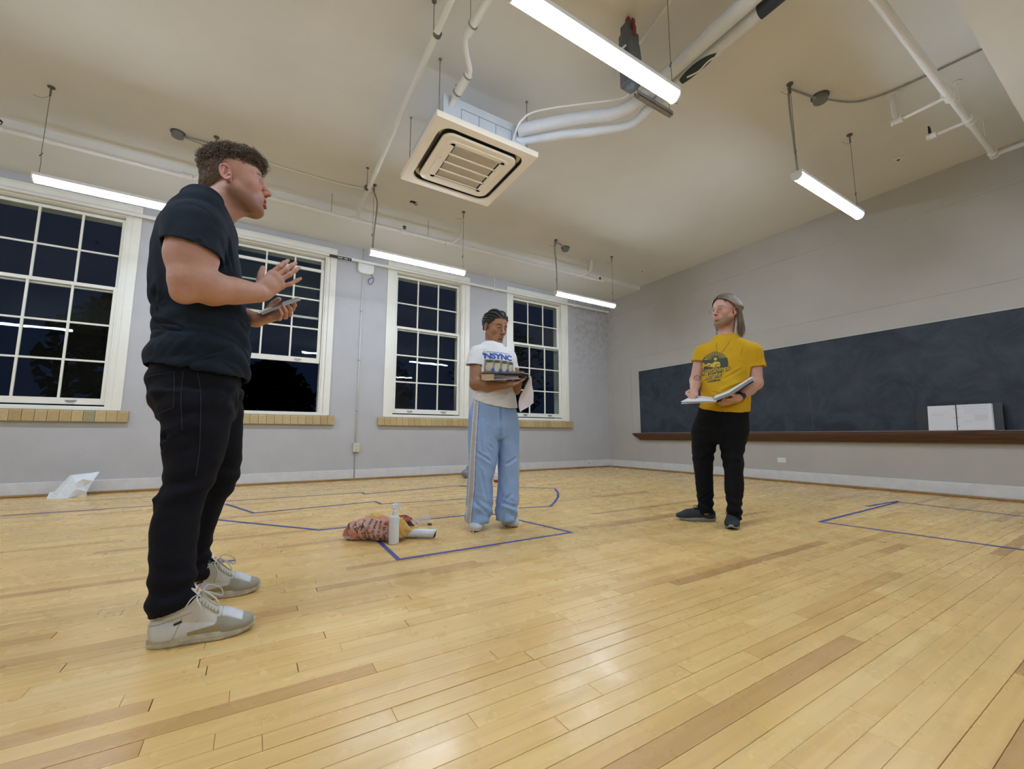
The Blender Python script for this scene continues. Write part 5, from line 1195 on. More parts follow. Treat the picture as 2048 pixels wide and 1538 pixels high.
# ================================================================ MAN IN BLACK
man = tag(empty('person', (-6.84, -4.85, 0.000), AM), 'tall man in black t-shirt and black jeans, gesturing with an open hand over a phone', 'person', 'people standing in the room')
HM = (-0.01495, -0.000, 1.72)                          # between the ears, at eye level
fM = np.array((math.cos(-0.02)*math.cos(-0.02), math.sin(0.08), 0.02)); RM = basis((0.975, -0.15, 0.15), (0.0, 0.0, 1)); SM = 1.14
NB = np.array((-0.1073, -0.000, 1.504))
t0_ = None
TORSO = [(1.581,-0.114,-0.000,0.079,0.175),(1.543,-0.119,-0.000,0.103,0.205),(1.473,-0.122,-0.000,0.124,0.215),(1.381,-0.116,-0.000,0.143,0.200),(1.281,-0.104,-0.000,0.151,0.185),(1.182,-0.090,-0.000,0.155,0.178),(1.104,-0.074,-0.000,0.154,0.175),(1.024,-0.070,-0.000,0.159,0.178),(0.944,-0.075,-0.000,0.167,0.182),(0.857,-0.074,-0.000,0.161,0.182)]
HIP = [(1.023,-0.081,-0.000,0.136,0.155),(0.934,-0.080,-0.000,0.145,0.165),(0.875,-0.083,-0.000,0.151,0.172),(0.808,-0.078,-0.000,0.144,0.172),(0.751,-0.067,-0.000,0.130,0.160)]
# near (right) leg and far (left) leg of the jeans: rows in the plane of each leg
LEGN = [(0.819,-0.081,-0.100,0.121,0.092),(0.711,-0.062,-0.110,0.104,0.092),(0.621,-0.060,-0.120,0.092,0.088),(0.535,-0.064,-0.130,0.075,0.080),(0.476,-0.075,-0.140,0.069,0.074),(0.436,-0.088,-0.145,0.068,0.072),(0.356,-0.096,-0.155,0.068,0.072),(0.277,-0.095,-0.165,0.065,0.070),(0.198,-0.087,-0.175,0.064,0.066),(0.136,-0.084,-0.180,0.063,0.064),(0.082,-0.082,-0.185,0.065,0.063)]
LEGF = [(0.859,-0.050,0.120,0.130,0.092),(0.717,0.006,0.140,0.083,0.090),(0.612,0.022,0.155,0.071,0.085),(0.528,0.034,0.170,0.065,0.078),(0.455,0.019,0.180,0.061,0.070),(0.405,-0.001,0.185,0.051,0.066),(0.324,-0.015,0.195,0.044,0.064),(0.243,-0.025,0.205,0.039,0.060),(0.162,-0.026,0.215,0.039,0.058),(0.089,-0.024,0.220,0.039,0.058)]
def loc_of(k_org, k_ang, wx, wy):
    dx, dy = wx-k_org[0], wy-k_org[1]; c_, s_ = math.cos(k_ang), math.sin(k_ang); return (dx*c_+dy*s_, -dx*s_+dy*c_, 0.0)
OM = (-6.84, -4.85, 0.000)
SHN, SHF = loc_of(OM, AM, -6.968, -5.030), loc_of(OM, AM, -6.945, -4.600)
def man_body():
    F = Field(axis((-0.32, -0.10, 0.0034), (-0.10, 0.52, 0.0029)), axis((-0.34, 0.16, 0.0030), (0.16, 0.30, 0.006)), axis((0.02, 0.98, 0.014), (0.98, 1.92, 0.0028)))
    F.col([l for l in TORSO if l[0] > 1.0], k=0.02, rot=0.08, grow=-0.024)
    F.col(HIP, k=0.03, rot=0.08, grow=-0.018)
    F.col(LEGN, k=0.02, grow=-0.026); F.col(LEGF, k=0.02, grow=-0.026)
    for a in (SHN, SHF): F.cap((a[0]+0.062, a[1], 0.20), (a[0]+0.062, a[1], 0.065), 0.032, 0.030, k=0.02); F.cap((a[0]+0.06, a[1], 0.06), (a[0]+0.20, a[1], 0.045), 0.030, 0.022, k=0.02)
    sculpt_head(F, HM, RM, SM, jaw=1.04, mouth_open=0.0115, lipk=1.3, neck_to=NB, neck_r=0.056, brow=1.15, back=0.88, top=0.92)
    F.cap(NB, (NB[0]-0.02, 0.14, NB[2]-0.035), 0.055, 0.06, k=0.05); F.cap(NB, (NB[0]-0.0, -0.15, NB[2]-0.035), 0.055, 0.06, k=0.05)
    # near arm
    sh = np.array((-0.122, -0.19, 1.411)); el = np.array((-0.1111, -0.225, 1.205)); wr_ = np.array((0.09152, -0.17, 1.218))
    F.cap(sh, sh*0.45+el*0.55, 0.076, 0.077, k=0.03); F.cap(sh*0.45+el*0.55, el, 0.077, 0.063, k=0.02)
    fa = np.array((-0.0495, -0.215, 1.194)); F.cap(el, fa, 0.060, 0.0575, k=0.02); F.cap(fa, wr_, 0.0575, 0.0315, k=0.02); F.ell((-0.1282, -0.235, 1.149), (0.034, 0.03, 0.03), k=0.03)
    F.cap((0.01758, -0.195, 1.204), wr_, 0.047, 0.0315, k=0.02, flat=((0, 1, 0), 0.85))
    # right hand, open, seen from the back, palm turned away and down
    kn = [(0.133, -0.15, 1.313), (0.1502, -0.158, 1.304), (0.1629, -0.163, 1.288), (0.1698, -0.16, 1.266)]
    fi = [[(0.159, -0.15, 1.348), (0.1764, -0.142, 1.37), (0.1891, -0.134, 1.386)], [(0.1816, -0.16, 1.337), (0.2029, -0.152, 1.362), (0.2158, -0.144, 1.379)],
          [(0.1946, -0.166, 1.317), (0.214, -0.16, 1.341), (0.2289, -0.152, 1.358)], [(0.1993, -0.16, 1.28), (0.2225, -0.154, 1.302), (0.2374, -0.148, 1.316)]]
    hand(F, (0.1016, -0.165, 1.222), None, kn, fi, 1.02, thumb=[(0.09689, -0.135, 1.278), (0.09898, -0.125, 1.311), (0.1045, -0.12, 1.339)], palm_n=(0.05, 1.0, -0.15))
    # far arm, mostly hidden; hand palm up under the phone
    sh2 = np.array((-0.09831, 0.19, 1.589)); el2 = np.array((-0.1149, 0.21, 1.254)); w2 = np.array((0.1039, 0.075, 1.17))
    F.cap(sh2, el2, 0.07, 0.055, k=0.02); F.cap(el2, (0.02761, 0.13, 1.197), 0.05, 0.046, k=0.02); F.cap((0.02761, 0.13, 1.197), w2, 0.046, 0.031, k=0.02)
    kn = [(0.2018, 0.075, 1.232), (0.1868, 0.05, 1.207), (0.1686, 0.028, 1.185), (0.1507, 0.008, 1.171)]
    fi = [[(0.2378, 0.045, 1.235), (0.242, 0.022, 1.248), (0.2379, 0.012, 1.261)], [(0.2265, 0.02, 1.204), (0.2227, -0.002, 1.221), (0.2092, -0.008, 1.241)],
          [(0.2078, -0.000, 1.183), (0.2062, -0.02, 1.202), (0.193, -0.024, 1.225)], [(0.184, -0.016, 1.168), (0.1886, -0.034, 1.185), (0.1797, -0.036, 1.204)]]
    hand(F, w2, None, kn, fi, 1.0, thumb=[(0.1471, 0.115, 1.227), (0.1659, 0.11, 1.264), (0.186, 0.085, 1.282)], palm_n=(0.1, 0.0, 1.0))
    F.cap(w2, (0.1631, 0.055, 1.193), 0.030, 0.030, k=0.02, flat=((0.1, 0, 1), 0.6))
    V, Q = F.nets(1); Nn = normals(V, Q)
    c = paint(len(V), (0.53, 0.295, 0.22))
    mixc(c, (0.5+0.5*wobble(V, 3, 14))*0.3, (0.56, 0.28, 0.21))
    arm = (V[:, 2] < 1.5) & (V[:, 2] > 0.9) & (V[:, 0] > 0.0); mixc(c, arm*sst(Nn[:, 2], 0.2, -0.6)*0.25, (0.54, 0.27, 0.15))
    head_colors(V, c, HM, RM, SM, (0.42, 0.10, 0.09), (0.08, 0.04, 0.025), (0.52, 0.17, 0.15), stub=(0.20, 0.10, 0.06), stub_amt=0.75, mo=0.0115)
    L = (V-np.array(HM)) @ RM/SM; inm = (np.abs(L[:, 0]) < 0.018) & (L[:, 1] < 0.092) & (L[:, 1] > 0.05) & (np.abs(L[:, 2]+0.066) < 0.006); mixc(c, inm*0.9, (0.10, 0.02, 0.02))
    nf = np.zeros(len(V))
    for f_, kk in zip(fi, kn): pass
    o = put('body', V, Q, M_skin1, man, c)
    return fi
man_body()
TIPS = [(f_[-1], np.array(f_[-1])-np.array(f_[-2]), n_) for f_, n_ in ()]
eyes(man, HM, RM, SM, look=(0.1, 0.0), iris=M_irisb)

# ---- black t-shirt
h1, h2, h3 = np.array((-0.2517, -0.000, 0.9291)), np.array((-0.0934, -0.19, 0.911)), np.array((0.08201, -0.000, 0.8895)); hn = np.cross(h2-h1, h3-h1); hn = hn*(-1 if hn[2] > 0 else 1)
sh, cf = np.array((-0.1207, -0.185, 1.409)), np.array((-0.1173, -0.21, 1.318))
sh2, cf2 = np.array((-0.09864, 0.19, 1.593)), np.array((-0.1074, 0.215, 1.462))
def man_ripple(V, Nn):
    d = wobble(V, 21, 5)*0.004+wobble(V, 22, 11)*0.0022
    z = V[:, 2]; low = sst(z, 1.28, 1.08); x = V[:, 0]
    d += low*0.006*np.sin(z*62+2.6*np.sin(x*7+V[:, 1]*6)+V[:, 1]*9)*sst(Nn[:, 2], 0.9, 0.3)
    for a, b, w_, am in (((-0.1248, -0.19, 1.072), (-0.208, -0.14, 0.9555), .011, -.011), ((-0.047, -0.2, 1.055), (-0.1638, -0.17, 0.9296), .010, -.009), ((0.03179, -0.16, 1.008), (-0.1335, -0.18, 0.8929), .010, -.008),
                        ((-0.224, -0.08, 1.081), (-0.1017, -0.2, 1.029), .010, -.009), ((0.04146, -0.14, 1.11), (-0.07947, -0.21, 1.111), .010, -.008), ((-0.1092, -0.25, 1.437), (-0.1733, -0.22, 1.357), .010, -.007),
                        ((-0.09238, -0.2, 1.484), (-0.162, -0.2, 1.461), .009, -.006), ((-0.05321, -0.22, 1.392), (-0.01667, -0.16, 1.308), .010, -.010), ((-0.0308, -0.16, 1.423), (0.01258, -0.14, 1.302), .009, -.007),
                        ((-0.1751, -0.24, 1.313), (-0.09243, -0.3, 1.321), .008, -.006), ((-0.1927, -0.1, 1.23), (-0.2275, -0.1, 1.149), .010, -.007), ((-0.2394, -0.05, 1.235), (-0.1976, -0.1, 1.081), .010, -.006)):
        d += fold(V, Nn, a, b, w_, am)
    return d
shirt, _, _ = tee('tshirt', (axis((-0.32, 0.36, 0.0040)), axis((-0.36, 0.30, 0.0042)), axis((0.86, 1.76, 0.0042))), TORSO,
    [(sh, cf, 0.090, 0.092, (-0.20, -0.0, -0.98)), (sh2, cf2, 0.090, 0.092, (0, 0, -1))],
    [((-0.06477, -0.000, 1.551), (-0.02323, -0.000, 1.688), 0.073, 0.082)], (h1, hn), M_btee, man, rot=0.08,
    yoke=[((-0.09368, -0.03, 1.458), (-0.1205, -0.15, 1.409), .082, .076), ((-0.0954, -0.000, 1.474), (-0.09878, 0.15, 1.53), .082, .074)], ripple=man_ripple)
# ---- black jeans
def man_jeans():
    F = Field(axis((-0.30, 0.36, 0.0038)), axis((-0.30, 0.36, 0.0044)), axis((0.02, 1.20, 0.0042)))
    F.col(HIP, k=0.03, rot=0.08, grow=-0.002); F.col(LEGN, k=0.02, soft=0.012); F.col(LEGF, k=0.02, soft=0.012)
    c1, c2 = np.array((-0.1386, -0.18, 0.09345)), np.array((-0.02453, -0.18, 0.124)); F.cut_in(c1, np.cross(c2-c1, (0, 1, 0)) if np.cross(c2-c1, (0, 1, 0))[2] < 0 else -np.cross(c2-c1, (0, 1, 0)), (-0.3, -0.30, 0.0), (0.2, 0.0, 0.3))
    V, Q = F.nets(2); Nn = normals(V, Q); z = V[:, 2]
    V = V+Nn*(wobble(V, 31, 7)*0.004+wobble(V, 33, 18)*0.0015)[:, None]
    near = V[:, 1] < -0.01
    ang_ = np.arctan2(V[:, 1], V[:, 0])
    d = 0.0062*np.sin(z*105+3.0*np.sin(ang_*2+z*8)+1.5*np.sin(ang_*3))*sst(z, 0.30, 0.16)+0.0050*np.sin(z*80+2.5*np.sin(ang_*2.3+1))*np.exp(-((z-0.50)/0.07)**2)+0.004*np.sin(z*70+3*np.sin(ang_*2+2))*np.exp(-((z-0.82)/0.08)**2)
    for a, b, w_, am in (((-0.1711, -0.13, 0.4825), (-0.05984, -0.18, 0.4546), .010, -.012), ((-0.1613, -0.13, 0.4407), (-0.03409, -0.18, 0.4777), .009, -.010), ((-0.1638, -0.15, 0.6577), (-0.05197, -0.19, 0.7265), .010, -.009), ((-0.1581, -0.14, 0.6239), (-0.07454, -0.19, 0.6576), .008, -.007),
                         ((-0.1326, -0.17, 0.7851), (-0.1378, -0.17, 0.906), .004, -.004), ((-0.2267, -0.1, 0.8598), (-0.1381, -0.19, 0.874), .003, .003), ((-0.0412, -0.19, 0.6747), (-0.06753, -0.19, 0.9011), .0035, -.004), ((0.000, -0.16, 0.8009), (0.06604, -0.1, 0.8857), .010, -.008), ((-0.1465, -0.12, 0.163), (-0.04005, -0.16, 0.1775), .011, -.010), ((-0.1484, -0.12, 0.1241), (-0.037, -0.16, 0.1366), .009, -.010)):
        d += fold(V, Nn, a, b, w_, am)
    V = V+Nn*d[:, None]; V = lap(V, Q, 0.4); 
    jo = put('jeans', V, Q, M_bjean, man); bv = BVHTree.FromPolygons([Vector(v) for v in V], [tuple(int(i) for i in q) for q in Q]); M_seam = mat('jeans_stitching', (0.020, 0.021, 0.030), 0.8)
    for ln_ in ([(-0.232, -0.1, 0.8768), (-0.1856, -0.15, 0.8834), (-0.1376, -0.18, 0.8943)], [(-0.1376, -0.18, 0.8943), (-0.1311, -0.18, 0.8274), (-0.1286, -0.17, 0.7681)], [(-0.1286, -0.17, 0.7681), (-0.151, -0.16, 0.7558), (-0.1744, -0.14, 0.7475)], [(-0.07477, -0.19, 0.9039), (-0.06227, -0.19, 0.8484), (-0.05424, -0.19, 0.7961)], [(-0.05424, -0.19, 0.7961), (-0.04931, -0.19, 0.7092), (-0.04583, -0.19, 0.6232), (-0.0493, -0.19, 0.5385)], [(-0.1129, -0.19, 0.8969), (-0.1092, -0.19, 0.7935), (-0.0974, -0.19, 0.6915)]):
        P = []
        for p in smooth_path(ln_, 8):
            h = bv.ray_cast(Vector((p.x, -0.5, p.z)), Vector((0, 1, 0)))
            if h[0]: P.append(h[0]+Vector((0, -0.0006, 0)))
        if len(P) > 2: MB().tube(P, 0.0013, 5).build('seam', M_seam, jo)
man_jeans()
# ---- white and taupe high-top sneakers
def world(k_org, k_ang, p): c_, s_ = math.cos(k_ang), math.sin(k_ang); return Vector((k_org[0]+p[0]*c_-p[1]*s_, k_org[1]+p[0]*s_+p[1]*c_, p[2]))
make_shoe(man, SHN, -0.05-AM, 'high', 0, L=0.295)
make_shoe(man, SHF, -0.10-AM, 'high', 1, L=0.295)
# ---- short curly brown hair
def man_hair():
    r = random.Random(5); S_ = Strands(); F = Field(axis((-0.18, 0.42, 0.0032)), axis((-0.14, 0.14, 0.0032)), axis((1.50, 1.98, 0.0032)))
    F.frame(HM, RM, SM); F.ell((0, -0.0095, 0.035), (0.0760, 0.0885, 0.0790), k=0); F.ell((0, 0.035, 0.078), (0.060, 0.058, 0.032), k=0.03); F.cap((0, -0.060, -0.02), (0, -0.066, -0.050), 0.045, 0.032, k=0.03)
    F.ell((0, 0.095, -0.040), (0.12, 0.075, 0.090), k=0.008, op='s'); F.ell((0, 0.09, 0.036), (0.075, 0.045, 0.030), k=0.010, op='s')
    for s1 in (-1, 1): F.ell((s1*0.085, 0.000, -0.045), (0.035, 0.042, 0.050), k=0.01, op='s'); F.ell((s1*0.080, -0.008, 0.000), (0.02, 0.020, 0.026), k=0.004, op='s')
    for s1 in (-1, 1): F.ell((s1*0.075, 0.034, 0.028), (0.032, 0.042, 0.030), k=0.006, op='s')
    F.cut(np.array(HM)+RM @ np.array((0, -0.08, -0.085))*SM, RM @ np.array((0, 0.2, -1)))
    F.frame(); V, Q = F.nets(1); Nn = normals(V, Q); L = (V-np.array(HM)) @ RM/SM; top = sst(L[:, 2], 0.02, 0.085)
    V = V+Nn*((0.0012+0.006*top)*wobble(V, 41, 75)+0.004*top*wobble(V, 42, 28)+0.004*top)[:, None]
    c = paint(len(V), (0.075, 0.048, 0.032)); mixc(c, (0.5+0.5*wobble(V, 44, 60))*0.7, (0.17, 0.115, 0.075)); mixc(c, sst(L[:, 2], 0.02, -0.05)*0.5, (0.20, 0.13, 0.09))
    put('hair', V, Q, M_hair, man, c)
    rs = np.random.RandomState(4); idx = rs.choice(len(V), 6500)
    for i in idx:
        q = L[i]
        if q[1] > 0.0 and q[2] < 0.052 and abs(q[0]) > 0.045: continue
        p, n_ = V[i], Nn[i]; t = float(top[i]); ln = 0.010+0.024*t*r.uniform(0.6, 1.2); cr = 0.0012+0.0052*t
        sw = np.array((r.gauss(0, 0.5), r.gauss(0.30, 0.5), r.gauss(0, 0.35))) if t > 0.35 else np.array((r.gauss(0, .3), -0.45, -0.9)); dr = n_*(0.8 if t > 0.35 else 0.22)+RM @ sw*0.8; dr /= np.linalg.norm(dr)
        u = np.cross(dr, (0.3, 0.5, 0.8)); u /= np.linalg.norm(u); b = np.cross(dr, u); ph = r.uniform(0, 6.28); tw = r.uniform(0.9, 1.7)*(1 if r.random() < .5 else -1); m = 7 if t > 0.3 else 4
        P = [p-n_*0.003+dr*ln*k/(m-1)*0.9+(u*math.cos(ph+tw*6.28*k/(m-1))+b*math.sin(ph+tw*6.28*k/(m-1)))*cr*min(1, k/2)+n_*0.25*ln*math.sin(k/(m-1)*PI)*0.5 for k in range(m)]
        tn = r.uniform(0.75, 1.5)*(1.35-0.3*t); S_.add(P, 0.0016, 0.0007, (0.105*tn, 0.072*tn, 0.049*tn), n=3)
    S_.build('curls', M_hair, man)
man_hair()
# ---- the phone in his left hand
def world(k_org, k_ang, p): c_, s_ = math.cos(k_ang), math.sin(k_ang); return Vector((k_org[0]+p[0]*c_-p[1]*s_, k_org[1]+p[0]*s_+p[1]*c_, p[2]))
M_case = mat('clear_phone_case', (0.42, 0.46, 0.55), 0.2); M_scr = mat('phone_screen', (0.05, 0.06, 0.09), 0.08); M_metal = mat('phone_metal', (0.25, 0.26, 0.28), 0.25, metal=0.9)
pa, pb = Vector((0.112, 0.02, 1.187)), Vector((0.2566, 0.01, 1.278)); pc = (pa+pb)/2; ax_ = (pb-pa).normalized(); ay_ = Vector((0.10, 0.90, 0.38)); ay_ = (ay_-ay_.dot(ax_)*ax_).normalized(); az_ = ax_.cross(ay_)
ph = tag(empty('smartphone', world(OM, AM, pc), AM), 'grey smartphone in a clear case lying in the left hand of the man in black', 'phone')
hl = (pb-pa).length/2; hw_ = 0.038
o = MB().obox((0, 0, 0), ax_*hl, ay_*hw_, az_*0.0048).build('case', M_case, ph, bevel=0.004)
MB().obox(az_*0.0052, ax_*(hl-0.004), ay_*(hw_-0.004), az_*0.0006).build('screen', M_scr, ph)
mb = MB(); mb.obox(-az_*0.0062-ax_*(-hl+0.022)+ay_*(-0.012), ax_*0.016, ay_*0.018, az_*0.0016); mb.obox(-ax_*(hl+0.0002), ax_*0.0006, ay_*0.006, az_*0.0018)
mb.build('camera_block', M_metal, ph, bevel=0.001); mb = MB()
for k in range(4): mb.obox(-ax_*(hl+0.0002)+ay_*(0.012+0.004*k), ax_*0.0006, ay_*0.0012, az_*0.0012)
mb.build('speaker_slot', M_black, ph)

# ================================================================ WOMAN
AW = -0.5015; OW = (-5.19, -4.07, 0.000)
wom = tag(empty('person', OW, AW), 'woman with braided hair in a white printed t-shirt and light blue track trousers, reading', 'person', 'people standing in the room')
HW = (0.01939, -0.000, 1.506); RW = basis((0.60, -0.74, -0.30), (0.04, 0.0, 1)); SW = 1.06; NW = np.array((-0.006624, 0.01, 1.33))
TW = [(1.356,-0.003,-0.000,0.085,0.075),(1.316,-0.002,-0.000,0.131,0.092),(1.258,0.002,-0.000,0.154,0.108),(1.172,0.014,-0.000,0.153,0.115),(1.076,0.018,-0.000,0.149,0.116),(0.980,0.015,-0.000,0.163,0.124),(0.847,0.016,-0.000,0.182,0.130)]
HPW = [(1.037,0.015,-0.000,0.130,0.090),(0.942,0.008,-0.000,0.152,0.104),(0.866,0.008,-0.000,0.174,0.114),(0.753,0.015,-0.000,0.187,0.120),(0.685,0.017,-0.000,0.180,0.105)]
LLW = [(0.909,-0.069,-0.030,0.073,0.076),(0.826,-0.065,-0.030,0.103,0.096),(0.752,-0.057,-0.030,0.117,0.105),(0.567,-0.061,-0.030,0.111,0.100),(0.454,-0.067,-0.030,0.103,0.092),(0.346,-0.084,-0.030,0.095,0.085),(0.238,-0.087,-0.030,0.098,0.082),(0.128,-0.093,-0.030,0.102,0.082),(0.065,-0.103,-0.030,0.094,0.082),(0.019,-0.112,-0.030,0.078,0.078)]
LRW = [(0.913,0.095,0.020,0.065,0.076),(0.829,0.111,0.020,0.084,0.096),(0.753,0.115,0.020,0.091,0.105),(0.565,0.130,0.020,0.079,0.100),(0.450,0.129,0.020,0.081,0.092),(0.340,0.127,0.020,0.079,0.086),(0.230,0.125,0.020,0.084,0.084),(0.132,0.116,0.020,0.085,0.084),(0.060,0.116,0.020,0.078,0.080)]
SWL, SWR = loc_of(OW, AW, *(-5.223, -3.921)), loc_of(OW, AW, *(-4.995, -3.906))
shw, elw, wrw = np.array((-0.1128, -0.03, 1.29)), np.array((-0.1194, -0.09, 1.052)), np.array((0.09916, -0.2, 1.029))
cfw = np.array((-0.1335, -0.055, 1.197))
def woman_body():
    F = Field(axis((-0.30, -0.10, 0.004), (-0.10, 0.14, 0.0022), (0.14, 0.32, 0.0030)), axis((-0.30, -0.14, 0.003), (-0.14, 0.12, 0.0024), (0.12, 0.20, 0.005)), axis((0.03, 1.00, 0.014), (1.00, 1.40, 0.003), (1.40, 1.72, 0.0022)))
    F.col([l for l in TW if l[0] > 0.9], k=0.02, grow=-0.02); F.col(HPW, k=0.02, grow=-0.03); F.col(LLW, k=0.02, grow=-0.045); F.col(LRW, k=0.02, grow=-0.045)
    for a in (SWL, SWR): F.cap((a[0], a[1]-0.02, 0.25), (a[0], a[1], 0.07), 0.034, 0.030, k=0.02); F.cap((a[0], a[1], 0.055), (a[0]+0.02, a[1]-0.11, 0.045), 0.026, 0.02, k=0.02)
    sculpt_head(F, HW, RW, SW, female=True, jaw=0.98, neck_to=NW, neck_r=0.041, nose=1.12, wide=0.93, brow=0.8)
    F.cap(NW, NW+np.array((0.09, 0.0, -0.04)), 0.045, 0.04, k=0.05); F.cap(NW, NW+np.array((-0.09, 0.0, -0.04)), 0.045, 0.04, k=0.05)
    F.cap(shw, elw, 0.056, 0.046, k=0.02); F.cap(elw, elw*0.6+wrw*0.4+np.array((0, 0, -0.008)), 0.044, 0.042, k=0.02); F.cap(elw*0.6+wrw*0.4+np.array((0, 0, -0.008)), wrw, 0.042, 0.025, k=0.02)
    kn = [(0.1629, -0.215, 1.053), (0.1653, -0.235, 1.043), (0.1607, -0.255, 1.034), (0.1492, -0.272, 1.025)]
    fi = [[(0.2022, -0.215, 1.068), (0.2238, -0.215, 1.082), (0.2348, -0.212, 1.094)], [(0.2043, -0.237, 1.058), (0.2257, -0.236, 1.072), (0.2366, -0.234, 1.087)], [(0.1958, -0.258, 1.048), (0.217, -0.258, 1.062), (0.2278, -0.256, 1.077)], [(0.1805, -0.276, 1.035), (0.198, -0.277, 1.049), (0.2086, -0.276, 1.06)]]
    hand(F, wrw, None, kn, fi, 0.92, thumb=[(0.118, -0.175, 1.065), (0.1472, -0.17, 1.092), (0.1726, -0.17, 1.106)], palm_n=(0.1, 0.15, 1.0))
    sh2, el2, wr2 = np.array((0.1219, 0.03, 1.288)), np.array((0.1747, -0.000, 1.027)), np.array((0.2064, -0.1, 1.098))
    F.cap(sh2, el2, 0.048, 0.042, k=0.02); F.cap(el2, wr2, 0.041, 0.025, k=0.02)
    kn = [(0.2028, -0.155, 1.124), (0.2214, -0.15, 1.117), (0.2369, -0.14, 1.111), (0.245, -0.13, 1.102)]
    fi = [[(0.1679, -0.19, 1.129), (0.1488, -0.21, 1.119), (0.1378, -0.215, 1.111)], [(0.1893, -0.195, 1.114), (0.1666, -0.212, 1.1), (0.1557, -0.215, 1.093)], [(0.208, -0.185, 1.101), (0.1853, -0.2, 1.088), (0.1742, -0.205, 1.08)], [(0.2234, -0.172, 1.092), (0.2042, -0.187, 1.079), (0.1967, -0.19, 1.071)]]
    hand(F, wr2, None, kn, fi, 0.90, thumb=[(0.1977, -0.12, 1.132), (0.1891, -0.14, 1.144), (0.1769, -0.16, 1.145)], palm_n=(-0.5, -0.1, 1.0))
    V, Q = F.nets(1); Nn = normals(V, Q); c = paint(len(V), (0.30, 0.150, 0.080)); mixc(c, (0.5+0.5*wobble(V, 13, 12))*0.3, (0.27, 0.13, 0.07))
    L = (V-np.array(HW)) @ RW/SW; mixc(c, (L[:, 1] > 0)*(L[:, 2] < 0.06)*(np.linalg.norm(L, axis=1) < 0.15)*0.35, (0.40, 0.22, 0.12))
    head_colors(V, c, HW, RW, SW, (0.34, 0.13, 0.10), (0.035, 0.018, 0.012), (0.38, 0.17, 0.09)); 
    hl = sst(L[:, 2]-(0.066+0.45*np.minimum(0, L[:, 1]-0.070)), 0.0, 0.006)*(np.linalg.norm(L, axis=1) < 0.16)*(L[:, 1] > -0.02); mixc(c, hl*0.95, (0.03, 0.02, 0.016))
    put('body', V, Q, M_skin2, wom, c)
woman_body(); eyes(wom, HW, RW, SW, look=(0.0, -0.35))
# ---- braids drawn back to a knot
M_blackhair = mat('black_braided_hair', (0.012, 0.010, 0.011), 0.45, bump=0.4, bscale=160)
def woman_hair():
    o_ = np.array(HW); cen = np.array((0, -0.020, 0.038)); rad = np.array((0.0745*0.98, 0.097, 0.083))*1.015; knot = np.array((0, -0.105, 0.030))
    F = Field(axis((-0.16, 0.14, 0.0026)), axis((-0.14, 0.20, 0.0026)), axis((1.45, 1.72, 0.0026))); F.frame(HW, RW, SW)
    F.ell(cen, rad+0.0015, k=0); F.ell((0, 0.020, 0.040), (0.0635, 0.0715, 0.0675), k=0.02); F.ell((0, 0.092, -0.02), (0.12, 0.080, 0.084), k=0.006, op='s')
    for s1 in (-1, 1): F.ell((s1*0.085, 0.012, -0.035), (0.04, 0.045, 0.050), k=0.004, op='s'); F.ell((s1*0.082, -0.012, -0.002), (0.02, 0.022, 0.036), k=0.003, op='s')
    F.cut(o_+RW @ np.array((0, -0.05, -0.045))*SW, RW @ np.array((0, 0.3, -1))); V, Q = F.nets(1); c = paint(len(V), (0.03, 0.02, 0.016))
    hr = put('hair', V, Q, mat('hair_parting', (0.03, 0.02, 0.016), 0.7), wom)
    hl = [(-0.069, 0.008, 0.026), (-0.064, 0.030, 0.040), (-0.055, 0.051, 0.053), (-0.042, 0.067, 0.063), (-0.026, 0.076, 0.069), (-0.009, 0.080, 0.072), (0.009, 0.080, 0.072), (0.026, 0.076, 0.069), (0.042, 0.067, 0.063), (0.055, 0.051, 0.053), (0.064, 0.030, 0.040), (0.069, 0.008, 0.026), (-0.066, -0.03, -0.005), (0.066, -0.03, -0.005), (-0.05, -0.055, -0.035), (0.05, -0.055, -0.035)]
    for j, h in enumerate(hl):
        a = (np.array(h)-cen)/rad; a /= np.linalg.norm(a); b = (knot-cen)/rad; b /= np.linalg.norm(b); w_ = math.acos(max(-1, min(1, a @ b))); P = []; R_ = []; m = max(12, int(34*w_/2.2))
        for k in range(m+1):
            t = k/m; q = (math.sin((1-t)*w_)*a+math.sin(t*w_)*b)/math.sin(w_); lift = 1.030+0.03*math.sin(t*PI); res = (np.array(h)-cen-a*rad)*max(0, 1-t*1.6)**2+np.array((0, 0.014, 0.010))*math.sin(min(1, t*1.7)*PI)*(1 if h[1] > 0.04 else 0)*0.6; P.append(tuple(o_+RW @ ((cen+q*rad*lift+res)*SW))); R_.append((0.0078 if k % 2 else 0.0056)*min(1, 0.5+k/3))
        MB().tube(P, R_, 7).build('braid', M_blackhair, hr, smooth=True)
    mb = MB()
    for k in range(5):
        a0 = k*1.25; pts = []
        for i in range(15): a = a0+i*0.42; rr = 0.030-0.0012*i; pts.append(tuple(o_+RW @ ((knot+np.array((rr*math.cos(a), -0.012-0.0012*i, rr*math.sin(a)))+np.array((0, -0.002*k, 0)))*SW)))
        mb.tube(pts, [0.0085 if i % 2 else 0.0065 for i in range(15)], 7)
    mb.build('knot', M_blackhair, hr, smooth=True)
    mb = MB()
    for q in ((-0.0785, 0.000, -0.038), (-0.079, 0.004, -0.031)): mb.lathe([(0, 0.0), (0.0022, 0.0012), (0, 0.0024)], 8, tuple(o_+RW @ (np.array(q)*SW)), tuple(RW @ np.array((-1.0, 0, 0))))
    mb.build('earring', mat('silver', (0.75, 0.75, 0.75), 0.15, metal=1.0), wom)
woman_hair()
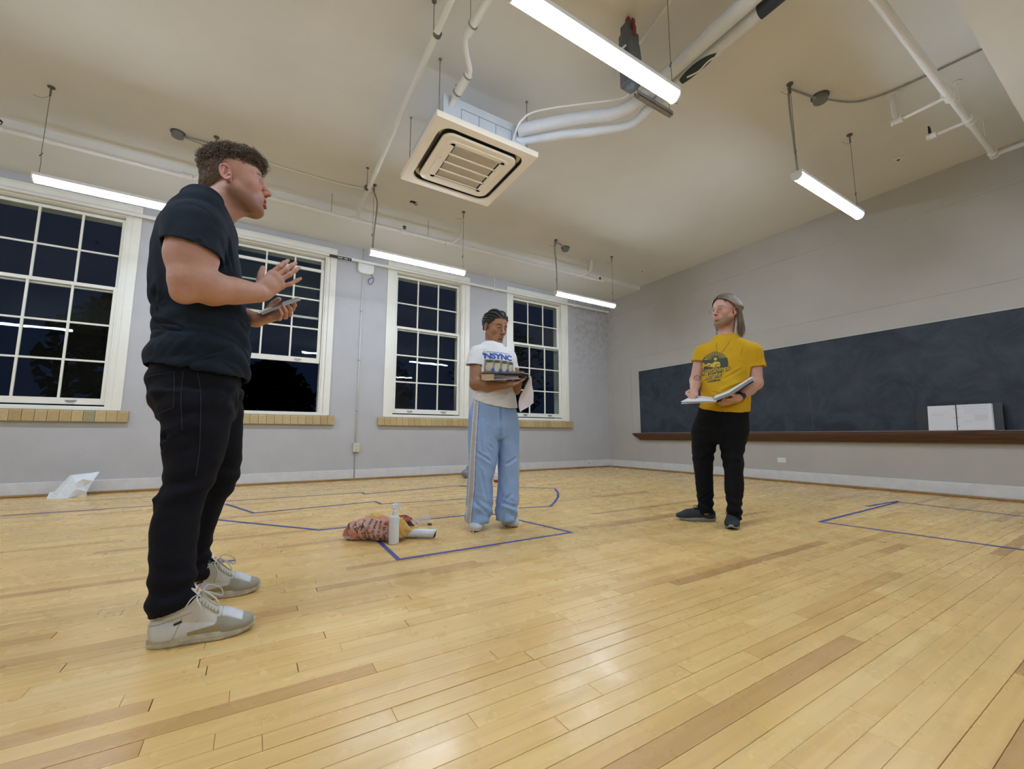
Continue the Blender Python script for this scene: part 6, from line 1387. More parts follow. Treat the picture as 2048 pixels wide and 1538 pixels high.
# ---- white t-shirt with print
def wripple(V, Nn):
    d = wobble(V, 51, 6)*0.004+wobble(V, 52, 13)*0.002
    for a, b, w_, am in (((-0.06246, -0.09, 1.309), (-0.07177, -0.12, 1.171), .006, -.006), ((-0.08857, -0.1, 0.9512), (0.05754, -0.14, 0.9848), .009, -.008), ((-0.0331, -0.12, 0.924), (0.1313, -0.12, 0.9689), .009, -.008), ((0.09473, -0.12, 0.9319), (0.1692, -0.1, 1.027), .009, -.007), ((-0.1198, -0.06, 0.9921), (-0.0333, -0.12, 0.9497), .008, -.007)): d += fold(V, Nn, a, b, w_, am)
    return d
hw1, hw2, hw3 = np.array((-0.1482, -0.000, 0.96)), np.array((0.01087, -0.12, 0.8913)), np.array((0.1784, -0.000, 0.8891)); hnw = np.cross(hw2-hw1, hw3-hw1); hnw = hnw*(-1 if hnw[2] > 0 else 1)
M_wtee = mat('white_cotton', (0.78, 0.78, 0.80), 0.85, var=0.05, vscale=10, bump=0.25, bscale=250, spec=0.2)
wshirt, WV, WQ = tee('tshirt', (axis((-0.30, 0.30, 0.0042)), axis((-0.22, 0.20, 0.0044)), axis((0.84, 1.46, 0.0042))), TW,
    [(shw, cfw, 0.062, 0.068, (-0.05, 0.0, -1)), ((0.1137, 0.02, 1.286), (0.1458, 0.04, 1.187), 0.056, 0.060, (0, 0, -1))],
    [(NW+np.array((0, 0, 0.01)), np.array(HW)+np.array((0, 0, -0.05)), 0.060, 0.075)], (hw1, hnw), M_wtee, wom,
    yoke=[((-0.00246, -0.000, 1.281), (-0.1092, -0.02, 1.28), .062, .052), ((-0.00246, -0.000, 1.281), (0.1137, 0.02, 1.278), .062, .052)], ripple=wripple)
# printing wrapped onto a garment: flat mesh pieces laid over the cloth just proud of it
def project(name, polys, org_, ux, uz, dirn, bv, m, parent, lift=0.0012, sub=0.012):
    """polys: mesh (verts 2D, faces) in print space; each vertex is carried along dirn onto the cloth"""
    vs, fs = polys; me = bpy.data.meshes.new(name); bm = bmesh.new(); vv = [bm.verts.new((v[0], v[1], 0)) for v in vs]
    for f in fs:
        try: bm.faces.new([vv[i] for i in f])
        except ValueError: pass
    bmesh.ops.triangulate(bm, faces=bm.faces)
    for _ in range(3):
        es = [e for e in bm.edges if e.calc_length() > sub]
        if not es: break
        bmesh.ops.subdivide_edges(bm, edges=es, cuts=1); bmesh.ops.triangulate(bm, faces=bm.faces)
    d = Vector(dirn).normalized(); miss = []
    for v in bm.verts:
        p = Vector(org_)+Vector(ux)*v.co.x+Vector(uz)*v.co.y; hit = bv.ray_cast(p-d*0.35, d)
        if hit[0] is None: miss.append(v)
        else: v.co = hit[0]-d*lift+(hit[1] if hit[1].dot(d) < 0 else -hit[1])*lift*0.3
    bmesh.ops.delete(bm, geom=miss, context='VERTS'); bm.to_mesh(me); bm.free(); return link(name, me, m, parent)
def text_polys(txt, size, bold=0.0, shear=0.0, sx_=1.0, align='CENTER', ls=1.0):
    cu = bpy.data.curves.new('t', 'FONT'); cu.body = txt; cu.size = size; cu.offset = bold; cu.shear = shear; cu.align_x = align; cu.resolution_u = 3; cu.space_character = ls; cu.space_line = 0.85
    o = bpy.data.objects.new('t', cu); C.objects.link(o); dg = bpy.context.evaluated_depsgraph_get(); dg.update(); me = bpy.data.meshes.new_from_object(o.evaluated_get(dg))
    vs = [(v.co.x*sx_, v.co.y) for v in me.vertices]; fs = [tuple(p.vertices) for p in me.polygons]; bpy.data.objects.remove(o); bpy.data.curves.remove(cu); bpy.data.meshes.remove(me); return vs, fs
bvw = BVHTree.FromPolygons([Vector(v) for v in WV], [tuple(int(i) for i in q) for q in WQ])
M_pblue = mat('blue_print', (0.045, 0.10, 0.42), 0.7); M_ppic = mat('sepia_print', (0.26, 0.23, 0.15), 0.75); M_plt = mat('pale_print', (0.52, 0.46, 0.34), 0.75); M_pdk = mat('dark_print', (0.07, 0.065, 0.05), 0.75)
a_, b_, c_ = Vector((-0.07247, -0.12, 1.25)), Vector((0.1563, -0.06, 1.237)), Vector((-0.04584, -0.12, 1.149))
UX = (b_-a_).normalized(); UZ = Vector((0.02, 0, 1)); ln = (b_-a_).length; DI = Vector((-0.38, 0.92, 0))
og = (a_+b_)/2
tp = text_polys("'NSYNC", 0.056, bold=0.0030, sx_=1.0, ls=0.95); wmax = max(v[0] for v in tp[0])-min(v[0] for v in tp[0]); tp = ([(v[0]*ln*0.95/wmax, v[1]-0.004) for v in tp[0]], tp[1])
project('lettering', tp, og, UX, UZ, DI, bvw, M_pblue, wshirt)
rect = lambda x0, y0, x1, y1: ([(x0, y0), (x1, y0), (x1, y1), (x0, y1)], [(0, 1, 2, 3)])
project('print_band', rect(-ln*0.44, 0.044, ln*0.40, 0.048), og, UX, UZ, DI, bvw, M_pblue, wshirt)
pic = project('photo_print', rect(-ln*0.42, -0.118, ln*0.54, -0.012), og, UX, UZ, DI, bvw, M_ppic, wshirt)
def blob(cx_, cy_, rx_, ry__, n=14, sk=0.0): return ([(cx_+rx_*math.cos(2*PI*i/n)+sk*ry__*math.sin(2*PI*i/n), cy_+ry__*math.sin(2*PI*i/n)) for i in range(n)], [tuple(range(n))])
for k, (x_, rx_) in enumerate(((-0.28, 0.025), (-0.05, 0.020), (0.19, 0.020), (0.42, 0.020))):
    project('pale_blob', blob(x_*ln, -0.060-0.004*(k % 2), rx_, 0.040, sk=0.15), og, UX, UZ, DI, bvw, M_plt, pic, lift=0.0020)
    project('dark_blob', blob(x_*ln, -0.026, rx_*1.1, 0.011, sk=0.2), og, UX, UZ, DI, bvw, M_pdk, pic, lift=0.0026)
    project('blue_blob', rect((x_+0.06)*ln, -0.100, (x_+0.14)*ln, -0.078), og, UX, UZ, DI, bvw, M_pblue, pic, lift=0.0024)
# ---- track trousers
M_track = mat('light_blue_nylon', (0.24, 0.36, 0.62), 0.55, attr='Col', bump=0.25, bscale=60, spec=0.4)
def trousers():
    F = Field(axis((-0.28, 0.28, 0.0042)), axis((-0.22, 0.20, 0.0044)), axis((0.01, 1.10, 0.0044)))
    F.col(HPW, k=0.02, grow=0.002); F.col(LLW, k=0.018, soft=0.006); F.col(LRW, k=0.018, soft=0.006)
    F.cut((0, 0, 0.045), (0.0, 0, -1)); V, Q = F.nets(2); Nn = normals(V, Q); z = V[:, 2]; an = np.arctan2(V[:, 1], V[:, 0]-np.where(V[:, 0] > 0.03, 0.10, -0.10))
    d = wobble(V, 61, 6)*0.006+wobble(V*np.array((1, 1, 0.5)), 62, 13)*0.004
    d += 0.006*np.sin(z*60+2.5*np.sin(an*2+z*9))*sst(z, 0.30, 0.12)
    for a, b, w_, am in (((0.06954, -0.11, 0.8776), (0.05954, -0.1, 0.6776), .010, -.016), ((0.06318, -0.1, 0.6776), (0.03897, -0.08, 0.461), .010, -.014), ((-0.1222, -0.1, 0.6775), (0.02354, -0.12, 0.5702), .010, -.006), ((-0.1021, -0.12, 0.5525), (0.006087, -0.12, 0.4815), .010, -.007), ((0.09717, -0.08, 0.4608), (0.1896, -0.06, 0.5135), .010, -.007), ((0.08035, -0.06, 0.192), (0.1716, -0.05, 0.1544), .012, -.012),
                         ((0.06237, -0.06, 0.1569), (0.1347, -0.06, 0.2447), .010, -.009), ((-0.1165, -0.11, 0.201), (-0.0273, -0.1, 0.1295), .012, -.008), ((-0.06829, -0.12, 0.7856), (-0.0554, -0.13, 0.5706), .012, .007), ((-0.08293, -0.12, 0.4288), (-0.02786, -0.11, 0.2178), .012, -.006)): d += fold(V, Nn, a, b, w_, am)
    V = V+Nn*d[:, None]; V = lap(V, Q, 0.4); c = paint(len(V), (0.26, 0.40, 0.68)); mixc(c, (0.5+0.5*wobble(V, 64, 7))*0.25, (0.31, 0.46, 0.74))
    Zs = np.array([ 0.9343,  0.569,  0.3018,  0.04009])
    X0 = np.interp(z, Zs[::-1], np.array([-0.1295,-0.1544,-0.1654,-0.1833])[::-1]); X1 = np.interp(z, Zs[::-1], np.array([-0.1,-0.1181,-0.126,-0.1514])[::-1])
    fr = V[:, 1] < 0.0; st = fr & (V[:, 0] > X0) & (V[:, 0] < X1); mixc(c, st*1.0, (0.46, 0.43, 0.44)); e = fr & ((np.abs(V[:, 0]-X0-0.001) < 0.0028) | (np.abs(V[:, 0]-X1+0.001) < 0.0028)); mixc(c, e*1.0, (0.70, 0.72, 0.78)); mixc(c, (fr & (np.abs(V[:, 0]-X1-0.005) < 0.0022))*1.0, (0.10, 0.14, 0.30))
    xr = 0.1968; mixc(c, ((V[:, 0] > xr-0.004) & (z < 0.55))*0.8, (0.46, 0.43, 0.44))
    put('track_trousers', V, Q, M_track, wom, c)
trousers()
make_shoe(wom, SWL, -PI/2-0.05, 'white', 2, L=0.255, w=0.047); make_shoe(wom, SWR, -PI/2+0.35, 'white', 4, L=0.255, w=0.047)
# ---- what she holds: black binder, loose pages
def world_at(ko, ka, p): return world(ko, ka, p)
M_paper = mat('paper', (0.68, 0.68, 0.72), 0.7, bump=0.05, bscale=30); M_kraft = mat('buff_divider', (0.52, 0.40, 0.24), 0.7, var=0.1, vscale=12); M_vinyl = mat('black_vinyl', (0.010, 0.010, 0.015), 0.35, spec=0.5)
def slab(mb, corners, th):
    """a sheet of thickness th under four corners (any plane), corners counter-clockwise"""
    P = [Vector(p) for p in corners]; n = (P[1]-P[0]).cross(P[3]-P[0]).normalized(); n = n if n.z > 0 else -n
    mb.add(P+[p-n*th for p in P], [(0,1,2,3), (7,6,5,4), (0,4,5,1), (1,5,6,2), (2,6,7,3), (3,7,4,0)]); return mb
bo = Vector((0.07335, -0.22, 1.102)); bn = tag(empty('ring_binder', world(OW, AW, bo), AW), 'black binder with buff dividers and loose pages held by the woman', 'binder')
def wl_(*p): return Vector(p)-bo
N1, N2, F1, F2 = Vector((-0.07488, -0.27, 1.108)), Vector((0.2162, -0.27, 1.107)), Vector((-0.06897, -0.07, 1.153)), Vector((0.225, -0.05, 1.155))
mb = MB(); slab(mb, [N1-bo, N2-bo, F2-bo, F1-bo], 0.006); mb.build('cover', M_vinyl, bn, bevel=0.002)
mb = MB(); mb.tube([(N2-bo)+Vector((0.0, 0.0, -0.016)), (F2-bo)+Vector((0.0, 0, -0.016))], 0.017, 12, flat=1.0); slab(mb, [N1*0.45+N2*0.55-bo+Vector((0, 0, -0.006)), N2-bo+Vector((0, 0, -0.006)), F2-bo+Vector((0, 0, -0.006)), F1*0.45+F2*0.55-bo+Vector((0, 0, -0.006))], 0.010); mb.build('spine', M_vinyl, bn, smooth=True, auto=.6)
K1, K2 = Vector((-0.07483, -0.25, 1.051)), Vector((0.05514, -0.25, 1.055))
mb = MB(); slab(mb, [N1-bo+Vector((0, 0, -0.008)), N1*0.70+N2*0.30-bo+Vector((0, 0, -0.008)), F1*0.7+F2*0.3-bo+Vector((0, 0, -0.008)), F1-bo+Vector((0, 0, -0.008))], 0.040); mb.build('divider_stack', M_kraft, bn, bevel=0.002)
mb = MB()
for k in range(6):
    z0 = -0.012-0.0055*k; x0 = N1.x*0.72+N2.x*0.28-0.004*k; P_ = [Vector((x0, N1.y+0.004*k, N1.z+z0-0.006*(k % 2))), Vector((N2.x-0.03, N1.y+0.012, N2.z-0.018-0.003*k)), Vector((F2.x-0.03, F2.y, F2.z-0.018-0.003*k)), Vector((x0, F1.y, F1.z+z0))]; slab(mb, [p-bo for p in P_], 0.0014)
mb.build('page', M_paper, bn)
mb = MB(); slab(mb, [Vector((N1.x+0.02, N1.y+0.005, N1.z-0.050))-bo, Vector((N2.x-0.01, N2.y+0.005, N2.z-0.034))-bo, Vector((F2.x-0.01, F2.y, F2.z-0.034))-bo, Vector((F1.x+0.02, F1.y, F1.z-0.050))-bo], 0.003); mb.build('back_cover', M_paper, bn)
mb = MB(); mb.tube([N1-bo+Vector((0.016, -0.001, -0.016)), N1-bo+Vector((0.016, 0.004, -0.016))], 0.003, 8); mb.build('punch_hole', M_black, bn)
# pages folded over the end and hanging down
ho = Vector((0.2339, -0.22, 1.013)); hp = tag(empty('paper_pages', world(OW, AW, ho), AW), 'pinkish white pages hanging down from the end of the binder of the woman', 'paper')
rows_h = [((0.161, -0.25, 1.091), (0.1928, -0.08, 1.116)), ((0.2169, -0.26, 1.108), (0.2453, -0.08, 1.131)), ((0.2488, -0.26, 1.105), (0.2754, -0.08, 1.128)), ((0.2633, -0.255, 1.084), (0.2902, -0.08, 1.098)), ((0.228, -0.25, 1.013), (0.2955, -0.1, 1.039)), ((0.1968, -0.24, 0.9505), (0.3017, -0.11, 0.9781)), ((0.1861, -0.24, 0.8799), (0.3022, -0.12, 0.9218)), ((0.1969, -0.235, 0.838), (0.3003, -0.12, 0.9108))]
vs = []; fs = []; nn_ = 9; A0 = smooth_path([a for a, b in rows_h], 4); B0 = smooth_path([b for a, b in rows_h], 4)
for lay in range(2):
    for i, (a, b) in enumerate(zip(A0, B0)):
        for j in range(nn_): t = j/(nn_-1); p = a.lerp(b, t); vs.append(p-ho+Vector((0.0015*math.sin(i*0.8+t*5), 0.004*math.sin(t*PI*2+i*.3), 0.002*math.sin(t*9)))+Vector((0.003, 0, -0.001))*lay)
m0 = len(A0)*nn_
for lay in range(2):
    for i in range(len(A0)-1):
        for j in range(nn_-1): q = lay*m0+i*nn_+j; f = (q, q+1, q+nn_+1, q+nn_); fs.append(f if lay == 0 else f[::-1])
M_pink = mat('thin_paper', (0.62, 0.54, 0.55), 0.7)
me = bpy.data.meshes.new('sheets'); me.from_pydata([tuple(v) for v in vs], [], fs); so = link('sheets', me, M_pink, hp, smooth=True)

# ================================================================ MAN IN YELLOW
AY = -0.9832; OY = (-3.6, -4.78, 0.000)
yel = tag(empty('person', OY, AY), 'long haired man with glasses in a mustard yellow t-shirt holding an open binder', 'person', 'people standing in the room')
HY = (0.1827, -0.000, 1.671); RY = basis((-0.66, -0.74, 0.06), (0.03, 0.0, 1)); SY = 1.10; NY = np.array((0.1667, 0.02, 1.431))
TY = [(1.455,0.172,-0.000,0.095,0.080),(1.417,0.180,-0.000,0.154,0.100),(1.360,0.179,-0.000,0.186,0.120),(1.258,0.172,-0.000,0.195,0.135),(1.133,0.156,-0.000,0.182,0.135),(0.997,0.142,-0.000,0.182,0.140),(0.817,0.121,-0.000,0.185,0.145)]
HPY = [(0.997,0.139,-0.000,0.171,0.125),(0.877,0.121,-0.000,0.182,0.130),(0.711,0.092,-0.000,0.198,0.125),(0.639,0.090,-0.000,0.178,0.110)]
LLY = [(0.912,0.029,-0.000,0.066,0.070),(0.807,0.006,-0.000,0.093,0.095),(0.711,-0.012,-0.000,0.106,0.105),(0.523,-0.042,-0.000,0.081,0.088),(0.408,-0.046,-0.000,0.068,0.078),(0.306,-0.044,-0.000,0.067,0.074),(0.221,-0.041,-0.000,0.060,0.068),(0.135,-0.041,-0.000,0.056,0.064),(0.073,-0.043,-0.000,0.054,0.060)]
LRY = [(0.906,0.203,-0.010,0.066,0.070),(0.804,0.195,-0.010,0.092,0.092),(0.710,0.181,-0.020,0.104,0.100),(0.529,0.164,-0.060,0.081,0.090),(0.433,0.168,-0.090,0.069,0.078),(0.275,0.163,-0.110,0.064,0.070),(0.158,0.156,-0.120,0.053,0.066),(0.064,0.152,-0.120,0.048,0.062)]
SLY = loc_of(OY, AY, *(-3.557, -4.782)); SRY = loc_of(OY, AY, *(-3.527, -4.911))
shl, ell_, wrl = np.array((0.3571, -0.000, 1.32)), np.array((0.3579, -0.02, 1.08)), np.array((0.2235, -0.2, 0.9532))
shr, elr, wrr = np.array((-0.004181, -0.000, 1.351)), np.array((-0.06444, -0.000, 1.121)), np.array((-0.07995, -0.16, 1.023))
def yellow_body():
    F = Field(axis((-0.34, -0.10, 0.004), (-0.10, 0.18, 0.0024), (0.18, 0.44, 0.004)), axis((-0.34, -0.14, 0.0034), (-0.14, 0.14, 0.0026), (0.14, 0.22, 0.006)), axis((0.03, 0.95, 0.014), (0.95, 1.50, 0.0036), (1.50, 1.90, 0.0024)))
    F.col([l for l in TY if l[0] > 0.95], k=0.02, grow=-0.02); F.col(HPY, k=0.02, grow=-0.012); F.col(LLY, k=0.02, grow=-0.03); F.col(LRY, k=0.02, grow=-0.03)
    for a, d_ in ((SLY, (-0.12, -0.03)), (SRY, (-0.01, -0.12))): F.cap((a[0]+d_[0]*0.5, a[1]+d_[1]*.5, 0.2), (a[0]+d_[0]*.5, a[1]+d_[1]*.5, 0.07), 0.036, 0.032, k=0.02); F.cap((a[0]+d_[0]*.5, a[1]+d_[1]*.5, 0.06), (a[0]+d_[0], a[1]+d_[1], 0.048), 0.028, 0.022, k=0.02)
    sculpt_head(F, HY, RY, SY, jaw=1.05, neck_to=NY, neck_r=0.047, nose=1.0, wide=0.94, lipk=0.8)
    F.cap(NY, NY+np.array((0.12, 0.0, -0.055)), 0.044, 0.042, k=0.04); F.cap(NY, NY+np.array((-0.12, 0.0, -0.055)), 0.044, 0.042, k=0.04)
    F.cap(shl, ell_, 0.060, 0.051, k=0.02); m1 = ell_*0.6+wrl*0.4; F.cap(ell_, m1, 0.052, 0.048, k=0.02); F.cap(m1, wrl, 0.048, 0.030, k=0.02)
    kn = [(0.1767, -0.262, 0.9388), (0.1635, -0.25, 0.9291), (0.1536, -0.235, 0.9193), (0.1504, -0.218, 0.9093)]
    fi = [[(0.1363, -0.285, 0.9385), (0.1164, -0.295, 0.9421), (0.1032, -0.3, 0.9459)], [(0.1228, -0.272, 0.9251), (0.1028, -0.282, 0.9287), (0.08955, -0.286, 0.9326)], [(0.1159, -0.255, 0.9116), (0.09576, -0.266, 0.9152), (0.08249, -0.27, 0.9191)], [(0.1193, -0.235, 0.9016), (0.1022, -0.245, 0.9015), (0.08889, -0.25, 0.9053)]]
    hand(F, wrl, None, kn, fi, 1.0, thumb=[(0.1984, -0.25, 0.965), (0.1748, -0.275, 0.9748), (0.1516, -0.285, 0.9786)], palm_n=(0.1, 0.1, 1.0))
    F.cap(shr, elr, 0.056, 0.047, k=0.02); F.cap(elr, wrr, 0.047, 0.029, k=0.02)
    kn = [(-0.09401, -0.225, 0.9902), (-0.0833, -0.235, 0.985), (-0.07277, -0.24, 0.9803), (-0.06216, -0.243, 0.9796)]
    fi = [[(-0.1144, -0.25, 0.9927), (-0.1214, -0.27, 0.9796), (-0.1145, -0.28, 0.967)], [(-0.104, -0.262, 0.9796), (-0.1077, -0.28, 0.9629), (-0.1009, -0.285, 0.9546)], [(-0.09008, -0.268, 0.9709), (-0.09042, -0.283, 0.9543), (-0.08372, -0.286, 0.9462)], [(-0.0762, -0.27, 0.9663), (-0.073, -0.282, 0.9538), (-0.06983, -0.285, 0.9458)]]
    hand(F, wrr, None, kn, fi, 0.95, thumb=[(-0.1152, -0.2, 1.017), (-0.1291, -0.225, 1.007), (-0.1326, -0.245, 0.99)], palm_n=(-0.1, 0.6, 0.9))
    V, Q = F.nets(1); c = paint(len(V), (0.56, 0.32, 0.245)); mixc(c, (0.5+0.5*wobble(V, 73, 12))*0.3, (0.58, 0.30, 0.23))
    head_colors(V, c, HY, RY, SY, (0.47, 0.17, 0.15), (0.20, 0.12, 0.07), (0.62, 0.24, 0.21), stub=(0.24, 0.13, 0.07), stub_amt=0.85)
    tc_ = np.array((-0.05516, -0.05, 1.135)); dd = np.linalg.norm((V-tc_)*np.array((1, 0.5, 1)), axis=1); mixc(c, (np.abs(dd-0.022) < 0.0045)*0.75+(dd < 0.008)*0.6, (0.08, 0.075, 0.08))
    put('body', V, Q, M_skin3, yel, c)
yellow_body(); eyes(yel, HY, RY, SY, look=(0.15, 0.0), iris=M_irisb)
# ---- shoulder-length hair parted near the middle
def yellow_hair():
    r = random.Random(9); o_ = np.array(HY); F = Field(axis((-0.20, 0.20, 0.0028)), axis((-0.20, 0.22, 0.0028)), axis((1.40, 1.90, 0.0028))); F.frame(HY, RY, SY)
    F.ell((0, -0.024, 0.042), (0.084, 0.108, 0.096), k=0); F.ell((0, 0.012, 0.048), (0.068, 0.070, 0.080), k=0.02)
    for s1 in (-1, 1):
        F.chain([(s1*0.066, -0.030, 0.030), (s1*0.082, -0.045, -0.030), (s1*0.074, -0.045, -0.090), (s1*0.068, -0.038, -0.145), (s1*0.064, -0.032, -0.170)], [0.032, 0.034, 0.036, 0.030, 0.014], k=0.02)
    F.ell((0, 0.112, 0.045), (0.085, 0.052, 0.070), k=0.006, op='s')
    F.chain([(0, -0.085, 0.0), (0, -0.085, -0.08), (0, -0.080, -0.150)], [0.045, 0.038, 0.028], k=0.04)
    F.ell((0, 0.105, -0.030), (0.072, 0.085, 0.103), k=0.006, op='s')
    for s1 in (-1, 1): F.ell((s1*0.072, 0.052, 0.010), (0.032, 0.036, 0.050), k=0.008, op='s')
    for s1 in (-1, 1): F.ell((s1*0.070, 0.035, -0.055), (0.045, 0.050, 0.075), k=0.006, op='s'); F.ell((s1*0.084, -0.002, -0.016), (0.022, 0.022, 0.022), k=0.004, op='s')
    V, Q = F.nets(2); Nn = normals(V, Q); L = (V-o_) @ RY/SY
    V = V+Nn*(0.0025*sst(-L[:, 1], -0.02, 0.02)*np.sin(np.arctan2(L[:, 0], L[:, 1]+0.02)*42+3*wobble(V, 81, 8)))[:, None]
    cdark = (0.105, 0.078, 0.050); c = paint(len(V), cdark); stx = np.sin(L[:, 1]*330+2.2*wobble(V, 82, 9)+8*np.abs(L[:, 0])); mixc(c, sst(stx, 0.0, 0.9)*0.75, (0.20, 0.155, 0.10))
    put('hair', V, Q, M_hair, yel, c); S_ = Strands()
    for i in range(760):
        s1 = -1 if i % 2 else 1; y0 = r.uniform(-0.09, 0.088); a = r.uniform(0.0, 1.0); z0 = 0.049+0.090*math.sqrt(max(0.03, 1-((y0+0.004)/0.105)**2)); x0 = s1*0.004
        yb = -0.030-0.060*a-0.02*r.random(); xs_ = s1*(0.088-0.05*max(0, a-0.45)-0.028*r.random()); ln = r.uniform(-0.195, -0.145)
        P = [(x0, y0, z0), (s1*0.040, y0-0.008, z0-0.008-0.012*r.random()), (s1*0.074, y0*0.72-0.018, 0.058), (s1*0.084, y0*0.3+yb*0.5, 0.022), (xs_*1.02, yb*0.85+0.010*r.random(), -0.010), (xs_*(1.04+0.05*r.random()), yb, -0.085), (xs_*(0.98+0.08*r.random()), yb+0.010*r.gauss(0, 1), ln*0.75), (xs_*(0.90+0.12*r.random()), yb+0.012*r.gauss(0, 1), ln)]
        P = [tuple(o_+RY @ (np.array(p)*SY*np.array((1.05, 1, 1)))) for p in smooth_path(P, 3)]; tn = r.uniform(0.6, 1.6); S_.add(P, 0.0028, 0.0008, (0.165*tn, 0.122*tn, 0.078*tn), n=4)
    S_.build('locks', M_hair, yel)
yellow_hair()
# ---- wire glasses
mb = MB(); lens = []
o_ = np.array(HY)
def hq(p): return tuple(o_+RY @ (np.array(p)*SY))
for s1 in (-1, 1):
    ring_ = [hq((s1*0.033+0.0245*math.cos(a)*(1-0.06*math.sin(a)), 0.101-0.30*abs(0.033+s1*0.0245*math.cos(a)*s1)*0.25, -0.006+0.0205*math.sin(a))) for a in np.linspace(0, 2*PI, 25)]
    mb.tube(ring_, 0.0011, 6); mb.tube([hq((s1*0.0585, 0.097, 0.004)), hq((s1*0.073, 0.085, 0.004)), hq((s1*0.080, 0.02, 0.004)), hq((s1*0.082, -0.012, 0.008))], 0.0012, 6)
    mb.tube([hq((s1*0.009, 0.099, -0.006)), hq((s1*0.010, 0.093, -0.014))], 0.0009, 5); lens.append(ring_)
mb.tube([hq((-0.010, 0.099, 0.002)), hq((0, 0.101, 0.005)), hq((0.010, 0.099, 0.002))], 0.0011, 6)
M_wire = mat('bronze_wire', (0.30, 0.20, 0.13), 0.3, metal=0.9); gl = mb.build('glasses', M_wire, yel, smooth=True)
M_lens = bpy.data.materials.new('lens_glass'); M_lens.use_nodes = True; nt = M_lens.node_tree; nt.nodes.remove(nt.nodes['Principled BSDF']); t1 = nt.nodes.new('ShaderNodeBsdfTransparent'); g1 = nt.nodes.new('ShaderNodeBsdfGlossy'); g1.inputs['Roughness'].default_value = 0.02; mx = nt.nodes.new('ShaderNodeMixShader'); mx.inputs[0].default_value = 0.10
nt.links.new(t1.outputs[0], mx.inputs[1]); nt.links.new(g1.outputs[0], mx.inputs[2]); nt.links.new(mx.outputs[0], nt.nodes['Material Output'].inputs[0])
for rg in lens: MB().add(rg[:-1], [tuple(range(len(rg)-1))]).build('lens', M_lens, gl)
# ---- mustard t-shirt
M_ytee = mat('mustard_cotton', (0.60, 0.35, 0.018), 0.85, var=0.10, vscale=9, bump=0.25, bscale=250, spec=0.15)
def yripple(V, Nn):
    d = wobble(V, 91, 6)*0.004+wobble(V, 92, 13)*0.002
    for a, b, w_, am in (((0.2677, -0.12, 1.228), (0.2975, -0.08, 1.17), .010, -.006), ((0.1258, -0.15, 1.1), (0.2858, -0.12, 1.192), .010, -.008), ((0.1033, -0.15, 1.004), (0.2964, -0.12, 1.087), .010, -.009), ((0.1527, -0.15, 0.9638), (0.3039, -0.1, 1.02), .009, -.008), ((-0.001, -0.12, 1.031), (0.1362, -0.15, 0.976), .009, -.007), ((-0.03272, -0.1, 0.9749), (0.09854, -0.15, 0.9156), .008, -.007), ((0.132, -0.15, 0.8992), (0.296, -0.1, 0.9434), .008, -.006), ((0.3605, -0.05, 1.335), (0.3658, -0.06, 1.215), .008, -.006), ((0.009699, -0.1, 1.388), (0.04095, -0.12, 1.289), .008, -.006), ((0.2898, -0.1, 1.351), (0.2708, -0.12, 1.282), .008, -.004)): d += fold(V, Nn, a, b, w_, am)
    return d
hy1, hy2, hy3 = np.array((-0.05981, -0.000, 0.9062)), np.array((0.1196, -0.14, 0.8541)), np.array((0.3059, -0.000, 0.8647)); hny = np.cross(hy2-hy1, hy3-hy1); hny = hny*(-1 if hny[2] > 0 else 1)
yshirt, YV, YQ = tee('tshirt', (axis((-0.32, 0.46, 0.0044)), axis((-0.24, 0.22, 0.0044)), axis((0.80, 1.62, 0.0044))), TY,
    [(shl, (0.3631, -0.005, 1.2), 0.068, 0.076, (0.1, 0, -1)), (shr, (-0.02664, -0.000, 1.277), 0.062, 0.068, (-0.15, 0, -1))],
    [(NY+np.array((-0.01, -0.02, 0.005)), np.array(HY)+np.array((0, 0, -0.03)), 0.066, 0.085)], (hy1, hny), M_ytee, yel,
    yoke=[((0.1694, -0.000, 1.361), (0.3503, -0.000, 1.321), .074, .062), ((0.1694, -0.000, 1.361), (0.007038, -0.000, 1.35), .074, .058)], ripple=yripple)
bvy = BVHTree.FromPolygons([Vector(v) for v in YV], [tuple(int(i) for i in q) for q in YQ])
M_pgr = mat('grey_green_print', (0.055, 0.065, 0.045), 0.8); M_pyl = mat('yellow_print', (0.60, 0.42, 0.05), 0.8)
og = Vector((0.07552, -0.16, 1.275)); UXY = Vector((0.96, -0.25, 0)).normalized(); UXY = Vector((1, 0, 0)); UZY = Vector((0, 0, 1)); DY = Vector((0.12, 1, 0)); S0 = 0.0040
def P_(polys, m, lift, nm='print'): return project(nm, polys, og, UXY, UZY, DY, bvy, m, yshirt, lift=lift, sub=0.02)
# arch of rays over a landscape, then the lettering
sx0, sy0 = 0.006, -0.002
arch = ([(-0.098, -0.075)]+[(-0.002+0.096*math.cos(a), -0.030+0.088*math.sin(a)) for a in np.linspace(PI, 0, 18)]+[(0.094, -0.085)], [tuple(range(20))])
P_(arch, M_pgr, 0.0012, 'arch_print')
for k in range(13):
    a = math.radians(8+k*13.7); a1, a2 = a-0.055, a+0.055; rr = 0.060+0.024*abs(math.cos(a)); r0 = 0.020
    P_(([(sx0+r0*math.cos(a), sy0+r0*math.sin(a)), (sx0+rr*math.cos(a1), sy0+rr*0.9*math.sin(a1)), (sx0+rr*math.cos(a2), sy0+rr*0.9*math.sin(a2))], [(0, 1, 2)]), M_pyl, 0.0020, 'sun_ray')
P_(blob(sx0, sy0, 0.012, 0.012), M_pyl, 0.0026, 'sun_disc')
P_(([(-0.09, -0.05), (-0.05, -0.028), (-0.02, -0.038), (0.0, -0.022), (0.035, -0.03), (0.04, -0.06), (0.01, -0.075), (-0.04, -0.060)], [tuple(range(8))]), M_pyl, 0.0022, 'hill_print')
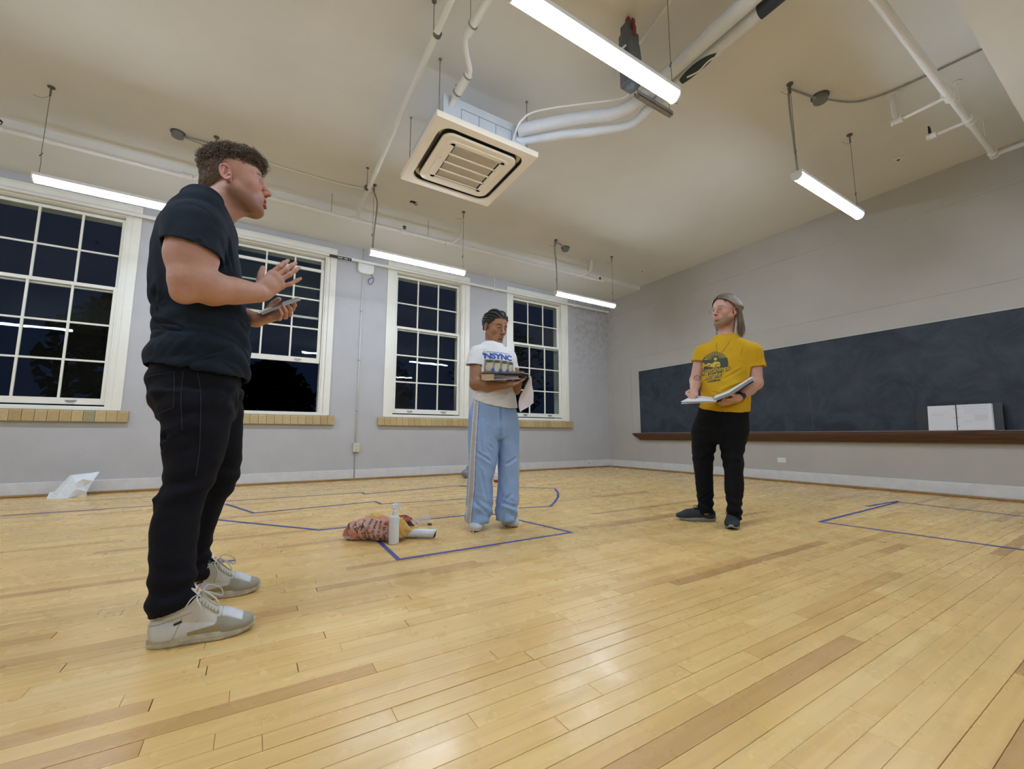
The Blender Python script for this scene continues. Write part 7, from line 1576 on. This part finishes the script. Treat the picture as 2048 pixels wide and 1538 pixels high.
for x0_, x1_ in ((-0.085, -0.03), (0.0, 0.03)): P_(([(x0_, -0.052), (x1_, -0.045), (x1_, -0.050), (x0_, -0.058)], [(0, 1, 2, 3)]), M_pgr, 0.0028, 'hill_line')
def yt(txt, size, x_, y__, m, lift, bold, sh=0.18): t = text_polys(txt, size, bold=bold, shear=sh, sx_=0.86); P_(([(v[0]+x_, v[1]+y__+v[0]*0.10) for v in t[0]], t[1]), m, lift, 'lettering')
for bold, m_, lf in ((0.0050, M_pgr, 0.0028), (0.0008, M_pyl, 0.0036)):
    yt('Sun Shines', 0.056, -0.005, -0.108, m_, lf, bold); yt('Bright', 0.058, -0.022, -0.152, m_, lf, bold)
for k in range(7): P_(rect(-0.062+k*0.014, -0.184+k*0.0012, -0.052+k*0.014+0.002*(k % 2), -0.174+k*0.0012), M_pgr, 0.0028, 'small_line')
# ---- necklace
def on_shirt(u_, bv, d, lift=0.002):
    h = bv.ray_cast(Vector(u_)-Vector(d)*0.35, Vector(d).normalized()); return (h[0]-Vector(d).normalized()*lift) if h[0] else Vector(u_)
nk = [on_shirt(p, bvy, DY) for p in ((0.1013, -0.1, 1.413), (0.0991, -0.12, 1.376), (0.1002, -0.13, 1.334), (0.1014, -0.14, 1.293), (0.1345, -0.14, 1.322), (0.1648, -0.13, 1.361), (0.1963, -0.1, 1.404))]
MB().tube(smooth_path(nk, 4), 0.0011, 5).build('necklace', mat('dark_cord', (0.06, 0.04, 0.02), 0.5), yel, smooth=True)
# ---- watch
mb = MB(); wax = (wrl-ell_)/np.linalg.norm(wrl-ell_); wc = wrl-wax*0.02; mb.lathe([(0.0335, -0.012), (0.0355, -0.011), (0.0355, 0.011), (0.0335, 0.012), (0.0325, 0.0)], 24, wc, wax); wb = mb.build('watch', M_black, yel, smooth=True, auto=.6)
wd_ = Vector((0.05, -0.9, -0.3)).cross(Vector(wax)).normalized(); wn_ = Vector(wax).cross(wd_).normalized(); wn_ = wn_ if wn_.y < 0 else -wn_; MB().obox(Vector(wc)+wn_*0.038, wd_*0.016, Vector(wax)*0.016, wn_*0.005).build('watch_face', M_black, wb, bevel=0.003)
# ---- black trousers
M_ytr = cloth('black_twill', (0.0045, 0.005, 0.0075), var=0.3, vscale=14)
def ytrousers():
    F = Field(axis((-0.32, 0.40, 0.0044)), axis((-0.28, 0.24, 0.0046)), axis((0.04, 1.10, 0.0044)))
    F.col(HPY, k=0.02, grow=0.002); F.col(LLY, k=0.018, soft=0.008); F.col(LRY, k=0.018, soft=0.008); V, Q = F.nets(2); Nn = normals(V, Q); z = V[:, 2]; an = np.arctan2(V[:, 1], V[:, 0]-np.where(V[:, 0] > 0.0, 0.10, -0.10))
    d = wobble(V, 101, 7)*0.004+0.005*np.sin(z*85+2.5*np.sin(an*2+z*9))*np.maximum(sst(z, 0.28, 0.14), np.exp(-((z-0.50)/0.07)**2))+wobble(V, 102, 16)*0.002
    for a, b, w_, am in (((0.04532, -0.08, 0.5433), (-0.08305, -0.1, 0.4642), .010, -.010), ((0.0843, -0.12, 0.5075), (0.2247, -0.16, 0.4758), .010, -.009), ((-0.08008, -0.06, 0.1718), (0.01188, -0.06, 0.2345), .009, -.009), ((0.06905, -0.1, 0.6018), (0.09351, -0.13, 0.8127), .008, -.008)): d += fold(V, Nn, a, b, w_, am)
    V = V+Nn*d[:, None]; V = lap(V, Q, 0.4); put('trousers', V, Q, M_ytr, yel)
ytrousers()
make_shoe(yel, (SLY[0], SLY[1], 0), PI+0.18, 'run', 4, L=0.30, w=0.050); make_shoe(yel, (SRY[0]+0.005, SRY[1]+0.03, 0), -PI/2-0.12, 'run', 5, L=0.30, w=0.050)
# ---- open white binder in his hands
yo = Vector((0.07714, -0.28, 0.9484)); yb = tag(empty('open_binder', world(OY, AY, yo), AY), 'open ring binder with white pages in the hands of the man in yellow', 'binder')
SN, SF = Vector((0.0709, -0.38, 0.9261)), Vector((0.08022, -0.16, 0.9657)); LN, LF = Vector((-0.1669, -0.4, 0.9254)), Vector((-0.08839, -0.18, 0.9861)); RN, RF = Vector((0.3258, -0.34, 1.074)), Vector((0.3374, -0.12, 1.108))
mb = MB(); slab(mb, [LN-yo, SN-yo, SF-yo, LF-yo], 0.007); mb.build('left_pages', M_paper, yb)
mb = MB(); slab(mb, [LN-yo+Vector((0.0, 0, -0.016)), SN-yo+Vector((0, 0, -0.008)), SF-yo+Vector((0, 0, -0.008)), LF-yo+Vector((0.0, 0, -0.016))], 0.003); mb.build('left_cover', M_paper, yb)
mb = MB()
for k in range(5):
    up = Vector((-0.004, 0, 0.0034))*k; P1 = [SN-yo+up, SN.lerp(RN, 0.35)-yo+up+Vector((0.010, 0, -0.012)), RN-yo+up*0.8, ]; P2 = [SF-yo+up, SF.lerp(RF, 0.35)-yo+up+Vector((0.010, 0, -0.012)), RF-yo+up*0.8]
    for i in range(2): slab(mb, [P1[i], P1[i+1], P2[i+1], P2[i]], 0.0016)
mb.build('right_pages', M_paper, yb)
dn = Vector((0.006, 0, -0.010)); mb = MB(); slab(mb, [SN-yo+dn, RN.lerp(SN, 0.06)-yo+dn, RF.lerp(SF, 0.06)-yo+dn, SF-yo+dn], 0.003); mb.build('right_cover', M_vinyl, yb)
mb = MB(); slab(mb, [SN-yo+Vector((-0.004, -0.004, -0.012)), SN-yo+Vector((0.030, -0.004, -0.002)), SF-yo+Vector((0.030, 0, -0.002)), SF-yo+Vector((-0.004, 0, -0.012))], 0.006); mb.build('spine', M_vinyl, yb)
mb = MB()
for k in range(3): c0 = SN.lerp(SF, 0.15+0.35*k)-yo; mb.tube([tuple(c0+Vector((0.016*math.cos(a), 0, 0.002+0.013*math.sin(a)))) for a in np.linspace(0, PI, 9)], 0.0014, 6)
mb.build('rings', M_handle, yb)

# ================================================================ THINGS ON THE FLOOR AND THE TRAY
def cloth_sheet(name, label, cat): pass
# spray bottle
M_bot = mat('white_hdpe', (0.74, 0.76, 0.78), 0.3)
bt = tag(empty('spray_bottle', (-5.925, -4.136, 0.0), 0.05), 'white trigger spray bottle standing in front of the patterned bundle', 'bottle')
bt.scale = (0.92, 0.92, 0.85)
MB().lathe([(0.0, 0), (0.030, 0), (0.0335, 0.003), (0.0345, 0.010), (0.0345, 0.185), (0.0325, 0.194), (0.026, 0.201), (0.014, 0.205), (0.0135, 0.214), (0, 0.214)], 30).build('bottle_body', M_bot, bt, smooth=True, auto=.7)
mb = MB(); mb.lathe([(0.0, 0.208), (0.0155, 0.208), (0.0155, 0.232), (0.0125, 0.236), (0.009, 0.245), (0.009, 0.255)], 20); mb.build('collar', M_bot, bt, smooth=True, auto=.6)
mb = MB(); mb.prism([(-0.020, 0.250), (-0.024, 0.262), (-0.018, 0.282), (0.0, 0.290), (0.030, 0.286), (0.034, 0.274), (0.026, 0.262), (0.012, 0.250)], -0.010, 0.010, 1); mb.box((0.030, -0.006, 0.270), (0.042, 0.006, 0.285)); mb.build('spray_head', M_bot, bt, bevel=0.004)
mb = MB(); mb.tube(smooth_path([(0.020, 0, 0.266), (0.030, 0, 0.252), (0.038, 0, 0.238), (0.048, 0, 0.226)], 4), [0.005, 0.004], 8, flat=1.2); mb.build('trigger', M_bot, bt, smooth=True)
# roll of white paper lying behind
M_pw = mat('white_paper_roll', (0.70, 0.74, 0.80), 0.6, bump=0.05, bscale=20)
rl = tag(empty('paper_roll', (-5.745, -4.085, 0.0), -0.62), 'white paper roll with a dark hollow end lying beside the spray bottle', 'paper roll')
mb = MB(); vs = []; fs = []; nt_ = 44; 
for i, xx in enumerate(np.linspace(-0.24, 0.11, 12)):
    for k in range(nt_):
        th = k/(nt_-1)*2*PI*1.35; rr = 0.031-0.0045*th/(2*PI*1.35)+0.010*max(0, -xx*2.0); vs.append((xx+0.012*math.sin(th)*(1 if xx > 0.05 else 0), rr*math.cos(th), 0.032+0.010*max(0, -xx*2.0)+rr*math.sin(th)*0.92))
for i in range(11):
    for k in range(nt_-1): q = i*nt_+k; fs.append((q, q+1, q+nt_+1, q+nt_))
mb.add(vs, fs); o = mb.build('sheet', M_pw, rl, smooth=True); md = o.modifiers.new('t', 'SOLIDIFY'); md.thickness = 0.0012
MB().lathe([(0.0, 0.0), (0.0255, 0.0), (0.0255, 0.12), (0.022, 0.13), (0.020, 0.02), (0.0, 0.02)], 22, (-0.02, 0, 0.030), (1, 0, 0)).build('core', mat('grey_core', (0.10, 0.085, 0.07), 0.8), rl, smooth=True, auto=.7)
# crumpled clear plastic bag
M_clear = bpy.data.materials.new('clear_film'); M_clear.use_nodes = True; nt = M_clear.node_tree; nt.nodes.remove(nt.nodes['Principled BSDF']); t1 = nt.nodes.new('ShaderNodeBsdfTransparent'); g1 = nt.nodes.new('ShaderNodeBsdfPrincipled'); g1.inputs['Base Color'].default_value = (0.7, 0.74, 0.76, 1); g1.inputs['Roughness'].default_value = 0.15; mx = nt.nodes.new('ShaderNodeMixShader'); mx.inputs[0].default_value = 0.30
nt.links.new(t1.outputs[0], mx.inputs[1]); nt.links.new(g1.outputs[0], mx.inputs[2]); nt.links.new(mx.outputs[0], nt.nodes['Material Output'].inputs[0])
pbx = tag(empty('plastic_bag', (-5.565, -3.70, 0.0), -0.3), 'small crumpled clear plastic bag on the floor by the shoes of the woman', 'bag')
def crumple(parent, name, m, rx_, ry__, rz_, seed, n=26, sharp=0.5, cut=0.0):
    r = np.random.RandomState(seed); bm = bmesh.new(); bmesh.ops.create_icosphere(bm, subdivisions=4, radius=1.0); me = bpy.data.meshes.new(name); bm.to_mesh(me); bm.free()
    V = np.empty(len(me.vertices)*3); me.vertices.foreach_get('co', V); V = V.reshape(-1, 3); d = np.zeros(len(V)); dirs = r.normal(size=(n, 3)); dirs /= np.linalg.norm(dirs, axis=1)[:, None]
    h = r.uniform(0.55, 1.0, n); q = np.min(h[None]/np.maximum(V @ dirs.T, 0.05), axis=1); q = np.minimum(q, 1.15); V = V*q[:, None]; V = V*np.array((rx_, ry__, rz_)); V[:, 2] += rz_*0.75; V[:, 2] = np.maximum(V[:, 2], 0.0012)
    me.vertices.foreach_set('co', V.ravel()); me.update(); return link(name, me, m, parent)
o = crumple(pbx, 'film', M_clear, 0.062, 0.045, 0.050, 5, n=60); o2 = crumple(pbx, 'film', M_clear, 0.050, 0.030, 0.028, 8); o2.location = (-0.075, 0.0, 0)
MB().tube([(0.02, -0.03, 0.010), (0.05, -0.035, 0.008)], 0.007, 6).build('dark_bits', M_dark, pbx)
# patterned fleece bundle
def bundle():
    b = tag(empty('blanket_bundle', (-5.985, -3.985, 0.0), -0.72), 'rolled up pink and orange fleece blanket printed with words', 'blanket')
    ax = np.array((1, 0, 0)); F = Field(axis((-0.26, 0.26, 0.0032)), axis((-0.16, 0.20, 0.0032)), axis((-0.01, 0.22, 0.0032)))
    F.ell((0.0, 0.0, 0.070), (0.205, 0.085, 0.074), k=0.0); F.ell((0.10, 0.0, 0.072), (0.10, 0.080, 0.070), k=0.03); F.ell((-0.14, -0.01, 0.05), (0.075, 0.065, 0.052), k=0.03); F.ell((-0.19, -0.015, 0.035), (0.04, 0.05, 0.036), k=0.02)
    F.ell((-0.06, 0.06, 0.085), (0.08, 0.06, 0.055), k=0.02); F.cut((0, 0, 0.003), (0, 0, -1)); V, Q = F.nets(2); Nn = normals(V, Q); x, y, z = V.T
    d = wobble(V, 201, 22)*0.006+0.006*np.sin(x*60+2*wobble(V, 203, 12)+y*20)*sst(z, 0.02, 0.06)+wobble(V, 202, 50)*0.0025
    for a_, c_, w_, am in (((-0.16, -0.08, 0.10), (-0.06, -0.09, 0.02), .008, -.012), ((-0.10, -0.07, 0.13), (-0.02, -0.09, 0.05), .007, -.010), ((0.12, -0.07, 0.12), (0.16, -0.07, 0.02), .008, -.012), ((0.05, -0.06, 0.13), (0.06, -0.09, 0.02), .005, -.006), ((-0.20, -0.05, 0.07), (-0.13, -0.08, 0.01), .007, -.012)): d += fold(V, Nn, a_, c_, w_, am)
    V = V+Nn*d[:, None]; V[:, 2] = np.maximum(V[:, 2], 0.0015); V = lap(V, Q, 0.3)
    c = paint(len(V), (0.70, 0.30, 0.20)); mixc(c, sst(wobble(V, 204, 9), -0.1, 0.35)*0.85, (0.66, 0.40, 0.35)); mixc(c, sst(x, 0.125, 0.150)*1.0, (0.72, 0.42, 0.10)); mixc(c, sst(-x, 0.15, 0.18)*0.85, (0.45, 0.16, 0.09)); mixc(c, sst(-x, 0.15, 0.17)*sst(0.035-z, 0, 0.01)*0.9, (0.75, 0.72, 0.68))
    o = put('fleece', V, Q, mat('printed_fleece', (0.6, 0.3, 0.2), 0.95, attr='Col', bump=0.6, bscale=350, sheen=0.2), b, c)
    bv = BVHTree.FromPolygons([Vector(v) for v in V], [tuple(int(i) for i in q) for q in Q]); mi = mat('black_fleece_print', (0.03, 0.02, 0.018), 0.9)
    for txt, x0, ang_, size, zc in (('fluff', -0.170, -0.8, 0.030, 0.085), ('ot En', -0.120, -1.0, 0.034, 0.085), ('phase', -0.068, -PI/2, 0.024, 0.110), ('9y Zoa', -0.058, -1.15, 0.034, 0.055), ('ion then can', -0.022, -PI/2, 0.028, 0.076), ('chad pj der', 0.014, -PI/2, 0.027, 0.076), ('burn it you', 0.052, -PI/2, 0.027, 0.076), ('if so Zoa', 0.088, -PI/2, 0.027, 0.076), ("lamp 5's", 0.158, -PI/2, 0.032, 0.066)):
        t = text_polys(txt, size, bold=0.0002); ca, sa = math.cos(ang_), math.sin(ang_); t = ([(v[0]*ca-v[1]*sa, v[0]*sa+v[1]*ca) for v in t[0]], t[1]); project('lettering', t, (x0-0.01, -0.09, zc), (1, 0, 0), (0, 0.35, 0.94), (0, 1, -0.12), bv, mi, o, lift=0.0015, sub=0.02)
    arc = [on_shirt((-0.085+0.016*math.cos(a), -0.09, 0.055+0.045*math.sin(a)), bv, (0, 1, 0), 0.0015) for a in np.linspace(PI*0.45, PI*1.5, 10)]; MB().tube(arc, 0.0022, 5).build('print_line', mi, o)
    F = Field(axis((0.06, 0.24, 0.0028)), axis((0.0, 0.20, 0.0028)), axis((-0.01, 0.20, 0.0028))); F.ell((0.14, 0.09, 0.070), (0.070, 0.060, 0.055), k=0); F.ell((0.18, 0.10, 0.05), (0.045, 0.05, 0.05), k=0.02); F.ell((0.12, 0.10, 0.110), (0.045, 0.04, 0.035), k=0.02); F.cut((0, 0, 0.003), (0, 0, -1)); V, Q = F.nets(2); Nn = normals(V, Q)
    V = V+Nn*(wobble(V, 210, 30)*0.007+0.004*np.sin(V[:, 2]*120+3*wobble(V, 211, 15)))[:, None]; V[:, 2] = np.maximum(V[:, 2], 0.0015); c = paint(len(V), (0.78, 0.52, 0.06)); mixc(c, sst(V[:, 2], 0.070, 0.085)*1.0, (0.40, 0.07, 0.02)); mixc(c, sst(wobble(V, 213, 30), 0.1, 0.3)*sst(V[:, 2], 0.07, 0.085), (0.05, 0.02, 0.04)); mixc(c, sst(wobble(V, 214, 22), 0.25, 0.4)*0.8, (0.75, 0.62, 0.45)); put('fleece_corner', V, Q, o.data.materials[0], b, c)
    F = Field(axis((-0.12, 0.04, 0.0028)), axis((0.0, 0.16, 0.0028)), axis((0.06, 0.20, 0.0028))); F.ell((-0.055, 0.065, 0.130), (0.042, 0.035, 0.028), k=0); F.ell((-0.02, 0.06, 0.128), (0.03, 0.03, 0.022), k=.01); V, Q = F.nets(2); V = V+normals(V, Q)*(wobble(V, 215, 45)*0.005)[:, None]; c = paint(len(V), (0.78, 0.55, 0.12)); put('fleece_tuft', V, Q, o.data.materials[0], b, c)
bundle()
# crumpled white paper by the wall
wp = tag(empty('crumpled_paper', (-8.37, -0.27, 0.0), 0.06), 'large crumpled white paper standing on the floor against the baseboard', 'paper')
M_cp = mat('crisp_white_paper', (0.78, 0.82, 0.88), 0.6)
mb = MB(); th = 0.0
vs = [(-0.17, -0.06, 0.0), (-0.15, -0.03, 0.07), (-0.075, 0.0, 0.20), (-0.06, 0.03, 0.235), (0.17, 0.05, 0.262), (0.175, 0.02, 0.255), (0.14, -0.03, 0.165), (0.06, -0.055, 0.195), (0.01, -0.075, 0.155), (0.015, -0.085, 0.10), (0.005, -0.08, 0.01), (-0.03, -0.095, 0.0), (0.10, -0.02, 0.05), (0.10, 0.0, 0.0), (0.02, -0.03, 0.0), (0.07, -0.01, 0.11), (-0.02, -0.05, 0.23), (-0.09, -0.07, 0.10), (-0.13, -0.085, 0.0), (-0.205, -0.035, 0.0), (-0.19, -0.02, 0.065)]
fs = [(0, 18, 17, 1), (1, 17, 16, 2), (17, 18, 11, 9), (17, 9, 8, 16), (9, 11, 10), (2, 16, 3), (3, 16, 8, 4), (8, 7, 4), (7, 6, 5, 4), (8, 9, 15, 7), (15, 6, 7), (9, 10, 14, 12), (12, 15, 9), (12, 14, 13), (15, 12, 6), (19, 0, 1, 20)]
mb.add(vs, fs); o = mb.build('sheet', M_cp, wp); o.data.materials[0] = M_cp
md = o.modifiers.new('sub', 'SUBSURF'); md.subdivision_type = 'SIMPLE'; md.levels = 3; md.render_levels = 3
tx = bpy.data.textures.new('crease', 'CLOUDS'); tx.noise_scale = 0.06; md = o.modifiers.new('dis', 'DISPLACE'); md.texture = tx; md.strength = 0.012; md.mid_level = 0.5; md = o.modifiers.new('sol', 'SOLIDIFY'); md.thickness = 0.0015
# things behind the woman at the wall
gb = tag(empty('grey_bag', (-3.70, -0.62, 0.0), 0.3), 'small grey and red bag on the floor behind the trousers of the woman', 'bag')
def soft(parent, name, m, parts, seed, amp, cf=None, cut=0.002):
    lo = np.min([np.array(p[0])-np.array(p[1]) for p in parts], axis=0)-0.02; hi = np.max([np.array(p[0])+np.array(p[1]) for p in parts], axis=0)+0.02; F = Field(*[axis((lo[i], hi[i], 0.004)) for i in range(3)])
    for p in parts: F.ell(p[0], p[1], k=0.02)
    F.cut((0, 0, cut), (0, 0, -1)); V, Q = F.nets(2); Nn = normals(V, Q); V = V+Nn*(wobble(V, seed, 14)*amp)[:, None]; V[:, 2] = np.maximum(V[:, 2], 0.001); c = cf(V) if cf else None; return put(name, V, Q, m, parent, c)
def gcol(V): c = paint(len(V), (0.25, 0.25, 0.28)); mixc(c, sst(V[:, 0], 0.0, 0.02)*sst(V[:, 2], 0.05, 0.07), (0.45, 0.10, 0.09)); mixc(c, sst(wobble(V, 5, 20), 0.2, 0.4)*(V[:, 0] > 0.0), (0.6, 0.55, 0.5)); return c
soft(gb, 'fabric', mat('bag_fabric', (0.3, 0.3, 0.3), 0.8, attr='Col', bump=0.3, bscale=100), [((-0.06, 0, 0.07), (0.09, 0.08, 0.07)), ((0.08, 0.02, 0.11), (0.12, 0.09, 0.11))], 3, 0.010, gcol)
def wcol(V): c = paint(len(V), (0.68, 0.70, 0.74)); mixc(c, sst(0.045-V[:, 2], 0, 0.01), (0.35, 0.04, 0.03)); return c
wb2 = tag(empty('white_bag', (-3.665, -1.44, 0.0), 0.0), 'white and dark red bag seen between the trouser legs of the woman', 'bag'); soft(wb2, 'fabric', mat('white_bag_fabric', (0.7, 0.7, 0.7), 0.7, attr='Col', bump=0.3, bscale=60), [((0, 0, 0.10), (0.055, 0.06, 0.10)), ((0.0, 0.0, 0.16), (0.035, 0.04, 0.08))], 7, 0.010, wcol)
# open binder standing on the chalk tray
ob = tag(empty('open_binder', (-0.075, -5.46, 0.73)), 'open black ring binder with white typed pages standing on the chalk tray', 'binder')
tl = 0.10; mb = MB()
def tray(y, z, off=0.0): return Vector((-0.022+0.05*z/0.30+0.0-off, y+5.46, z))     # leans back on the slate
def sheet(mb, y0, y1, z0, z1, off0, off1, th): slab(mb, [tray(y0, z0, off0), tray(y1, z0, off1), tray(y1, z1, off1), tray(y0, z1, off0)], th)
sheet(mb, -5.125, -5.45, 0.0, 0.288, 0.010, 0.0, 0.003); sheet(mb, -5.46, -5.80, 0.0, 0.292, 0.0, 0.012, 0.003); mb.build('cover', M_vinyl, ob)
mb = MB(); sheet(mb, -5.445, -5.475, 0.0, 0.285, 0.004, 0.004, 0.004); mb.build('spine', M_vinyl, ob)
mb = MB(); sheet(mb, -5.228, -5.455, 0.003, 0.280, 0.018, 0.020, 0.006); l_ = mb.build('left_page', M_paper, ob)
mb = MB()
for k in range(3): sheet(mb, -5.465, -5.728-0.004*k, 0.003, 0.282-0.003*k, 0.022-0.003*k, 0.034-0.006*k, 0.002)
mb.build('right_pages', M_paper, ob); mb = MB()
for z_ in (0.05, 0.145, 0.245): mb.tube([tuple(tray(-5.440-0.005*i, z_, 0.026+0.010*math.sin(i/8*PI))) for i in range(9)], 0.002, 6)
mb.build('rings', M_handle, ob)
M_txt = mat('typed_grey', (0.30, 0.31, 0.34), 0.8); mb = MB(); rr_ = random.Random(8)
for z_, a, b_ in [(0.256, 0.06, 0.24), (0.232, 0.06, 0.24), (0.208, 0.07, 0.19), (0.208, 0.20, 0.245), (0.186, 0.06, 0.24)]+[(0.165-0.0085*i, 0.135, 0.235) for i in range(7)]+[(0.10, 0.06, 0.13), (0.094, 0.06, 0.12), (0.105, 0.14, 0.23)]:
    t = a
    while t < b_: w_ = rr_.uniform(0.004, 0.012); sheet(mb, -5.46-t, -5.46-min(b_, t+w_), z_, z_+0.0022, 0.0228+0.044*t, 0.0228+0.044*min(b_, t+w_), 0.0006); t += w_+0.003
for z_ in (0.20, 0.18, 0.17): 
    sheet(mb, -5.26, -5.36-0.03*(z_ > .19), z_, z_+0.0014, 0.0195, 0.0200, 0.0006)
mb.build('typed_lines', M_txt, ob)
